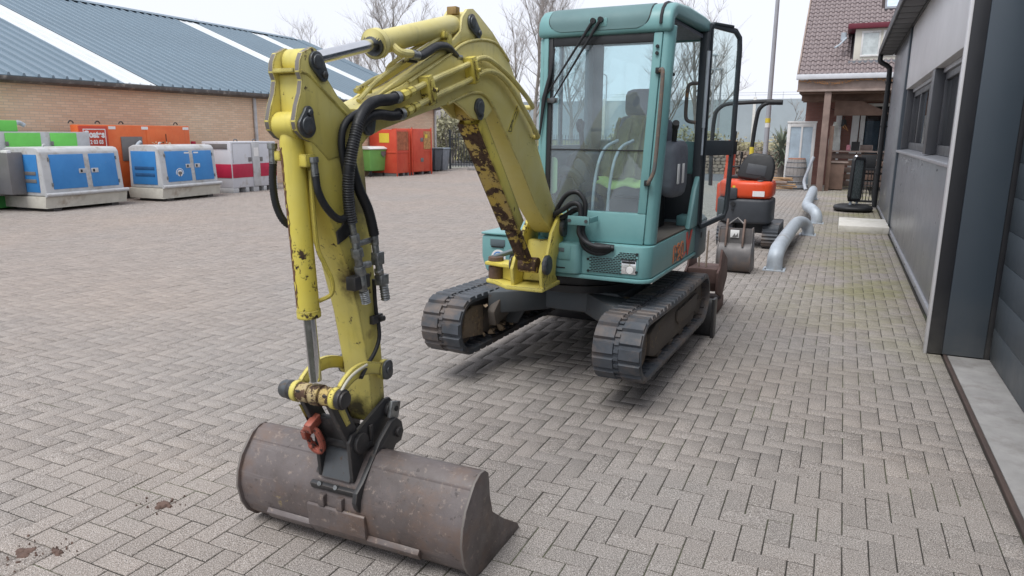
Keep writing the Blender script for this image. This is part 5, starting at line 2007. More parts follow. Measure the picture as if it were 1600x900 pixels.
# ---- wide ditching bucket
XL, XR = -2.255, -1.140
back = [(2.300, 0.385), (2.285, 0.412), (2.248, 0.424), (2.210, 0.414), (2.182, 0.388), (2.168, 0.372), (2.125, 0.320), (2.098, 0.262), (2.090, 0.200), (2.104, 0.120), (2.135, 0.062), (2.180, 0.022), (2.240, 0.006), (2.400, 0.003), (2.578, 0.001)]
inn = [(2.590, 0.012), (2.400, 0.022), (2.245, 0.024), (2.192, 0.036), (2.149, 0.074), (2.119, 0.126), (2.105, 0.200), (2.113, 0.258), (2.138, 0.311), (2.180, 0.358), (2.196, 0.378), (2.216, 0.398), (2.248, 0.406), (2.272, 0.398), (2.286, 0.380)]
mb = MB()
mb.prism(back + inn, 'x', XL + 0.012, XR - 0.012)
bk = mb.build('bucket', BUCK, ex, 0.0, smooth=50)
endp = [(2.225, 0.427), (2.262, 0.424), (2.292, 0.402), (2.300, 0.36), (2.305, 0.30), (2.330, 0.215), (2.434, 0.130), (2.50, 0.085), (2.578, 0.032), (2.598, 0.0), (2.491, 0.0005), (2.296, 0.001), (2.235, 0.0012), (2.168, 0.018), (2.120, 0.062), (2.090, 0.117), (2.073, 0.200), (2.082, 0.266), (2.108, 0.328), (2.152, 0.378), (2.180, 0.408)]
for x_ in (XL, XR - 0.012):
    mb = MB()
    mb.prism(endp, 'x', x_, x_ + 0.0118, rim=1)
    mb.build('end_plate', [BUCK, EDGEW], bk, 0.002)
mb = MB()
mb.prism([(2.440, -0.0), (2.600, 0.001), (2.612, 0.008), (2.600, 0.014), (2.44, 0.0125)], 'x', XL + 0.013, XR - 0.013)
mb.build('cutting_edge', BLACKM, bk)
mb = MB()
mb.tube(smooth_path([(XL + 0.014, 2.180, 0.377), (BX, 2.180, 0.377), (XR - 0.014, 2.180, 0.377)], 3), 0.008, 8)
mb.build('weld_bead', BUCK, bk)
# wear strips and the reinforced centre
mb = MB()
mb.prism([(2.088, 0.102), (2.102, 0.120), (2.112, 0.108), (2.118, 0.075), (2.110, 0.068)], 'x', BX - 0.36, BX - 0.125)
mb.build('wear_strip', BUCK, bk, 0.002)
mb = MB()
mb.prism([(2.088, 0.102), (2.102, 0.120), (2.112, 0.108), (2.118, 0.075), (2.110, 0.068)], 'x', BX + 0.155, BX + 0.40)
mb.build('wear_strip', BUCK, bk, 0.002)
mb = MB()
mb.prism([(2.076, 0.205), (2.086, 0.212), (2.10, 0.15), (2.145, 0.062), (2.120, 0.058), (2.082, 0.11)], 'x', BX - 0.125, BX + 0.16)
mb.build('wear_plate', BUCK, bk, 0.003)
# hanger ears on the bucket
earp = [(2.105, 0.300), (2.160, 0.330), (2.195, 0.375), (2.257, 0.435), (2.330, 0.492), (2.365, 0.500), (2.398, 0.478), (2.412, 0.435), (2.395, 0.405), (2.352, 0.405), (2.322, 0.365), (2.290, 0.33), (2.24, 0.40), (2.18, 0.36), (2.12, 0.29), (2.098, 0.20), (2.085, 0.21), (2.090, 0.27)]
earp = [(2.076, 0.235), (2.066, 0.265), (2.075, 0.305), (2.120, 0.335), (2.170, 0.385), (2.245, 0.462), (2.325, 0.515), (2.368, 0.518), (2.402, 0.49), (2.415, 0.44), (2.395, 0.405), (2.355, 0.402), (2.325, 0.372), (2.308, 0.33), (2.26, 0.412), (2.20, 0.395), (2.14, 0.33), (2.11, 0.27), (2.105, 0.20)]
earp_l = [(2.125, 0.325), (2.170, 0.385), (2.245, 0.462), (2.325, 0.515), (2.368, 0.518), (2.402, 0.49), (2.415, 0.44), (2.395, 0.405), (2.355, 0.402), (2.325, 0.372), (2.308, 0.33), (2.26, 0.412), (2.20, 0.395), (2.15, 0.34)]
for s in (1, -1):
    mb = MB()
    mb.prism(earp if s > 0 else earp_l, 'x', *sorted((BX + s * (0.112 if s > 0 else 0.094), BX + s * (0.134 if s > 0 else 0.112))))
    mb.cyl((BX + s * 0.134, 2.372, 0.453), (BX + s * 0.146, 2.372, 0.453), 0.022, 14)
    mb.build('hanger_ear', BLACKM, bk, 0.003)
mb = MB()
mb.box((-0.11, -0.010, -0.012), (0.115, 0.012, 0.016), Matrix.Translation((BX, 2.098, 0.288)) @ Matrix.Rotation(math.radians(20), 4, 'X'))
mb.build('lock_bar', BLACKM, bk, 0.003)
for x_ in (-0.06, 0.02):
    mb = MB()
    mb.cyl((BX + x_, 2.095, 0.300), (BX + x_, 2.082, 0.305), 0.010, 8)
    mb.build('bolt', FIT, bk)
mb = MB()
for x_ in (-0.05, 0.04):
    mb = MB()
    mb.cbox((BX + x_, 2.088, 0.235), (0.03, 0.03, 0.05))
    mb.build('stop_block', BUCK, bk, 0.004)

# ---- hoses at the boom foot
def uhose(name, pts, y_, r, corr=True):
    P = [UX @ Vector((x, y_ if len(p_) < 1 else y_ + p_[0], z)) for (x, z, *p_) in pts]
    return hose(name, P, r, ex, corr)


uhose('hydraulic_hose', [(0.075, 1.165), (0.11, 1.25), (0.165, 1.32), (0.235, 1.335), (0.288, 1.27), (0.285, 1.16), (0.278, 1.085), (0.322, 1.012), (0.41, 0.985), (0.485, 0.993, 0.02)], -0.075, 0.016)
uhose('hydraulic_hose', [(0.09, 1.19), (0.15, 1.225), (0.21, 1.265), (0.26, 1.255), (0.272, 1.17), (0.262, 1.085), (0.30, 1.03), (0.38, 1.0), (0.47, 1.0, 0.02)], -0.10, 0.017, False)
uhose('hydraulic_hose', [(0.085, 1.15), (0.15, 1.18), (0.22, 1.225), (0.262, 1.20), (0.258, 1.10), (0.285, 1.04), (0.36, 0.975), (0.46, 0.978, 0.02)], -0.06, 0.017, False)
uhose('hydraulic_hose', [(0.05, 1.13), (0.12, 1.16), (0.18, 1.20), (0.235, 1.22), (0.262, 1.16), (0.25, 1.08), (0.265, 1.00), (0.32, 0.955), (0.40, 0.95), (0.475, 0.985, 0.03)], -0.04, 0.016, False)
mb = MB()
mb.box((0.192, -0.128, 1.132), (0.338, -0.118, 1.19))
mb.box((0.192, -0.118, 1.145), (0.205, 0.04, 1.18))
mb.box((0.325, -0.118, 1.145), (0.338, 0.04, 1.18))
hb2 = mb.build('hose_bracket', TEAL, ex, 0.003, xf=UX)
for x_ in (0.205, 0.318):
    mb = MB()
    mb.cyl((x_, -0.134, 1.16), (x_, -0.128, 1.16), 0.012, 6)
    mb.build('bolt', PIN, hb2, xf=UX)
mb = MB()
mb.prism([(0.06, 1.002), (0.25, 1.002), (0.25, 1.06), (0.215, 1.20), (0.14, 1.20), (0.06, 1.10)], 'y', 0.0, 0.02)
mb.build('shield_plate', TEAL, ex, 0.004, xf=UX)
mb = MB()
mb.tube(smooth_path([(BX + 0.122, 4.33, 1.21), (BX + 0.135, 4.34, 1.24), (BX + 0.15, 4.36, 1.225), (BX + 0.145, 4.37, 1.195), (BX + 0.13, 4.36, 1.19)], 4), 0.007, 8)
mb.build('tie_ring', YEL, ex)

# ------------------------------------------------------------------ brick warehouse along the left side of the yard
def brick_wall_mat(name, c1, c2, mortar, axes='yz', sc=1.0):
    g = N(name)
    sep = g.n('ShaderNodeSeparateXYZ')
    g.l(g.n('ShaderNodeNewGeometry').outputs['Position'], sep.inputs[0])
    cb = g.n('ShaderNodeCombineXYZ')
    g.l(sep.outputs[1 if axes[0] == 'y' else 0], cb.inputs[0])
    g.l(sep.outputs[2], cb.inputs[1])
    b = g.n('ShaderNodeTexBrick')
    b.inputs['Scale'].default_value = 1.0
    b.inputs['Mortar Size'].default_value = 0.007
    b.inputs['Brick Width'].default_value = 0.22 * sc
    b.inputs['Row Height'].default_value = 0.0625 * sc
    b.inputs['Bias'].default_value = -0.1
    b.inputs['Color1'].default_value = c1 + (1,)
    b.inputs['Color2'].default_value = c2 + (1,)
    b.inputs['Mortar'].default_value = mortar + (1,)
    g.l(cb.outputs[0], b.inputs['Vector'])
    c = g.mix(g.ramp(g.noise(0.7, 5), 0.3, 0.7, 0.0, 0.5), b.outputs['Color'], g.mix(1.0, b.outputs['Color'], (1.1, 0.9, 0.84), 'MULTIPLY'))
    g.set(c, 0.9, 0, 0.2)
    g.bump(b.outputs['Fac'], -0.4, 0.01)
    MATS[name] = g.m
    return g.m


BRICKW = brick_wall_mat('buff_brick', (0.76, 0.585, 0.425), (0.66, 0.48, 0.335), (0.55, 0.45, 0.36))
ROOFB = cladding('blue_steel_sheet', (0.165, 0.225, 0.275), 0.45, 0.0, 0.05)
SKYL = simple('skylight_sheet', (0.60, 0.63, 0.65), 0.5, 0, 0.08, 2, 0.03, 20, dirt=(0.55, 0.55, 0.52), dirt_amt=0.4, dscale=0.8)
wh = thing('warehouse', 'long buff brick warehouse with a blue ribbed steel roof and pale skylight strips', 'building', (-21, 16, 0))
mb = MB()
mb.box((-17.5, -6, -0.02), (-17.3, 29.2, 2.86))
mb.build('wall', BRICKW, wh)
mb = MB()
mb.prism([(-17.5, -0.02), (-17.5, 2.9), (-25.4, 6.0), (-33.3, 2.9), (-33.3, -0.02)], 'y', 29.0, 29.2)
mb.build('gable_wall', BRICKW, wh)
mb = MB()
mb.prism([(-17.06, 2.74), (-16.94, 2.78), (-16.94, 2.87), (-17.10, 2.87), (-17.30, 2.80), (-17.30, 2.74)], 'y', -6, 29.25)
mb.build('gutter', simple('dark_gutter', (0.085, 0.075, 0.07), 0.6, 0, 0.2, 3, dirt=(0.3, 0.27, 0.24), dirt_amt=0.4, dscale=6), wh, 0.01)
S_ = 0.393
RX0, RX1 = -17.00, -25.42
def roof_z(x):
    return 2.895 + S_ * (RX0 - x)


def sheet_mesh(w_, ribs, h):
    prof = []
    pitch = w_ / ribs
    for k in range(ribs):
        o_ = k * pitch
        prof += [(o_, 0), (o_ + pitch * 0.34, 0), (o_ + pitch * 0.40, h), (o_ + pitch * 0.52, h), (o_ + pitch * 0.58, 0)]
    prof.append((w_, 0))
    mb = MB()
    vs, fs = [], []
    for (y_, z_) in prof:
        for x_ in (RX0, RX1):
            vs.append((x_ - RX0, y_, roof_z(x_) + z_ - 2.895))
    n = len(prof)
    for (y_, z_) in prof:
        for x_ in (RX0, RX1):
            vs.append((x_ - RX0, y_, roof_z(x_) - 0.012 - 2.895))
    for i in range(n - 1):
        fs.append((2 * i, 2 * i + 1, 2 * i + 3, 2 * i + 2))
        fs.append((2 * n + 2 * i, 2 * n + 2 * i + 2, 2 * n + 2 * i + 3, 2 * n + 2 * i + 1))
        fs.append((2 * i, 2 * i + 2, 2 * n + 2 * i + 2, 2 * n + 2 * i))
    me = bpy.data.meshes.new('roof_sheet')
    me.from_pydata(vs, [], fs)
    return me


me_b = sheet_mesh(1.0, 3, 0.062)
me_b.materials.append(ROOFB)
me_s = sheet_mesh(0.95, 3, 0.02)
me_s.materials.append(SKYL)
y = -4.90
while y < 29.2:
    isky = any(abs(y - q) < 0.3 for q in (13.1, 22.1, 26.1))
    piece('skylight_sheet' if isky else 'roof_sheet', me_s if isky else me_b, None, wh, Matrix.Translation((RX0, y, 2.895)))
    y += 1.0
mb = MB()
mb.prism([(RX1 + 0.25, roof_z(RX1) - 0.02), (RX1, roof_z(RX1) + 0.09), (RX1 - 0.25, roof_z(RX1) - 0.02)], 'y', -6, 29.25)
mb.build('ridge_cap', ROOFB, wh)
mb = MB()
mb.prism([(RX1 - 0.02, roof_z(RX1)), (RX1 - 8.3, 2.9), (RX1 - 8.3, 2.8), (RX1 - 0.02, roof_z(RX1) - 0.1)], 'y', -6, 29.2)
mb.build('rear_roof', ROOFB, wh)
mb = MB()
mb.prism([(RX0, roof_z(RX0) - 0.1), (RX1, roof_z(RX1) - 0.1), (RX1, roof_z(RX1) + 0.06), (RX0, roof_z(RX0) + 0.06)], 'y', 29.205, 29.26)
mb.build('verge_trim', ROOFB, wh)
for y_ in (17.85, 29.1):
    mb = MB()
    mb.cyl((-17.24, y_, 0.0), (-17.24, y_, 2.75), 0.055, 12)
    mb.build('downpipe', simple('pale_downpipe', (0.50, 0.50, 0.51), 0.6) if 'pale_downpipe' not in MATS else MATS['pale_downpipe'], wh)

# ------------------------------------------------------------------ generators and containers along the warehouse
GBLUE = worn_paint('blue_door_paint', (0.035, 0.20, 0.50), (0.05, 0.24, 0.55), (0.03, 0.17, 0.44), (0.35, 0.45, 0.55), 0.35, edge=False, chip=14, grime_amt=0.2)
GFRAME = simple('grey_steel_frame', (0.47, 0.48, 0.49), 0.6, 0, 0.1, 4, 0.05, 40, dirt=(0.30, 0.27, 0.23), dirt_amt=0.5, dscale=3)
GBASE = simple('pale_base', (0.50, 0.48, 0.42), 0.75, 0, 0.14, 3, 0.1, 40, dirt=(0.28, 0.23, 0.18), dirt_amt=0.55, dscale=2.2)
GDARK = simple('grey_box_paint', (0.16, 0.155, 0.155), 0.55, 0, 0.12, 3)
GORANGE = worn_paint('orange_paint', (0.66, 0.125, 0.030), (0.70, 0.17, 0.05), (0.58, 0.10, 0.03), (0.16, 0.07, 0.04), 0.35, edge=False)
GGREEN = simple('bright_green_paint', (0.15, 0.56, 0.10), 0.5, 0, 0.08, 3)
GWHITE = simple('pale_lilac_panel', (0.55, 0.56, 0.60), 0.55, 0, 0.06, 3, dirt=(0.4, 0.38, 0.36), dirt_amt=0.3)
GRED = simple('crimson_paint', (0.42, 0.02, 0.06), 0.5, 0, 0.12, 3)
GREDC = worn_paint('red_container_paint', (0.55, 0.06, 0.03), (0.62, 0.10, 0.05), (0.45, 0.05, 0.03), (0.20, 0.09, 0.05), 0.5, edge=False)


def frame_at(x, y, deg):
    M = Matrix.Rotation(math.radians(deg), 4, 'Z')
    M.translation = (x, y, 0)
    return M


def generator(loc, deg, L_, D_, h, label, badge=False, exhaust=False):
    """blue-doored generator set: x<=0 is its depth, y its length, front towards +x"""
    M = frame_at(*loc, deg)
    g = thing('generator', label, 'generator', (loc[0], loc[1], 0), 'blue generator sets by the warehouse wall')
    hb_ = h * 0.30
    mb = MB()
    mb.prism([(0.03, 0.07), (0.0, 0.30 * 0.25), (0.05, hb_ * 0.75), (0.05, hb_ * 0.78), (-D_ - 0.05, hb_ * 0.78), (-D_ - 0.05, hb_ * 0.7), (-D_, 0.07)], 'y', -0.04, L_ + 0.04, M)
    mb.build('base_tank', GBASE, g, 0.015)
    mb = MB()
    mb.cyl(M @ Vector((0.075, -0.05, hb_ * 0.88)), M @ Vector((0.075, L_ + 0.05, hb_ * 0.88)), 0.042, 12)
    mb.build('bumper_rail', GFRAME, g)
    mb = MB()
    a, b = hb_ * 0.80, h
    top = [(0.0, a), (0.02, a + 0.05), (-0.05, b - 0.10), (-0.11, b - 0.02), (-0.2, b), (-D_ + 0.2, b), (-D_ + 0.05, b - 0.06), (-D_, a)]
    mb.prism(top, 'y', 0, L_, M)
    body = mb.build('enclosure', GFRAME, g, 0.03, 3)
    # doors on the sloping front
    def front(z, out):
        t = (z - (a + 0.05)) / ((b - 0.10) - (a + 0.05))
        return 0.02 - 0.07 * t + out
    z0, z1 = a + 0.14, b - 0.15
    for (y0_, y1_) in ((L_ * 0.10, L_ * 0.515), (L_ * 0.585, L_ * 0.93)):
        mb = MB()
        vs = []
        for (out) in (-0.01, 0.014):
            for (yy_, zz_) in ((y0_, z0), (y1_, z0), (y1_, z1), (y0_, z1)):
                vs.append(M @ Vector((front(zz_, out), yy_, zz_)))
        mb.add(vs, [(0, 1, 2, 3), (4, 7, 6, 5), (0, 4, 5, 1), (1, 5, 6, 2), (2, 6, 7, 3), (3, 7, 4, 0)])
        d = mb.build('door', GBLUE, g, 0.006)
        yh = y1_ - 0.08 if y0_ < L_ * 0.3 else y0_ + 0.09
        zh = (z0 + z1) / 2
        mb = MB()
        mb.box((front(zh, 0.012), yh - 0.085, zh - 0.05), (front(zh, 0.030), yh + 0.085, zh + 0.05), M)
        mb.build('handle_plate', GFRAME, d, 0.004)
        mb = MB()
        mb.box((front(zh, 0.0305), yh - 0.055, zh - 0.03), (front(zh, 0.042), yh - 0.01, zh + 0.03), M)
        mb.build('handle', BLK, d, 0.004)
        for zz in (z0 + 0.1, z1 - 0.1):
            mb = MB()
            ye = y0_ - 0.02 if y0_ < L_ * 0.3 else y1_ + 0.02
            mb.box((front(zz, 0.002), ye - 0.015, zz - 0.04), (front(zz, 0.022), ye + 0.015, zz + 0.04), M)
            mb.build('hinge', FIT, d, 0.003)
        mb = MB()
        yl = y1_ - 0.16 if y0_ < L_ * 0.3 else y0_ + 0.02
        if badge:
            mb.box((front(z1 - 0.05, 0.0142), yl, z1 - 0.065), (front(z1 - 0.05, 0.017), yl + 0.16, z1 - 0.03), M)
            mb.build('label', STICKW, d)
        if badge and y0_ < L_ * 0.3:
            yc, zc = (y0_ + y1_) / 2 + 0.0, z0 + 0.20
            for (r_, m_, o_) in ((0.125, STICKW, 0.016), (0.108, GBLUE, 0.018), (0.085, STICKW, 0.020), (0.045, GDARK, 0.022)):
                mb = MB()
                mb.cyl(M @ Vector((front(zc, o_ - 0.004), yc, zc)), M @ Vector((front(zc, o_), yc, zc)), r_, 24)
                mb.build('ear_protection_sign', m_, d)
            mb = MB()
            mb.box((front(zc, 0.0225), yc - 0.058, zc - 0.03), (front(zc, 0.0245), yc - 0.035, zc + 0.04), M)
            mb.box((front(zc, 0.0225), yc + 0.035, zc - 0.03), (front(zc, 0.0245), yc + 0.058, zc + 0.04), M)
            mb.box((front(zc, 0.0225), yc - 0.02, zc - 0.075), (front(zc, 0.0245), yc + 0.02, zc - 0.042), M)
            mb.build('ear_protection_sign', GDARK, d)
    # end panel with louvres (towards -y)
    mb = MB()
    mb.box((-D_ + 0.12, -0.012, z0 - 0.06), (-0.14, -0.0005, z1 + 0.0), M)
    ep = mb.build('end_panel', GBLUE, g, 0.004)
    for zz in (z0 + 0.30, z0 + 0.14):
        mb = MB()
        mb.box((-D_ + 0.22, -0.022, zz), (-0.20, -0.0125, zz + 0.075), M)
        mb.build('louvre', GDARK if not badge else simple('dark_blue_louvre', (0.02, 0.09, 0.22), 0.6), ep, 0.004)
    if exhaust:
        mb = MB()
        mb.box((-D_ - 0.1, -0.34, hb_ * 0.9), (-D_ * 0.42, -0.02, h - 0.10), M)
        bx_ = mb.build('cooler_box', GDARK, g, 0.015)
        mb = MB()
        mb.box((-D_ * 0.42 - 0.2, -0.34, h - 0.12), (-D_ * 0.42 + 0.0, -0.25, h - 0.06), M)
        mb.build('edge_bumper', STICKW, bx_, 0.01)
    mb = MB()
    mb.tube(smooth_path([M @ Vector((-0.3, 0.28, h - 0.005)), M @ Vector((-0.3, 0.30, h + 0.05)), M @ Vector((-0.3, 0.34, h + 0.05))], 4), 0.02, 8)
    mb.build('lifting_eye', GFRAME, g)
    for yy_ in (0.2, L_ - 0.3):
        mb = MB()
        mb.box((-D_ + 0.05, yy_, 0.0), (-0.08, yy_ + 0.18, 0.072), M)
        mb.build('skid_foot', GDARK, g)
    return g


generator((-15.20, 9.58), 3.5, 1.92, 1.25, 1.34, 'blue and grey generator at the far left with a grey box bolted to its end', exhaust=True)
generator((-15.02, 12.32), 4, 1.84, 1.05, 1.36, 'blue and grey generator with a round ear protection sign on its door', badge=True)

# white and red generator
M = frame_at(-15.42, 14.95, 2)
rg = thing('generator', 'pale generator box with a crimson band, right of the blue generators', 'generator', (-15.42, 14.95, 0))
mb = MB()
mb.box((-1.05, 0, 0.14), (0, 1.82, 1.42), M)
mb.build('enclosure', GWHITE, rg, 0.02)
mb = MB()
mb.box((-1.04, -0.012, 0.42), (-0.02, -0.0005, 0.80), M)
mb.box((0.0005, 0.02, 0.42), (0.012, 0.80, 0.80), M)
mb.box((0.0005, 1.10, 0.42), (0.012, 1.80, 0.80), M)
mb.build('red_band', GRED, rg, 0.002)
mb = MB()
mb.box((0.0005, 0.81, 0.16), (0.03, 1.09, 1.41), M)
cp = mb.build('centre_post', GFRAME, rg, 0.004)
mb = MB()
mb.box((0.0302, 0.86, 1.0), (0.033, 1.04, 1.25), M)
mb.build('label', STICKW, cp)
for y_ in (0.70, 1.16):
    mb = MB()
    mb.box((0.0005, y_ - 0.05, 0.86), (0.02, y_ + 0.06, 0.98), M)
    mb.build('handle', GDARK, rg, 0.004)
mb = MB()
mb.box((-0.9, -0.016, 1.22), (-0.12, -0.0005, 1.36), M)
mb.build('louvre', GDARK, rg, 0.003)
for (y0_, y1_) in ((0.06, 0.79), (1.11, 1.78)):
    mb = MB()
    for a_, b_, c_, d_ in ((y0_, y0_ + 0.008, 0.83, 1.37), (y1_ - 0.008, y1_, 0.83, 1.37), (y0_, y1_, 1.362, 1.37)):
        mb.box((0.0005, a_, c_), (0.0035, b_, d_), M)
    o_ = mb.build('door_gap', GDARK, rg)
    o_['kind'] = 'stuff'
mb = MB()
for (y0_, y1_) in ((0, 0.22), (0.5, 0.62), (0.8, 1.02), (1.22, 1.34), (1.6, 1.82)):
    mb.box((-1.02, y0_, 0.0), (-0.005, y1_, 0.139), M)
mb.build('pallet_skid', GFRAME, rg, 0.005)
for y_ in (0.55, 1.3):
    mb = MB()
    mb.tube(smooth_path([M @ Vector((-0.4, y_, 1.42)), M @ Vector((-0.4, y_ + 0.02, 1.47)), M @ Vector((-0.4, y_ + 0.12, 1.47)), M @ Vector((-0.4, y_ + 0.14, 1.42))], 4), 0.015, 6)
    mb.build('lifting_eye', GDARK, rg)

# green and grey plant container behind the first generator
gg = thing('plant_container', 'grey container with bright green doors and a green box on top at the left edge', 'container', (-16.9, 9.8, 0))
mb = MB()
mb.box((-17.2, 7.0, 0.30), (-16.40, 11.55, 1.66))
mb.build('enclosure', GFRAME, gg, 0.012)
mb = MB()
mb.box((-17.18, 7.0, 0.04), (-16.42, 11.50, 0.295))
mb.build('base', simple('dark_green_base', (0.04, 0.22, 0.05), 0.6), gg, 0.01)
for (y0_, y1_) in ((8.3, 9.2), (9.62, 10.38), (10.60, 11.22)):
    mb = MB()
    mb.box((-16.398, y0_, 0.95), (-16.38, y1_, 1.635))
    d = mb.build('door', GGREEN, gg, 0.006)
    mb = MB()
    mb.box((-16.379, y0_ - 0.01, 1.35), (-16.36, y0_ + 0.05, 1.45))
    mb.build('handle', GDARK, d, 0.004)
mb = MB()
mb.box((-17.0, 8.2, 1.662), (-16.45, 9.95, 1.90))
mb.build('air_intake', GGREEN, gg, 0.012)
mb = MB()
mb.tube(smooth_path([(-16.7, 10.02, 1.66), (-16.7, 10.03, 1.80), (-16.7, 10.12, 1.86), (-16.7, 10.25, 1.80)], 5), 0.05, 10)
mb.build('exhaust_pipe', GALV, gg)
mb = MB()
mb.box((-16.35, 8.45, 0.12), (-15.9, 8.86, 0.40))
tag(mb.build('blue_drum', simple('blue_plastic', (0.02, 0.2, 0.62), 0.5), None, 0.06, 3), 'small blue plastic tub cut by the left edge of the photo', 'tub')

# orange hire container
oc = thing('hire_container', 'orange container with a red white-lettered sign panel behind the blue generators', 'container', (-16.8, 12.9, 0))
mb = MB()
mb.box((-16.72, 11.31, 0.25), (-16.45, 14.52, 1.83))
ob = mb.build('enclosure', GORANGE, oc, 0.02)
mb = MB()
mb.box((-17.15, 11.5, 0.0), (-16.5, 14.4, 0.248))
mb.build('base', BLACKM, oc)
mb = MB()
mb.box((-16.449, 11.33, 1.15), (-16.43, 12.06, 1.80))
rp = mb.build('sign_panel', worn_paint('red_panel_paint', (0.50, 0.045, 0.025), (0.56, 0.07, 0.03), (0.42, 0.04, 0.02), (0.2, 0.08, 0.05), 0.3, edge=False), oc, 0.004)
mb = MB()
for a_, b_, c_, d_ in ((11.42, 12.0, 1.715, 1.735), (11.42, 12.0, 1.225, 1.245), (11.42, 11.438, 1.246, 1.714), (11.982, 12.0, 1.246, 1.714)):
    mb.box((-16.4298, a_, c_), (-16.427, b_, d_))
o_ = mb.build('border', STICKW, rp)
lettering('sign_lettering', 'Coates', 0.22, STICKW, rp, (-16.427, 11.70, 1.60), (0, 1, 0), (0, 0, 1), 0.010, 0, 0.84)
lettering('sign_lettering', '12 03 03', 0.13, STICKW, rp, (-16.427, 11.72, 1.42), (0, 1, 0), (0, 0, 1), 0.004, 0, 0.86)
mb = MB()
mb.box((-16.449, 12.40, 0.95), (-16.42, 13.0, 1.55))
mb.build('radiator_grille', GDARK, oc, 0.01)
mb = MB()
mb.tube(smooth_path([(-16.40, 12.72, 1.12), (-16.36, 12.74, 1.25), (-16.36, 12.80, 1.36), (-16.38, 12.9, 1.42)], 5), 0.045, 10)
mb.build('exhaust_pipe', GALV, oc)
mb = MB()
mb.box((-16.449, 13.15, 1.05), (-16.438, 13.95, 1.72))
dd_ = mb.build('door', GORANGE, oc, 0.004)
mb = MB()
rr = random.Random(2)
for k in range(9):
    y_ = 13.28 + k * 0.055
    for _ in range(2):
        z_ = 1.33 + rr.uniform(-0.06, 0.06)
        mb.box((-16.4378, y_, z_), (-16.4355, y_ + rr.uniform(0.02, 0.05), z_ + rr.uniform(0.015, 0.05)))
mb.cyl((-16.4378, 13.83, 1.36), (-16.4355, 13.83, 1.36), 0.045, 12)
o_ = mb.build('torn_sticker', simple('torn_label', (0.75, 0.55, 0.35), 0.7, 0, 0.2, 30), dd_)
o_['kind'] = 'stuff'
mb = MB()
mb.box((-16.4495, 13.72, 1.42), (-16.434, 13.745, 1.62))
mb.build('handle', BLK, oc)
for y_ in (12.10, 13.02, 14.30):
    mb = MB()
    mb.box((-16.452, y_, 1.73), (-16.444, y_ + 0.19, 1.80))
    mb.build('label', STICKW, oc)
for y_ in (11.40, 12.08, 12.72, 14.38):
    mb = MB()
    mb.tube([(-16.8, y_ + math.cos(a) * 0.06, 1.86 + math.sin(a) * 0.06) for a in [PI * k / 8 for k in range(9)]], 0.017, 6)
    mb.build('lifting_eye', BLACKM, oc)
# odd parts between the orange container and the pale generator
ot = thing('pump_unit', 'small yellow and red pump half hidden behind the blue generator', 'pump', (-16.6, 15.0, 0))
mb = MB()
mb.box((-16.9, 14.85, 0.9), (-16.5, 15.25, 1.30))
mb.build('housing', STICKY, ot, 0.03)
mb = MB()
mb.box((-17.0, 14.6, 0.0), (-16.4, 15.4, 0.895))
mb.build('frame', GDARK, ot, 0.02)
mb = MB()
mb.cyl((-16.6, 14.6, 1.18), (-16.6, 14.84, 1.18), 0.10, 14)
mb.cyl((-16.6, 14.75, 1.30), (-16.6, 14.75, 1.42), 0.07, 12)
mb.build('valve', GRED, ot, 0.01)

# ---- farther end: green waste bin, red cages, wheelie bins, railing
BING = simple('green_bin_plastic', (0.17, 0.40, 0.10), 0.55, 0, 0.08, 3)
gb = thing('waste_bin', 'green four wheeled waste bin with a white lid', 'waste bin', (-16.9, 23.6, 0))
M = frame_at(-16.55, 23.0, -8)
mb = MB()
vs = []
for (z, i) in ((0.22, 0.10), (1.05, 0.0)):
    vs += [M @ Vector(v) for v in ((-1.0 + i, 0 + i, z), (0 - i, 0 + i, z), (0 - i, 1.1 - i, z), (-1.0 + i, 1.1 - i, z))]
mb.add(vs, [(0, 3, 2, 1), (4, 5, 6, 7), (0, 1, 5, 4), (1, 2, 6, 5), (2, 3, 7, 6), (3, 0, 4, 7)])
mb.build('body', BING, gb, 0.04, 3)
mb = MB()
mb.prism([(-1.04, 1.052), (0.05, 1.052), (0.06, 1.09), (-0.1, 1.17), (-0.9, 1.17), (-1.04, 1.10)], 'y', -0.04, 1.14, M)
mb.build('lid', WHITE, gb, 0.02)
for x_, y_ in ((-0.85, 0.15), (-0.15, 0.15), (-0.15, 0.95), (-0.85, 0.95)):
    mb = MB()
    mb.cyl(M @ Vector((x_ - 0.03, y_, 0.09)), M @ Vector((x_ + 0.03, y_, 0.09)), 0.09, 14)
    mb.box((x_ - 0.05, y_ - 0.03, 0.1), (x_ + 0.05, y_ + 0.03, 0.24), M)
    mb.build('wheel', BLK, gb)
mb = MB()
mb.prism([(0.62, 0.98), (0.88, 0.98), (0.88, 0.86), (0.75, 0.74), (0.62, 0.86)], 'x', -0.002, 0.012, M)
mb.build('badge', GDARK, gb)
for z_ in (0.84, 0.72):
    mb = MB()
    mb.box((-0.72, -0.012, z_), (-0.5, 0.012, z_ + 0.05), M)
    mb.build('lettering_strip', STICKW, gb)


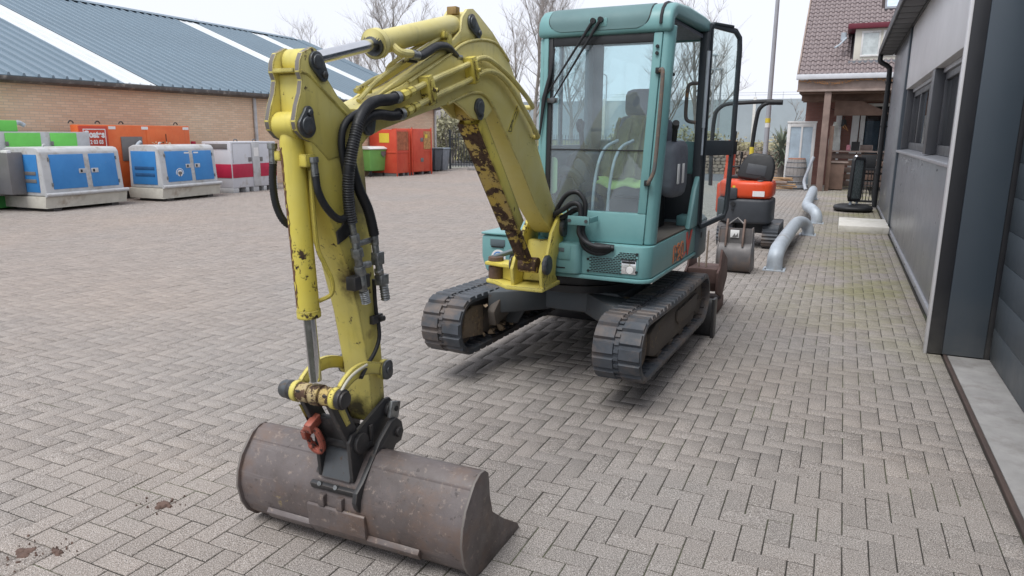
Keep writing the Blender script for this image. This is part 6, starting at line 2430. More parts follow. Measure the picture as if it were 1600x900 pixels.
def cage(loc, deg, W_, D_, H_, label, door):
    M = frame_at(*loc, deg)
    c = thing('steel_cabinet', label, 'cabinet', (loc[0], loc[1], 0), 'red steel cabinets by the warehouse corner')
    mb = MB()
    mb.box((-D_, 0, 0.12), (0, W_, H_), M)
    mb.build('body', GREDC, c, 0.015)
    for y0_ in (-0.012, W_ - 0.05):
        mb = MB()
        mb.box((0.0005, y0_, 0.0), (0.03, y0_ + 0.06, H_ + 0.05), M)
        mb.build('corner_post', GREDC, c, 0.004)
    mb = MB()
    mb.box((0.0005, 0.05, H_ * 0.50), (0.022, W_ - 0.052, H_ * 0.53), M)
    mb.box((-D_, -0.02, H_ * 0.50), (-0.01, -0.0005, H_ * 0.53), M)
    mb.build('rail', GREDC, c, 0.003)
    if door:
        mb = MB()
        mb.box((0.0225, 0.06, 0.15), (0.04, W_ * 0.56, H_ - 0.03), M)
        d = mb.build('door', GREDC, c, 0.006)
        for z_ in (H_ * 0.72, H_ * 0.28):
            mb = MB()
            mb.box((0.0405, W_ * 0.40, z_), (0.052, W_ * 0.54, z_ + 0.16), M)
            mb.build('lock_plate', GDARK, d, 0.004)
        mb = MB()
        mb.box((0.0005, W_ * 0.60, H_ * 0.56), (0.02, W_ - 0.07, H_ - 0.10), M)
        mb.build('notice_panel', simple('faded_notice', (0.45, 0.25, 0.10), 0.7, 0, 0.4, 9), c)
        mb = MB()
        mb.box((0.0205, W_ * 0.66, H_ * 0.80), (0.024, W_ * 0.78, H_ * 0.88), M)
        mb.build('label', STICKY, c)
    else:
        mb = MB()
        mb.box((-D_ * 0.62, -0.012, H_ * 0.72), (-D_ * 0.25, -0.0005, H_ * 0.92), M)
        mb.build('notice', STICKY, c)
        mb = MB()
        mb.box((0.0005, 0.07, H_ * 0.56), (0.012, W_ - 0.07, H_ - 0.08), M)
        mb.build('rusty_panel', simple('rusty_red', (0.36, 0.12, 0.06), 0.8, 0, 0.35, 6), c)
    for y_ in (0.02, W_ * 0.5, W_ - 0.14):
        mb = MB()
        mb.box((-D_ + 0.05, y_, 0.0), (-0.005, y_ + 0.12, 0.118), M)
        mb.build('foot', GDARK, c)
    return c


cage((-15.95, 23.9), 0, 0.95, 1.25, 1.82, 'red steel cabinet with a yellow notice on its side, behind the green bin', False)
cage((-15.90, 24.95), -4, 1.38, 1.0, 1.86, 'red steel cabinet with a locked door near the grey wheelie bins', True)
BGREY = simple('grey_bin_plastic', (0.085, 0.095, 0.11), 0.6, 0, 0.1, 3)
BGREYL = simple('blue_grey_lid', (0.30, 0.36, 0.42), 0.55, 0, 0.1, 3)
for k, (x_, y_, lab) in enumerate(((-16.55, 27.15, 'dark grey wheelie bin next to the red cabinet'), (-16.45, 27.75, 'dark grey wheelie bin in the middle of the row by the warehouse corner'), (-16.40, 28.35, 'grey wheelie bin with blue lid nearest the railing'))):
    M = frame_at(x_, y_, -5)
    b = thing('wheelie_bin', lab, 'wheelie bin', (x_, y_, 0), 'wheelie bins by the warehouse corner')
    mb = MB()
    vs = []
    for (z, i) in ((0.05, 0.07), (0.98, 0.0)):
        vs += [M @ Vector(v) for v in ((-0.6 + i, 0 + i, z), (0 - i, 0 + i, z), (0 - i, 0.54 - i, z), (-0.6 + i, 0.54 - i, z))]
    mb.add(vs, [(0, 3, 2, 1), (4, 5, 6, 7), (0, 1, 5, 4), (1, 2, 6, 5), (2, 3, 7, 6), (3, 0, 4, 7)])
    mb.build('body', BGREY if k < 2 else simple('mid_grey_bin', (0.2, 0.22, 0.25), 0.6), b, 0.02)
    mb = MB()
    mb.box((-0.63, -0.02, 0.985), (0.03, 0.56, 1.04), M)
    mb.build('lid', BGREYL if k == 2 else BGREY, b, 0.015)
    for yy_ in (0.03, 0.51):
        mb = MB()
        mb.cyl(M @ Vector((-0.5, yy_ - 0.025, 0.1)), M @ Vector((-0.5, yy_ + 0.025, 0.1)), 0.1, 14)
        mb.build('wheel', BLK, b)

RAILM = simple('dark_railing_paint', (0.045, 0.055, 0.065), 0.5, 0, 0.1, 5, 0)
fn_ = thing('railing', 'dark steel bar railing with gate between warehouse and street', 'railing', (-14, 31.5, 0))
FP0, FP1 = Vector((-17.2, 30.4, 0)), Vector((-8.4, 33.4, 0))
FD = (FP1 - FP0).normalized()
FL = (FP1 - FP0).length
FM = Matrix((FD, Vector((-FD.y, FD.x, 0)), Vector((0, 0, 1)))).transposed().to_4x4()
FM.translation = FP0
for z_ in (0.18, 1.40):
    mb = MB()
    mb.box((0, -0.018, z_), (FL, 0.018, z_ + 0.045), FM)
    mb.build('rail', RAILM, fn_)
barme = None
s_ = 0.0
k = 0
while s_ < FL:
    if k % 16 == 0:
        mb = MB()
        mb.box((s_ - 0.045, -0.045, 0), (s_ + 0.045, 0.045, 1.85), FM)
        mb.build('post', RAILM, fn_)
    elif barme is None:
        mb = MB()
        mb.box((-0.012, -0.012, 0.1), (0.012, 0.012, 1.66))
        tmp = mb.build('bar', RAILM, fn_)
        barme = tmp.data
        for v in barme.vertices:
            v.co += Vector(fn_['_org'])
        tmp.matrix_local = Matrix.Translation(FM @ Vector((s_, 0, 0)) - Vector(fn_['_org']))
    else:
        piece('bar', barme, RAILM, fn_, Matrix.Translation(FM @ Vector((s_, 0, 0))))
    s_ += 0.135
    k += 1
mb = MB()
mb.box((-0.4, -0.2, 0), (0.4, 0.2, 0.16), frame_at(-15.6, 30.0, 20))
tag(mb.build('kerb_block', CONC, None, 0.02), 'low concrete block at the foot of the railing by the bins', 'block')

# ------------------------------------------------------------------ far background: bank, sound barrier, trees, lamp posts
def gx(u, Y):
    """world x of the vertical line of sight at column u (of 1600) at distance Y"""
    return Y * math.tan(math.atan((u - 800) / FPX) - YAW)


GRASSM = simple('winter_grass', (0.22, 0.20, 0.09), 0.95, 0, 0.35, 1.5, 0.4, 20, dirt=(0.11, 0.13, 0.04), dirt_amt=0.7, dscale=0.6)
ROADM = simple('road_asphalt', (0.16, 0.16, 0.165), 0.9, 0, 0.12, 1.0, 0.1, 60)
mb = MB()
mb.add([(-60, 34.2, -0.035), (20, 34.2, -0.035), (20, 41, -0.035), (-60, 41, -0.035)], [(0, 1, 2, 3)])
struct(mb.build('road', ROADM, smooth=0))
mb = MB()
mb.add([(-80, 41, -0.03), (40, 41, -0.03), (40, 49, 1.25), (-80, 49, 1.25), (-80, 60, 1.3), (40, 60, 1.3)], [(0, 1, 2, 3), (3, 2, 5, 4)])
struct(mb.build('grass_bank', GRASSM, smooth=0))
BARR = simple('sound_barrier_panel', (0.40, 0.46, 0.52), 0.5, 0, 0.08, 0.7, 0.02, 10)
GRAVEL = simple('dark_gravel', (0.13, 0.135, 0.15), 0.95, 0, 0.45, 12, 0.6, 40)
nb_ = thing('sound_barrier', 'blue grey sound barrier with white posts beyond the yard', 'sound barrier', (-9, 50, 1.2))
x = -22.5
pme = None
while x < 1.0:
    mb = MB()
    mb.box((x + 0.06, 49.97, 1.1), (x + 3.34, 50.05, 4.0))
    mb.build('barrier_panel', BARR, nb_)
    mb = MB()
    mb.box((x - 0.09, 49.88, 0.9), (x + 0.09, 50.12, 4.15))
    mb.build('barrier_post', WHITE, nb_, 0.01)
    x += 3.4
mb = MB()
for z_ in (4.25, 4.40):
    mb.box((-22.5, 49.99, z_), (1.0, 50.01, z_ + 0.02))
xx = -22.5
while xx < 1:
    mb.box((xx - 0.012, 49.985, 4.0), (xx + 0.012, 50.015, 4.45))
    xx += 1.7
o_ = mb.build('top_wire', GALV, nb_)
o_['kind'] = 'stuff'

# stone basket wall in front of the bank, built of stacked stones
STONE = simple('gabion_stone', (0.27, 0.22, 0.175), 0.95, 0, 0.4, 3, 0.5, 30)
gw = thing('stone_wall', 'low brown stone basket wall behind the orange machine', 'wall', (-3.5, 32.2, 0))
mb = MB()
mb.box((-8.4, 32.15, 0.0), (-1.0, 32.8, 1.02))
mb.build('wall_core', simple('wall_core', (0.12, 0.10, 0.08), 0.95), gw)
rr = random.Random(3)
stm = []
for k in range(5):
    mb = MB()
    blob(mb, (0, 0, 0), (0.24, 0.12, 0.15), 7, 4, k + 3, 0.16, 4)
    t_ = mb.build('stone', STONE, gw, smooth=30)
    for v in t_.data.vertices:
        v.co += Vector(gw['_org'])
    stm.append(t_.data)
    t_.location = Vector((-8.3 + k * 0.25, 32.13, 0.08)) - Vector(gw['_org'])
for r_ in range(7):
    xk = -8.3 + (1.3 if r_ == 0 else 0) + 0.1 * (r_ % 2)
    while xk < -1.1:
        M = Matrix.Translation((xk, 32.12 + rr.uniform(-0.02, 0.02), 0.08 + r_ * 0.145)) @ Matrix.Rotation(rr.uniform(-0.2, 0.2), 4, 'Y')
        piece('stone', rr.choice(stm), None, gw, M)
        xk += rr.uniform(0.20, 0.27)
mb = MB()
mb.add([(-9, 27.5, -0.004), (-1.6, 27.5, -0.004), (-1.6, 32.2, 0.05), (-9, 32.2, 0.05)], [(0, 1, 2, 3)])
struct(mb.build('gravel_bed', GRAVEL, smooth=0))

# ---- bare winter trees
BARK = simple('winter_bark', (0.24, 0.215, 0.195), 0.95, 0, 0.3, 3, 0.4, 20)
TWIG = simple('winter_twigs', (0.36, 0.325, 0.31), 0.95, 0, 0.25, 1, 0)  # twig and bark colours paled to paint in the distant haze


def winter_tree(x, y, h, spread, seed, label, trunk_r=0.16, z0=0.0, dense=1.0, upright=0.6, group='bare winter trees round the yard'):
    rr = random.Random(seed)
    t = thing('bare_tree', label, 'tree', (x, y, z0), group)
    tb, bb, tw = MB(), MB(), MB()

    def grow(mb, p, d, L_, r, n, wob, sides):
        pts, rad = [p], [r]
        q = p.copy()
        for k in range(n):
            d = (d + Vector((rr.gauss(0, wob), rr.gauss(0, wob), rr.gauss(0, wob * 0.5) + 0.05 * upright))).normalized()
            q = q + d * L_ / n
            pts.append(q.copy())
            rad.append(max(r * (1 - 0.75 * (k + 1) / n), 0.006))
        mb.tube(pts, rad, sides, cap=False)
        return pts, rad, d

    base = Vector((x, y, z0))
    pts, rad, d = grow(tb, base, Vector((rr.uniform(-0.06, 0.06), rr.uniform(-0.06, 0.06), 1)), h * 0.86, trunk_r, 9, 0.06, 8)
    nb1 = int(13 * dense)
    for i in range(nb1):
        f = 0.22 + 0.76 * (i + rr.random()) / nb1
        k = min(int(f * 9), 8)
        p = pts[k].lerp(pts[k + 1], f * 9 - k)
        a = rr.uniform(0, 2 * PI)
        out = spread * (1.0 - 0.55 * f)
        d1 = Vector((math.cos(a) * out, math.sin(a) * out, 0.45 + upright * rr.uniform(0.6, 1.3))).normalized()
        L1 = h * (0.46 - 0.24 * f) * rr.uniform(0.8, 1.25)
        p1, r1, _ = grow(bb, p, d1, L1, rad[k] * 0.42 + 0.006, 5, 0.10, 5)
        for j in range(int(8 * dense)):
            g_ = 0.2 + 0.8 * rr.random()
            kk = min(int(g_ * 5), 4)
            q = p1[kk].lerp(p1[kk + 1], g_ * 5 - kk)
            d2 = (d1 * 0.6 + Vector((rr.gauss(0, 0.6), rr.gauss(0, 0.6), rr.uniform(0.0, 0.9)))).normalized()
            L2 = L1 * rr.uniform(0.28, 0.55)
            p2, r2, _ = grow(bb, q, d2, L2, max(r1[kk] * 0.45, 0.008), 4, 0.14, 4)
            for m_ in range(int(13 * dense)):
                g2 = rr.random()
                k2 = min(int(g2 * 4), 3)
                q2 = p2[k2].lerp(p2[k2 + 1], g2 * 4 - k2)
                d3 = (d2 * 0.6 + Vector((rr.gauss(0, 0.6), rr.gauss(0, 0.6), rr.uniform(0.0, 0.8)))).normalized()
                L3 = L2 * rr.uniform(0.3, 0.7)
                mid = q2 + d3 * L3 * 0.5 + Vector((rr.gauss(0, 0.03), rr.gauss(0, 0.03), 0.02))
                tw.tube([q2, mid, q2 + d3 * L3 + Vector((0, 0, 0.16 * L3))], [0.0085, 0.006, 0.0035], 3, cap=False)
    tb.build('trunk', BARK, t)
    bb.build('limbs', BARK, t, smooth=60)
    c = tw.build('crown', TWIG, t, smooth=0)
    c['kind'] = 'stuff'
    return t


winter_tree(gx(350, 62), 62, 12.3, 0.7, 21, 'bare tree whose thin tips just show above the blue roof ridge', 0.16, 0, 0.8)
winter_tree(gx(482, 60), 60, 12.0, 0.85, 22, 'small bare tree above the roof left of the stick top', 0.17, 0, 0.9)
winter_tree(gx(608, 52), 52, 12.4, 1.0, 23, 'broad bare tree right under the yellow stick cylinder', 0.2, 0, 1.25, 0.7)
winter_tree(gx(660, 58), 58, 11.8, 0.9, 24, 'bare tree behind the yellow boom, overlapping the broad one', 0.2, 0, 1.1, 0.7)
winter_tree(gx(560, 55), 55, 9.6, 0.9, 27, 'lower bare tree at the gable end of the warehouse roof', 0.16, 0, 1.0, 0.7)
winter_tree(gx(832, 43), 43, 12.6, 0.75, 25, 'tall bare tree between the boom and the left side of the cab', 0.15, 0, 1.2, 0.9)
winter_tree(gx(800, 50), 50, 9.6, 0.8, 26, 'bare tree behind the bend of the boom', 0.15, 0, 0.9, 0.8)
winter_tree(gx(892, 48), 48, 8.8, 0.9, 31, 'bare tree seen through the left part of the windscreen', 0.16, 0, 1.0, 0.6)
winter_tree(gx(1030, 46), 46, 8.2, 0.9, 32, 'bare tree seen through the windscreen beside the right post', 0.16, 0, 1.0, 0.6)
winter_tree(gx(1082, 44), 44, 8.6, 0.95, 33, 'bare tree seen through the open door of the cab', 0.17, 0, 1.0, 0.6)
winter_tree(gx(1216, 38), 38, 3.3, 1.0, 35, 'small leafless shrub behind the spiky plant', 0.04, 0.2, 0.45, 0.5)

# scrub by the railing: many small leaf faces on stems
LEAFD = simple('dull_leaves', (0.30, 0.29, 0.19), 0.9, 0, 0.5, 0.9, 0)  # leaf colour lightened to stand in for haze


def scrub(x, y, w_, d_, h, n, seed, label, mat_=LEAFD, leaf=0.12):
    rr = random.Random(seed)
    t = thing('bush', label, 'bush', (x, y, 0), 'scrub beyond the railing')
    st, lv = MB(), MB()
    for _ in range(40):
        a = Vector((x + rr.uniform(-w_, w_) * 0.6, y + rr.uniform(-d_, d_) * 0.6, 0))
        b = Vector((x + rr.uniform(-w_, w_), y + rr.uniform(-d_, d_), h * rr.uniform(0.5, 1.1)))
        m = a.lerp(b, 0.5) + Vector((rr.gauss(0, 0.15), rr.gauss(0, 0.15), 0.1))
        st.tube([a, m, b], [0.03, 0.02, 0.008], 4, cap=False)
    cl_n = 26
    cen = [(Vector((x + rr.uniform(-w_, w_), y + rr.uniform(-d_, d_), h * rr.uniform(0.15, 0.95))), rr.uniform(0.25, 0.6)) for _ in range(cl_n)]
    for _ in range(n):
        c, r = rr.choice(cen)
        p = c + Vector((rr.gauss(0, 1), rr.gauss(0, 1), rr.gauss(0, 0.8))) * r * 0.55
        if p.z < 0.05:
            continue
        a = Vector((rr.gauss(0, 1), rr.gauss(0, 1), rr.gauss(0, 1))).normalized()
        b = a.orthogonal().normalized()
        s_ = leaf * rr.uniform(0.5, 1.2)
        lv.add([p - a * s_, p + b * s_ * 0.45, p + a * s_, p - b * s_ * 0.45], [(0, 1, 2, 3)])
    st.build('stems', BARK, t)
    c = lv.build('foliage', mat_, t, smooth=0)
    c['kind'] = 'stuff'


scrub(gx(700, 37), 37, 1.6, 1.2, 2.9, 2600, 41, 'dull green scrub beyond the railing beside the warehouse corner')
scrub(gx(742, 39), 39, 1.7, 1.2, 2.3, 1900, 42, 'olive scrub beyond the railing under the boom')
scrub(gx(790, 40), 40, 1.8, 1.2, 1.9, 1700, 43, 'low scrub behind the boom and railing')
scrub(gx(1040, 41), 41, 3.0, 1.2, 1.7, 4200, 44, 'yellowish scrub on the bank seen through the cab', simple('yellow_scrub', (0.27, 0.26, 0.15), 0.9, 0, 0.4, 0.9, 0))
DRYG = simple('dry_grass', (0.33, 0.30, 0.20), 0.95, 0, 0.35, 1.2, 0)
scrub(gx(1150, 40), 40, 2.6, 0.8, 1.4, 1700, 45, 'dry yellow growth on the bank below the sound barrier', DRYG, 0.14)
scrub(gx(1205, 41), 41, 1.5, 0.8, 1.1, 800, 46, 'sparse dry growth on the bank next to the lamp post', DRYG, 0.14)

# low pale van or shed beyond the scrub is a plain far building
fb = thing('far_shed', 'low pale industrial shed far beyond the scrub', 'shed', (-36, 62, 0))
mb = MB()
mb.box((-40, 60, 0), (-27, 66, 3.0))
mb.build('wall', simple('far_pale_wall', (0.5, 0.5, 0.5), 0.8), fb)
mb = MB()
mb.prism([(59.6, 3.0), (66.4, 3.0), (63, 4.0)], 'x', -40.3, -26.7)
mb.build('roof', simple('far_roof', (0.22, 0.2, 0.2), 0.8), fb)
mb = MB()
mb.box((-33, 59.95, 0), (-31, 60.0, 2.4))
mb.build('door', GALV, fb)

# ---- lamp posts
LPOLE = simple('lamp_post_paint', (0.36, 0.37, 0.40), 0.55, 0, 0.08, 2, 0)


def lamp_post(u, Y, h, label, arm=0.0, kind='post', r=0.055, stripe=False):
    x = gx(u, Y)
    t = thing('lamp_post', label, 'lamp post', (x, Y, 0), 'street lamps beyond the yard')
    mb = MB()
    if kind == 'curved':
        mb.tube(smooth_path([(x, Y, 0), (x, Y, h * 0.6), (x, Y, h - 0.5), (x - 0.12, Y, h - 0.12), (x - 0.5, Y, h), (x - 0.9, Y, h)], 5), [r] * 21 + [r * 0.8] * 5, 10)
    else:
        mb.cyl((x, Y, 0), (x, Y, h), r * 1.35, 12, r * 0.8)
    mb.build('pole', LPOLE, t)
    if arm:
        mb = MB()
        mb.prism([(x - arm, h - 0.02), (x + 0.1, h - 0.04), (x + 0.1, h + 0.08), (x - arm * 0.6, h + 0.10), (x - arm, h + 0.04)], 'y', Y - 0.16, Y + 0.16)
        mb.build('lamp_head', GALV, t, 0.02)
    if stripe:
        for z_, m_ in ((2.18, STICKY), (2.00, STICKW)):
            mb = MB()
            mb.cyl((x, Y, z_), (x, Y, z_ + 0.17), r * 1.35, 12)
            mb.build('band', m_, t)


lamp_post(1187, 30, 9.5, 'tall grey lamp post with yellow and white bands behind the orange machine', r=0.075, stripe=True)
lamp_post(1101, 42, 6.0, 'lamp post with a flat head seen through the open cab door', 0.75)
lamp_post(1112, 44, 5.4, 'lamp post seen through the upper glass of the cab door', 0.6)
lamp_post(940, 60, 6.7, 'curved lamp post seen through the middle of the windscreen', 0.0, 'curved')
lamp_post(1008, 47, 9.0, 'plain tall post seen through the windscreen left of the handrail', r=0.06)

# ------------------------------------------------------------------ brick house with tiled roof and verandah
HB = brick_wall_mat('red_brown_brick', (0.26, 0.135, 0.115), (0.22, 0.11, 0.095), (0.22, 0.15, 0.13), 'xz')
TILE = simple('brown_roof_tile', (0.235, 0.195, 0.195), 0.6, 0, 0.2, 5, 0.2, 40, dirt=(0.26, 0.20, 0.18), dirt_amt=0.4, dscale=7)
WOODD = simple('dark_brown_wood', (0.17, 0.11, 0.085), 0.75, 0, 0.25, 3, 0.25, 30)
WOODG = simple('weathered_wood', (0.31, 0.245, 0.215), 0.85, 0, 0.25, 3, 0.3, 30)
CREAM = simple('cream_paint', (0.70, 0.67, 0.58), 0.5, 0, 0.05, 3)
BURG = simple('burgundy_paint', (0.14, 0.02, 0.035), 0.45, 0, 0.1, 3)
LEAD = simple('lead_sheet', (0.20, 0.21, 0.23), 0.6, 0.2, 0.15, 4)
hs = thing('house', 'brick house with brown tiled roof, dormer and open verandah behind the office', 'house', (0.5, 26, 0))
RS = 0.80
EY, EZ = 24.38, 3.50
ang = math.atan(RS)
TW, TL = 0.155, 0.232
tb_ = MB()
seg = 10
vs = []
for r_, (ly_, lift) in enumerate(((0.0, 0.028), (0.0, 0.0), (TL + 0.06, 0.012))):
    pass
prof = [(TW * k / seg, 0.024 * math.sin(2 * PI * (k / seg) - 0.4)) for k in range(seg + 1)]
for (ly_, lz) in ((0.0, 0.028), (TL + 0.05, 0.0)):
    for (px_, pz_) in prof:
        vs.append((px_ + 0.002 * (1 if px_ == 0 else -1 if px_ == TW else 0), ly_, pz_ + lz))
for (px_, pz_) in prof:
    vs.append((px_, 0.0, pz_ + 0.004))
n_ = seg + 1
fs = [(k, k + 1, n_ + k + 1, n_ + k) for k in range(seg)] + [(2 * n_ + k, 2 * n_ + k + 1, k + 1, k) for k in range(seg)]
tme = bpy.data.meshes.new('roof_tile')
tme.from_pydata(vs, [], fs)
tme.polygons.foreach_set('use_smooth', [True] * len(tme.polygons))
tme.set_sharp_from_angle(angle=math.radians(40))
tme.materials.append(TILE)
RM = Matrix.Translation((0, EY, EZ)) @ Matrix.Rotation(ang, 4, 'X')
rr = random.Random(9)
upper = []
ntile = 0
for r_ in range(28):
    for c_ in range(19):
        x_ = -1.46 + c_ * TW
        M = RM @ Matrix.Translation((x_ + rr.uniform(-0.003, 0.003), r_ * TL, 0.03 + rr.uniform(-0.004, 0.004)))
        zc = (M @ Vector((0, TL, 0))).z
        if 0.02 < x_ + TW * 0.6 and x_ < 1.25 and 3.98 < zc < 5.15:
            continue
        if x_ > 0.68 and 5.70 < zc < 6.55 and x_ < 1.8:
            continue
        ntile += 1
        if ntile <= 290:
            piece('roof_tile', tme, None, hs, M)
        else:
            upper.append(M)
mb = MB()
for M in upper:
    mb.add([M @ v.co for v in tme.vertices], [tuple(p.vertices) for p in tme.polygons])
ut = mb.build('roof_tiles', TILE, hs, smooth=40)
ut['kind'] = 'stuff'
mb = MB()
d0 = RM @ Vector((0, 0, 0))
mb.box((-1.45, 0, -0.06), (6.0, 9.0, 0.0), RM)
mb.build('roof_deck', simple('roof_underlay', (0.06, 0.045, 0.045), 0.9), hs)
mb = MB()
mb.box((-1.50, -0.02, -0.12), (-1.455, 9.0, 0.10), RM)
mb.build('verge_board', WOODG, hs, 0.005)
mb = MB()
mb.box((-1.30, 27.6, 0.0), (6.0, 27.9, 4.2))
mb.build('wall', HB, hs)
mb = MB()
mb.prism([(27.61, 4.2), (27.61, 5.95), (34.0, 9.5), (34.0, 0.0), (27.91, 0.0), (27.91, 4.2)], 'x', -1.28, -1.0)
mb.build('gable_wall', HB, hs)
# dormer
mb = MB()
mb.box((0.02, 24.90, 3.94), (2.6, 27.2, 4.86))
dm = mb.build('dormer', CREAM, hs, 0.01)
mb = MB()
mb.box((-0.20, 24.74, 4.861), (2.7, 27.4, 5.01))
mb.build('dormer_fascia', BURG, dm, 0.01)
mb = MB()
mb.box((0.005, 25.0, 3.99), (0.018, 26.4, 4.83))
mb.box((-0.10, 24.78, 3.86), (2.6, 24.897, 3.935), None)
mb.build('lead_flashing', LEAD, dm)
for x0_ in (0.20, 0.78, 1.36, 1.94):
    mb = MB()
    for a_, b_, c_, d_ in ((x0_, x0_ + 0.52, 4.05, 4.105), (x0_, x0_ + 0.52, 4.735, 4.79), (x0_, x0_ + 0.05, 4.106, 4.734), (x0_ + 0.47, x0_ + 0.52, 4.106, 4.734)):
        mb.box((a_, 24.86, c_), (b_, 24.899, d_))
    fr_ = mb.build('window_frame', WHITE, dm, 0.004)
    mb = MB()
    mb.box((x0_ + 0.051, 24.88, 4.106), (x0_ + 0.469, 24.888, 4.734))
    mb.build('pane', simple('pale_blind', (0.55, 0.60, 0.60), 0.3), fr_)
mb = MB()
mb.box((-0.02, 24.90, 4.86), (0.0, 24.92, 4.86))
mb = MB()
mb.cyl((-0.30, 24.95, 4.55), (-0.30, 24.95, 4.78), 0.08, 12)
mb.tube([(-0.22, 24.9, 4.62), (-0.40, 24.72, 4.40), (-0.52, 24.68, 4.32)], 0.028, 8)
mb.build('flue_pipe', GALV, hs)
mb = MB()
vp = RM @ Vector((0.9, 7.2, 0.1))
mb.box((0.80, 3.42, 0.03), (1.80, 4.60, 0.10), RM)
sk = mb.build('roof_window', LEAD, hs, 0.01)
mb = MB()
mb.box((0.86, 3.52, 0.101), (1.74, 4.52, 0.108), RM)
mb.build('pane', simple('sky_pane', (0.5, 0.58, 0.68), 0.15), sk)
# verandah: gutter, beam, posts, ceiling
mb = MB()
mb.prism([(24.20, 3.38), (24.36, 3.376), (24.38, 3.49), (24.20, 3.53)], 'x', -1.50, 1.9)
mb.build('gutter', simple('zinc_gutter', (0.62, 0.63, 0.66), 0.5, 0.2, 0.08, 4), hs, 0.008)
mb = MB()
mb.box((-1.45, 24.38, 3.08), (1.9, 24.52, 3.375))
bm_ = mb.build('verandah_beam', WOODG, hs, 0.008)
mb = MB()
mb.box((-1.46, 24.30, 3.02), (1.9, 24.40, 3.079))
mb.build('beam_trim', WOODG, bm_, 0.006)
mb = MB()
mb.box((-1.40, 24.53, 2.98), (1.9, 27.6, 3.06))
mb.build('ceiling_boards', WOODD, hs)
for y_ in (25.2, 26.2):
    mb = MB()
    mb.box((-1.35, y_, 2.78), (1.9, y_ + 0.12, 2.977))
    mb.build('joist', WOODD, hs, 0.005)
mb = MB()
mb.prism([(-0.35, 2.32), (1.05, 2.32), (1.20, 2.38), (1.05, 2.46), (0.4, 2.76), (-0.35, 2.76)], 'y', 25.0, 25.08)
mb.build('fascia_plank', WOODD, hs, 0.006)
mb = MB()
mb.box((-0.66, 24.36, 0.0), (-0.47, 24.52, 3.02))
mb.build('verandah_post', simple('brown_post', (0.24, 0.175, 0.15), 0.8, 0, 0.2, 3, 0.3, 30), hs, 0.008)
mb = MB()
mb.box((-0.42, 24.60, 0.0), (-0.30, 24.75, 2.0))
mb.build('verandah_post', WOODD, hs, 0.008)
# fairy lights wound along the beam
rr = random.Random(14)
mb = MB()
for k in range(230):
    x_ = rr.uniform(-1.45, 1.3)
    z_ = 3.30 + 0.05 * math.sin(x_ * 3) + rr.gauss(0, 0.022)
    mb.box((x_, 24.28 + rr.uniform(0, 0.03), z_), (x_ + 0.022, 24.31, z_ + 0.018))
fl = mb.build('fairy_lights', simple('amber_bulbs', (0.50, 0.25, 0.10), 0.5))
tag(fl, 'string of amber fairy lights along the verandah beam', 'fairy lights')
fl['kind'] = 'stuff'
# doors in the back wall
for (x0_, x1_, zt) in ((0.20, 0.42, 2.78), (0.46, 1.9, 2.78)):
    mb = MB()
    if x1_ - x0_ < 0.4:
        mb.box((x0_, 27.50, 0.0), (x1_, 27.60, zt))
    else:
        for a_, b_, c_, d_ in ((x0_, x0_ + 0.14, 0, zt), (x0_ + 0.62, x0_ + 0.75, 0, zt - 0.101), (x1_ - 0.12, x1_, 0, zt), (x0_ + 0.141, x1_ - 0.121, zt - 0.1, zt)):
            mb.box((a_, 27.50, c_), (b_, 27.60, d_))
    df = mb.build('door_frame', WHITE, hs, 0.006)
    if x1_ - x0_ > 0.4:
        for a_, b_ in ((x0_ + 0.142, x0_ + 0.618), (x0_ + 0.752, x1_ - 0.122)):
            mb = MB()
            mb.box((a_, 27.55, 0.0), (b_, 27.56, zt - 0.102))
            mb.build('pane', WGLASS, df)
            mb = MB()
            mb.box((a_ + 0.02, 27.59, 0.9), (b_ - 0.02, 27.598, 2.2))
            mb.build('blind', simple('pale_blue_blind', (0.48, 0.55, 0.62), 0.7), df)
mb = MB()
mb.box((-0.30, 27.50, 0.0), (-0.12, 27.6, 2.5))
mb.build('door_frame', WHITE, hs, 0.006)

# wall lamp, planter fence, chest and other things under the verandah
t = thing('wall_lamp', 'black lantern hung on the brick wall under the verandah', 'lantern', (-0.05, 27.45, 2.1))
mb = MB()
mb.cyl((-0.05, 27.42, 2.02), (-0.05, 27.42, 2.24), 0.09, 8, 0.07)
mb.build('lantern', BLK, t)
mb = MB()
mb.tube([(-0.05, 27.42, 2.24), (-0.05, 27.42, 2.32), (-0.05, 27.59, 2.34)], 0.018, 6)
mb.tube([(-0.5, 27.46, 2.62), (-0.2, 27.44, 2.48), (0.05, 27.46, 2.55)], 0.012, 6)
mb.build('bracket', BLK, t)
pf = thing('planter_wall', 'dark wooden planter of horizontal boards at the back of the verandah', 'planter', (0.4, 25.7, 0))
for k in range(5):
    mb = MB()
    mb.box((-0.30, 25.70, 0.10 + k * 0.22), (1.55, 25.74, 0.27 + k * 0.22))
    mb.build('board', WOODD if k % 2 else simple('grey_board', (0.15, 0.11, 0.095), 0.85, 0, 0.25, 3, 0.2), pf, 0.006)
mb = MB()
mb.box((-0.34, 25.60, 1.19), (1.55, 25.95, 1.235))
mb.build('top_board', WOODG, pf, 0.006)
for x_ in (-0.28, 0.55, 1.4):
    mb = MB()
    mb.box((x_, 25.745, 0.0), (x_ + 0.09, 25.83, 1.188))
    mb.build('post', WOODD, pf, 0.005)
ch = thing('storage_chest', 'dark brown storage chest with papers on top beside the verandah post', 'chest', (-0.1, 25.2, 0))
mb = MB()
mb.box((-0.36, 25.0, 0.03), (0.10, 25.45, 0.86))
mb.build('body', WOODD, ch, 0.01)
mb = MB()
mb.box((-0.38, 24.97, 0.862), (0.20, 25.48, 0.90))
mb.build('lid', WOODG, ch, 0.006)
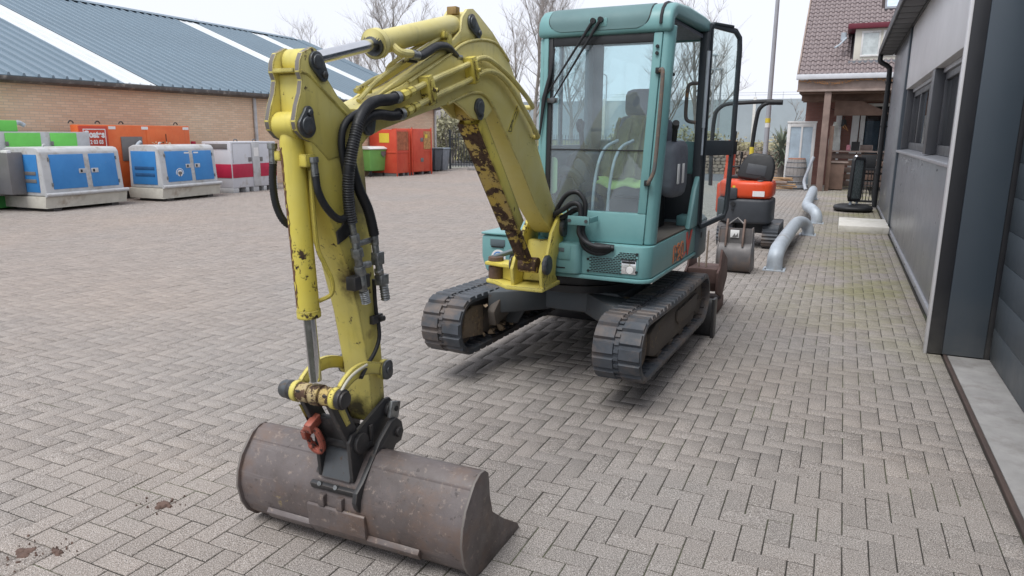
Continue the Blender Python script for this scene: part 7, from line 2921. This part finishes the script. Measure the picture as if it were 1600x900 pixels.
for k, (x0_, x1_, zt, m_, lab, cat) in enumerate(((0.24, 0.48, 1.52, BLK, 'black plastic crate on the planter top', 'crate'), (0.50, 0.86, 1.42, WOODG, 'open grey wooden box on the planter top', 'box'))):
    b_ = thing('crate', lab, cat, ((x0_ + x1_) / 2, 25.75, 1.236))
    for nm, lo, hi in (('base', (x0_, 25.64, 1.237), (x1_, 25.9, 1.25)), ('side', (x0_, 25.64, 1.251), (x0_ + 0.015, 25.9, zt)), ('side', (x1_ - 0.015, 25.64, 1.251), (x1_, 25.9, zt)), ('back', (x0_ + 0.016, 25.885, 1.251), (x1_ - 0.016, 25.9, zt))):
        mb = MB()
        mb.box(lo, hi)
        mb.build(nm, m_, b_)
    if k == 0:
        mb = MB()
        mb.box((x0_ + 0.016, 25.64, 1.251), (x1_ - 0.016, 25.655, zt))
        mb.build('front', m_, b_)
mb = MB()
mb.box((0.10, 25.68, 1.237), (0.22, 25.8, 1.42))
tag(mb.build('pink_box', simple('pink_card', (0.6, 0.25, 0.3), 0.7), None, 0.01), 'small pink box left of the black crate on the planter', 'box')
# white garment and hanger on a line
mb = MB()
n1 = 10
vs = []
for i in range(n1):
    f = i / (n1 - 1)
    w0 = 0.05 + 0.13 * min(1, f * 1.6)
    for j in range(5):
        g_ = j / 4 - 0.5
        vs.append((-0.30 + g_ * 2 * w0 + 0.10 * f * 0.3, 26.2 + 0.03 * math.sin(j * 2 + i * 0.6), 2.15 - f * 0.9))
N0 = len(vs)
vs += [(a, b + 0.01, c) for a, b, c in vs]
fs = []
for i in range(n1 - 1):
    for j in range(4):
        a = i * 5 + j
        fs += [(a, a + 1, a + 6, a + 5), (N0 + a, N0 + a + 5, N0 + a + 6, N0 + a + 1)]
mb.add(vs, fs)
tag(mb.build('coat', simple('white_cloth', (0.68, 0.70, 0.66), 0.9), None, smooth=80), 'white coat hanging under the verandah beside the post', 'coat')
mb = MB()
mb.tube([(-0.06, 26.3, 1.98), (0.10, 26.3, 1.86), (-0.02, 26.3, 2.06), (-0.06, 26.3, 1.98)], 0.014, 6)
tag(mb.build('clothes_hanger', simple('orange_wood', (0.6, 0.3, 0.1), 0.6), None), 'orange clothes hanger dangling under the verandah', 'hanger')
# metal chair stack beside the sign
mc = thing('metal_chair', 'black metal garden chair behind the sign stand', 'chair', (0.75, 24.0, 0))
for x_, y_ in ((0.55, 23.8), (0.93, 23.8), (0.55, 24.2), (0.93, 24.2)):
    mb = MB()
    mb.cyl((x_, y_, 0.0), (x_, y_, 0.72), 0.018, 8)
    mb.build('leg', BLK, mc)
mb = MB()
mb.box((0.53, 23.78, 0.721), (0.95, 24.22, 0.75))
mb.build('seat', BLK, mc, 0.006)
mb = MB()
mb.box((0.53, 24.18, 0.751), (0.95, 24.21, 1.15))
mb.build('backrest', BLK, mc, 0.006)
mb = MB()
for k in range(4):
    mb.cyl((0.55, 23.8 + 0.4 * (k % 2), 0.25 + 0.12 * (k // 2)), (0.93, 23.8 + 0.4 * (k % 2), 0.25 + 0.12 * (k // 2)), 0.012, 6)
o_ = mb.build('rungs', BLK, mc)
o_['kind'] = 'stuff'
hdr = thing('spotlight', 'shiny silver spotlight standing behind the sign frame', 'spotlight', (0.42, 23.9, 0.8))
mb = MB()
mb.rev([(0, 0.03), (0, 0.09), (0.22, 0.06), (0.24, 0.02)], (0.45, 23.8, 0.92), (0.37, 23.9, 1.15), 14)
mb.build('shade', CHROME, hdr)
mb = MB()
mb.cyl((0.43, 23.92, 0.0), (0.43, 23.92, 1.0), 0.015, 8)
mb.build('stand', BLK, hdr)

# leaning white glazed door, barrel, spiky plant, timber
gdr = thing('glazed_door', 'old white framed glass door standing left of the verandah post', 'door', (-1.25, 25.6, 0))
for a_, b_, c_, d_ in ((-1.72, -1.62, 0.0, 2.10), (-0.95, -0.85, 0.0, 2.10), (-1.619, -0.951, 1.98, 2.10), (-1.619, -0.951, 0.0, 0.12)):
    mb = MB()
    mb.box((a_, 25.6, c_), (b_, 25.68, d_))
    mb.build('rail', WHITE, gdr, 0.006)
mb = MB()
mb.box((-1.74, 25.58, 2.101), (-0.83, 25.70, 2.16))
mb.build('top_cap', WHITE, gdr, 0.006)
mb = MB()
mb.box((-1.618, 25.63, 0.121), (-0.952, 25.638, 1.979))
mb.build('pane', simple('frosted_glass', (0.42, 0.52, 0.60), 0.25, 0, 0.2, 2), gdr)
mb = MB()
mb.box((-1.30, 25.600, 0.121), (-1.24, 25.628, 1.979))
mb.build('glazing_bar', WHITE, gdr, 0.004)
bar = thing('barrel', 'grey weathered wooden barrel with a terracotta rim in front of the glazed door', 'barrel', (-1.32, 25.1, 0))
cxb, cyb = -1.32, 25.1
nst = 18
stave = None
for k in range(nst):
    a0, a1 = 2 * PI * k / nst, 2 * PI * (k + 0.94) / nst
    mb = MB()
    rows = []
    for z_, r_ in ((0.14, 0.27), (0.32, 0.31), (0.55, 0.325), (0.78, 0.31), (0.95, 0.275)):
        rows.append([(cxb + math.cos(a) * rr_, cyb + math.sin(a) * rr_, z_) for a, rr_ in ((a0, r_), (a1, r_), (a1, r_ - 0.02), (a0, r_ - 0.02))])
    vs = [v for r in rows for v in r]
    fs = [(0, 1, 2, 3), tuple(16 + i for i in (3, 2, 1, 0))]
    for i in range(4):
        for j in range(4):
            fs.append((i * 4 + j, i * 4 + (j + 1) % 4, (i + 1) * 4 + (j + 1) % 4, (i + 1) * 4 + j))
    mb.add(vs, fs)
    mb.build('stave', simple('grey_oak', (0.30, 0.28, 0.27), 0.85, 0, 0.25, 3, 0.3, 30) if k == 0 else MATS['grey_oak'], bar)
for z_, r_ in ((0.24, 0.295), (0.42, 0.324), (0.70, 0.322), (0.86, 0.298)):
    mb = MB()
    mb.tube([(cxb + math.cos(2 * PI * k / 28) * r_, cyb + math.sin(2 * PI * k / 28) * r_, z_) for k in range(28)], 0.014, 6, closed=True)
    mb.build('hoop', LEAD, bar)
mb = MB()
mb.rev([(0, 0.2), (0.0, 0.262), (0.035, 0.262), (0.035, 0.2)], (cxb, cyb, 0.951), (cxb, cyb, 1.0), 24)
mb.build('rim', simple('terracotta', (0.40, 0.2, 0.14), 0.8), bar)
mb = MB()
mb.rev([(0, 0.28), (0.0, 0.36), (0.05, 0.42), (0.12, 0.40), (0.135, 0.30)], (cxb, cyb, 0.0), (cxb, cyb, 0.14), 24)
mb.build('tyre_base', LEAD, bar)
dpz = thing('drain_hose', 'bent pale rainwater hose leaning between barrel and verandah post', 'pipe', (-0.82, 24.9, 0))
mb = MB()
mb.tube(smooth_path([(-0.80, 24.6, 1.05), (-0.86, 24.6, 0.9), (-0.94, 24.6, 0.6), (-1.02, 24.6, 0.3), (-0.98, 24.5, 0.1), (-0.94, 24.4, 0.02)], 5), 0.05, 10)
mb.build('pipe', simple('pale_grey_plastic', (0.42, 0.45, 0.5), 0.5), dpz)
yc = thing('spiky_plant', 'large spiky evergreen plant with sword leaves left of the glazed door', 'plant', (gx(1212, 27), 27, 0))
rr = random.Random(17)
YUC = simple('sword_leaf', (0.17, 0.205, 0.155), 0.6, 0, 0.4, 2.0, 0, dirt=(0.24, 0.25, 0.18), dirt_amt=0.8, dscale=2.5)
cx_ = gx(1212, 27)
mb = MB()
mb.tube([(cx_, 27, 0), (cx_ + 0.02, 27, 0.5), (cx_, 27, 1.3)], [0.12, 0.10, 0.08], 8)
mb.build('stem', BARK, yc)
for k in range(210):
    a = rr.uniform(0, 2 * PI)
    el = rr.uniform(-0.35, 1.45)
    z0_ = rr.uniform(0.55, 1.5)
    L_ = rr.uniform(0.55, 0.85)
    d = Vector((math.cos(a) * math.cos(el), math.sin(a) * math.cos(el), math.sin(el)))
    side = d.cross(Vector((0, 0, 1))).normalized() if abs(d.z) < 0.99 else Vector((1, 0, 0))
    p0 = Vector((cx_, 27, z0_))
    p1 = p0 + d * L_ * 0.5
    p2 = p0 + d * L_ + Vector((0, 0, -0.10 * (1 - abs(el) / 2)))
    w0 = 0.028
    dn_ = side.cross(d) * 0.006
    mb = MB()
    mb.add([p0 - side * w0 * 0.6, p0 + side * w0 * 0.6, p1 - side * w0, p1 - dn_, p1 + side * w0, p2], [(0, 3, 2), (0, 1, 3), (1, 4, 3), (2, 3, 5), (3, 4, 5)])
    mb.build('leaf', YUC, yc, smooth=0)
tm = thing('timber_pile', 'few light timber offcuts lying beside the barrel', 'timber', (-1.75, 24.2, 0))
for k, (a_, z_, l_, m_) in enumerate(((10, 0.30, 0.9, 0), (-12, 0.36, 0.75, 1), (25, 0.04, 0.7, 0), (2, 0.10, 0.8, 1), (-8, 0.17, 0.6, 0))):
    mb = MB()
    mb.box((-l_ / 2, -0.05, z_), (l_ / 2, 0.05, z_ + 0.045), Matrix.Translation((-1.78 + 0.06 * k, 24.2, 0)) @ Matrix.Rotation(math.radians(a_), 4, 'Z'))
    mb.build('plank', simple('fresh_timber', (0.45, 0.28, 0.15), 0.8, 0, 0.2, 4) if k == 0 else MATS['fresh_timber'], tm, 0.004)
mb = MB()
mb.box((-2.0, 24.05, 0.22), (-1.5, 24.35, 0.295))
mb.build('pallet_block', WOODG, tm, 0.005)

# ------------------------------------------------------------------ protection hoops of galvanised pipe
def hoop(name, pts, label, r=0.098):
    t = thing(name, label, 'pipe barrier', pts[0], 'galvanised pipe barriers along the wall')
    mb = MB()
    mb.tube(smooth_path(pts, 8), r, 20)
    mb.build('pipe', GALV, t, smooth=60)
    for p in (pts[0], pts[-1]):
        mb = MB()
        mb.cbox((p[0], p[1], 0.008), (0.27, 0.27, 0.016))
        mb.build('base_plate', GALV, t, 0.003)
        for sx in (-0.1, 0.1):
            for sy in (-0.1, 0.1):
                mb = MB()
                mb.cyl((p[0] + sx, p[1] + sy, 0.016), (p[0] + sx, p[1] + sy, 0.032), 0.012, 6)
                mb.build('bolt', FIT, t)


hoop('pipe_barrier', [(-0.66, 9.62, 0.0), (-0.66, 9.62, 0.13), (-0.655, 9.65, 0.19), (-0.65, 9.76, 0.235), (-0.645, 10.0, 0.25), (-0.63, 11.4, 0.25), (-0.60, 12.7, 0.25), (-0.575, 13.05, 0.25), (-0.52, 13.25, 0.235), (-0.46, 13.35, 0.18), (-0.42, 13.38, 0.09), (-0.42, 13.38, 0.0)], 'galvanised pipe hoop nearest the camera, bent down to the paving')
hoop('pipe_barrier', [(-0.34, 15.3, 0.0), (-0.34, 15.3, 0.10), (-0.37, 15.34, 0.19), (-0.45, 15.45, 0.26), (-0.54, 15.75, 0.28), (-0.575, 16.4, 0.28), (-0.60, 18.5, 0.28), (-0.62, 20.4, 0.28), (-0.62, 20.9, 0.27), (-0.62, 21.1, 0.18), (-0.62, 21.15, 0.0)], 'galvanised pipe hoop farther away, in front of the verandah post', 0.105)
# door slab
mb = MB()
mb.box((0.06, 14.15, -0.01), (0.885, 15.6, 0.115))
tag(mb.build('concrete_slab', WHCONC, None, 0.012), 'pale concrete step slab lying against the office wall', 'slab')

# ------------------------------------------------------------------ pavement sign stand
sg = thing('sign_stand', 'empty black framed pavement sign on a rubber foot by the office wall', 'sign', (0.34, 18.3, 0))
M = Matrix.Translation((0.34, 18.3, 0)) @ Matrix.Rotation(math.radians(66), 4, 'Z') @ Matrix.Rotation(math.radians(4), 4, 'Y')
mb = MB()
blob(mb, (0.34, 18.3, 0.075), (0.84, 1.0, 0.16), 24, 8, 1, 0.0, 3)
mb.build('rubber_foot', BLK, sg, smooth=60)
mb = MB()
ring_frame(mb, [(-0.24, 0, 0.25), (-0.28, 0, 0.32), (-0.28, 0, 1.14), (-0.24, 0, 1.20), (0.24, 0, 1.20), (0.28, 0, 1.14), (0.28, 0, 0.32), (0.24, 0, 0.25)], 0.035, 0.035)
mb.build('frame', BLK, sg, 0.008, xf=M)
mb = MB()
mb.box((-0.246, -0.008, 0.28), (0.246, 0.008, 1.168))
mb.build('sign_panel', simple('grey_green_panel', (0.16, 0.20, 0.20), 0.25), sg, xf=M)
for x_ in (-0.17, 0.17):
    mb = MB()
    mb.cyl((x_, 0, 0.10), (x_, 0, 0.23), 0.03, 10)
    mb.build('spring_post', GALV, sg, xf=M)
gr_ = thing('metal_rack', 'dark metal rack with thin bars behind the sign stand', 'rack', (0.6, 19.6, 0))
for k in range(6):
    mb = MB()
    mb.cyl((0.42 + k * 0.075, 20.2, 0.10), (0.42 + k * 0.075, 20.2, 0.85), 0.012, 6)
    mb.build('bar', BLK, gr_)
mb = MB()
mb.box((0.38, 20.18, 0.851), (0.86, 20.22, 0.89))
mb.build('rail', BLK, gr_)
mb = MB()
mb.box((0.38, 20.1, 0.06), (0.86, 20.3, 0.099))
mb.build('foot', BLK, gr_)

# ------------------------------------------------------------------ orange mini excavator seen from behind
ORG = simple('orange_red_paint', (0.68, 0.075, 0.022), 0.35, 0, 0.08, 3, 0.03)
CHAR = simple('charcoal_plastic', (0.045, 0.050, 0.058), 0.5, 0, 0.15, 4, 0.1, 60)
oe = thing('mini_excavator', 'small orange mini excavator with black seat and fold-down roll bar, seen from behind', 'excavator', (-1.22, 12.0, 0))
OX = Matrix.Translation((-1.20, 11.35, 0))
mb = MB()
prof = [(-0.36, 0.0), (-0.31, -0.06), (-0.15, -0.10), (0.14, -0.10), (0.27, -0.06), (0.31, 0.03), (0.315, 0.6), (-0.55, 0.6), (-0.52, 0.2)]
mb.prism(prof, 'z', 0.38, 0.755)
cw = mb.build('counterweight', CHAR, oe, 0.045, 3, xf=OX)
mb = MB()
mb.prism([(a * 0.97, b + 0.012) for a, b in prof], 'z', 0.758, 1.02)
hd = mb.build('engine_hood', ORG, oe, 0.06, 3, xf=OX)
mb = MB()
mb.box((-0.34, -0.02, 0.80), (-0.16, 0.03, 0.98), Matrix.Translation((-0.03, -0.075, -0.06)))
mb.build('side_panel', CHAR, cw, 0.03, xf=OX)
mb = MB()
mb.cyl((-0.245, -0.115, 0.68), (-0.245, -0.09, 0.68), 0.036, 16)
mb.build('exhaust_hole', BLK, cw, xf=OX)
mb = MB()
mb.cyl((-0.245, -0.115, 0.59), (-0.245, -0.09, 0.59), 0.016, 12)
mb.build('lock', BLK, cw, xf=OX)
mb = MB()
mb.box((0.03, -0.095, 0.80), (0.20, -0.086, 0.88))
mb.build('label', STICKW, hd, xf=OX)
mb = MB()
mb.box((-0.27, -0.066, 0.90), (-0.17, -0.05, 0.95), None)
mb.build('label', STICKY, hd, xf=OX)
mb = MB()
mb.cyl((0.12, 0.0, 1.015), (0.12, 0.0, 1.035), 0.045, 16)
mb.build('filler_cap', FIT, hd, 0.004, xf=OX)
mb = MB()
mb.tube(smooth_path([(0.06, 0.05, 1.065), (0.12, 0.0, 1.085), (0.18, 0.05, 1.065)], 4), 0.008, 6)
mb.build('key_ring', BLK, hd, xf=OX)
# seat turned away
mb = MB()
vs = []
SM = OX @ Matrix.Translation((0.01, 0.16, 1.02)) @ Matrix.Rotation(math.radians(-14), 4, 'X') @ Matrix.Rotation(math.radians(8), 4, 'Y')
mb.prism([(-0.25, 0.0), (0.25, 0.0), (0.265, 0.12), (0.25, 0.28), (0.20, 0.385), (0.12, 0.42), (-0.10, 0.42), (-0.19, 0.36), (-0.25, 0.20)], 'y', -0.05, 0.06)
st_ = mb.build('seat_back', BLK, oe, 0.035, 3, xf=SM)
mb = MB()
mb.box((-0.14, -0.056, 0.08), (0.14, -0.0505, 0.24))
mb.build('document_box', CHAR, st_, 0.004, xf=SM)
mb = MB()
mb.box((-0.25, 0.2, 1.07), (0.22, 0.62, 1.17))
mb.build('seat_cushion', BLK, oe, 0.03, 3, xf=OX)
# roll bar
mb = MB()
rb_ = [(-0.085, 0.55, 1.06), (-0.10, 0.55, 1.5), (-0.06, 0.55, 2.0), (0.0, 0.55, 2.14), (0.10, 0.56, 2.19), (0.17, 0.57, 2.19)]
mb.tube(smooth_path(rb_, 6), 0.032, 10)
rbm = mb.build('roll_bar', BLK, oe, xf=OX)
mb = MB()
mb.tube(smooth_path([(-0.70, 0.55, 0.9), (-0.72, 0.55, 1.55), (-0.70, 0.55, 2.0), (-0.62, 0.55, 2.13), (-0.50, 0.55, 2.18), (-0.2, 0.56, 2.20), (0.16, 0.57, 2.215)], 6), 0.032, 10)
mb.build('roll_bar', BLK, oe, xf=OX)
mb = MB()
mb.cyl((0.05, 0.565, 2.20), (0.30, 0.575, 2.195), 0.042, 10)
mb.build('bar_cap', BLK, rbm, 0.01, xf=OX)
mb = MB()
mb.cyl((-0.10, 0.55, 1.40), (-0.102, 0.55, 1.52), 0.034, 12)
mb.build('yellow_tag', STICKY, rbm, xf=OX)
# controls
for (x_, y_) in ((-0.30, 0.70), (-0.16, 0.62)):
    mb = MB()
    mb.cyl((x_, y_, 1.05), (x_ + 0.03, y_ + 0.02, 1.34), 0.012, 8)
    mb.cyl((x_ + 0.03, y_ + 0.02, 1.34), (x_ + 0.035, y_ + 0.02, 1.44), 0.022, 8)
    mb.build('control_lever', BLK, oe, xf=OX)
mb = MB()
mb.box((-0.42, 0.62, 1.0), (-0.10, 0.95, 1.06))
mb.tube([(-0.40, 0.7, 1.2), (-0.2, 0.7, 1.21), (-0.05, 0.65, 1.17)], 0.018, 8)
mb.build('control_panel', BLK, oe, 0.01, xf=OX)
# boom folded in front, seen through the door glass
mb = MB()
mb.prism([(1.0, 0.5), (1.25, 0.55), (1.55, 1.25), (1.45, 1.62), (1.30, 1.60), (1.34, 1.25)], 'x', -0.60, -0.46)
mb.build('boom', ORG, oe, 0.02, xf=OX)
mb = MB()
mb.prism([(1.40, 1.62), (1.52, 1.58), (1.85, 0.8), (1.75, 0.75)], 'x', -0.58, -0.48)
mb.build('stick', ORG, oe, 0.015, xf=OX)
mb = MB()
mb.box((-0.60, 0.55, 0.46), (-0.36, 1.0, 0.95))
mb.build('side_body', ORG, oe, 0.04, xf=OX)
# tracks
for sx in (-0.47, 0.20):
    mb = MB()
    n = 40
    rows = []
    for i in range(n):
        t_ = i / n * 2 * PI
        c, s_ = math.cos(t_), math.sin(t_)
        yy_ = 0.55 + (0.42 if c > 0 else -0.42) + c * 0.16
        zz_ = 0.185 + s_ * 0.165
        lift = 0.018 if i % 2 else 0.0
        rows.append((yy_ + c * lift, zz_ + s_ * lift))
    mb.prism(rows, 'x', sx, sx + 0.23)
    mb.build('rubber_track', RUBBER, oe, xf=OX, smooth=20)
    mb = MB()
    mb.box((sx + 0.231, 0.15, 0.10), (sx + 0.245, 0.95, 0.25))
    mb.build('track_frame', CHAR, oe, 0.01, xf=OX)
mb = MB()
mb.box((-0.24, 0.3, 0.20), (0.20, 0.8, 0.44))
mb.build('undercarriage', CHAR, oe, 0.02, xf=OX)
mb = MB()
mb.cyl((-0.05, -0.02, 0.43), (0.12, -0.02, 0.43), 0.02, 8)
mb.build('tow_bar', FIT, oe, xf=OX)

# ------------------------------------------------------------------ loose excavator bucket with a label
lb = thing('loose_bucket', 'rusty grey digging bucket with white label standing behind the excavator', 'bucket', (-1.13, 9.3, 0))
LBM = Matrix.Translation((-1.12, 9.15, 0))
b1 = [(0.10, 0.0), (0.05, 0.012), (0.005, 0.045), (-0.03, 0.10), (-0.045, 0.17), (-0.04, 0.24), (-0.015, 0.31), (0.03, 0.365), (0.045, 0.375), (0.06, 0.56), (0.085, 0.56), (0.07, 0.36), (0.02, 0.30), (-0.01, 0.23), (-0.012, 0.16), (0.01, 0.09), (0.06, 0.04), (0.10, 0.03), (0.45, 0.03), (0.50, 0.015), (0.45, 0.0)]
mb = MB()
mb.prism(b1, 'x', -0.192, 0.192)
DBUCK = simple('dark_bucket_steel', (0.125, 0.118, 0.118), 0.5, 0.2, 0.25, 4, 0.1, 40, dirt=(0.2, 0.14, 0.11), dirt_amt=0.5, dscale=4)
lbb = mb.build('shell', DBUCK, lb, 0, xf=LBM, smooth=40)
for x_ in (-0.208, 0.1925):
    mb = MB()
    mb.prism([(0.10, -0.0), (0.045, 0.008), (-0.005, 0.04), (-0.04, 0.098), (-0.055, 0.17), (-0.05, 0.245), (-0.02, 0.32), (0.03, 0.385), (0.05, 0.57), (0.16, 0.57), (0.40, 0.2), (0.50, 0.001)], 'x', x_, x_ + 0.0155)
    mb.build('side_plate', DBUCK, lb, 0.003, xf=LBM)
for x_ in (-0.12, 0.085):
    mb = MB()
    mb.prism([(-0.02, 0.34), (0.03, 0.38), (0.085, 0.56), (0.13, 0.60), (0.12, 0.66), (0.08, 0.675), (0.04, 0.63), (0.02, 0.54), (-0.01, 0.46)], 'x', x_, x_ + 0.024)
    mb.build('hanger_ear', simple('rust_brown_steel', (0.17, 0.12, 0.10), 0.75, 0, 0.3, 10, 0.3), lb, 0.005, xf=LBM)
mb = MB()
mb.box((-0.062, 0.030, 0.445), (0.045, 0.0475, 0.54), Matrix.Identity(4))
lab_ = mb.build('label', STICKW, lb, 0.002, xf=LBM)
mb = MB()
mb.prism([(-0.04, 0.45), (-0.01, 0.50), (0.005, 0.47), (0.03, 0.51), (0.035, 0.46), (0.0, 0.45)], 'y', 0.0275, 0.0297)
mb.build('label_mark', GDARK, lab_, xf=LBM)
mb = MB()
mb.tube([(-0.10, 0.10, 0.60), (0.0, 0.16, 0.68), (0.10, 0.10, 0.60)], 0.014, 6)
mb.build('cross_bar', DBUCK, lb, xf=LBM)
# narrow brown bucket just behind the blade
nb2 = thing('narrow_bucket', 'brown narrow bucket lying behind the right track of the excavator', 'bucket', (-1.1, 6.9, 0))
NM = Matrix.Translation((-1.12, 6.85, 0))
RBR = simple('brown_rust_steel', (0.125, 0.078, 0.068), 0.75, 0.1, 0.3, 6, 0.2, 50)
mb = MB()
mb.prism([(0.0, 0.30), (0.05, 0.22), (0.30, 0.18), (0.55, 0.30), (0.5, 0.42), (0.0, 0.45)], 'x', -0.14, 0.14)
mb.build('shell', RBR, nb2, 0.02, xf=NM)
for x_ in (-0.162, 0.1405):
    mb = MB()
    mb.prism([(-0.04, 0.22), (0.3, 0.12), (0.58, 0.28), (0.52, 0.48), (0.2, 0.60), (0.16, 0.62), (0.14, 0.58), (0.08, 0.46), (-0.04, 0.42)], 'x', x_, x_ + 0.0215)
    mb.build('side_plate', RBR, nb2, 0.004, xf=NM)
mb = MB()
mb.box((-0.16, 0.05, 0.0), (0.16, 0.45, 0.119))
mb.build('tooth_block', RBR, nb2, 0.01, xf=NM)
for x_ in (-0.05, 0.02):
    mb = MB()
    mb.cyl((x_, 0.1, 0.449), (x_, 0.12, 0.80), 0.009, 8)
    mb.build('rod', simple('pale_rust', (0.35, 0.28, 0.22), 0.7), nb2, xf=NM)

# ------------------------------------------------------------------ tidy up
for o in bpy.data.objects:
    if '_org' in o:
        del o['_org']
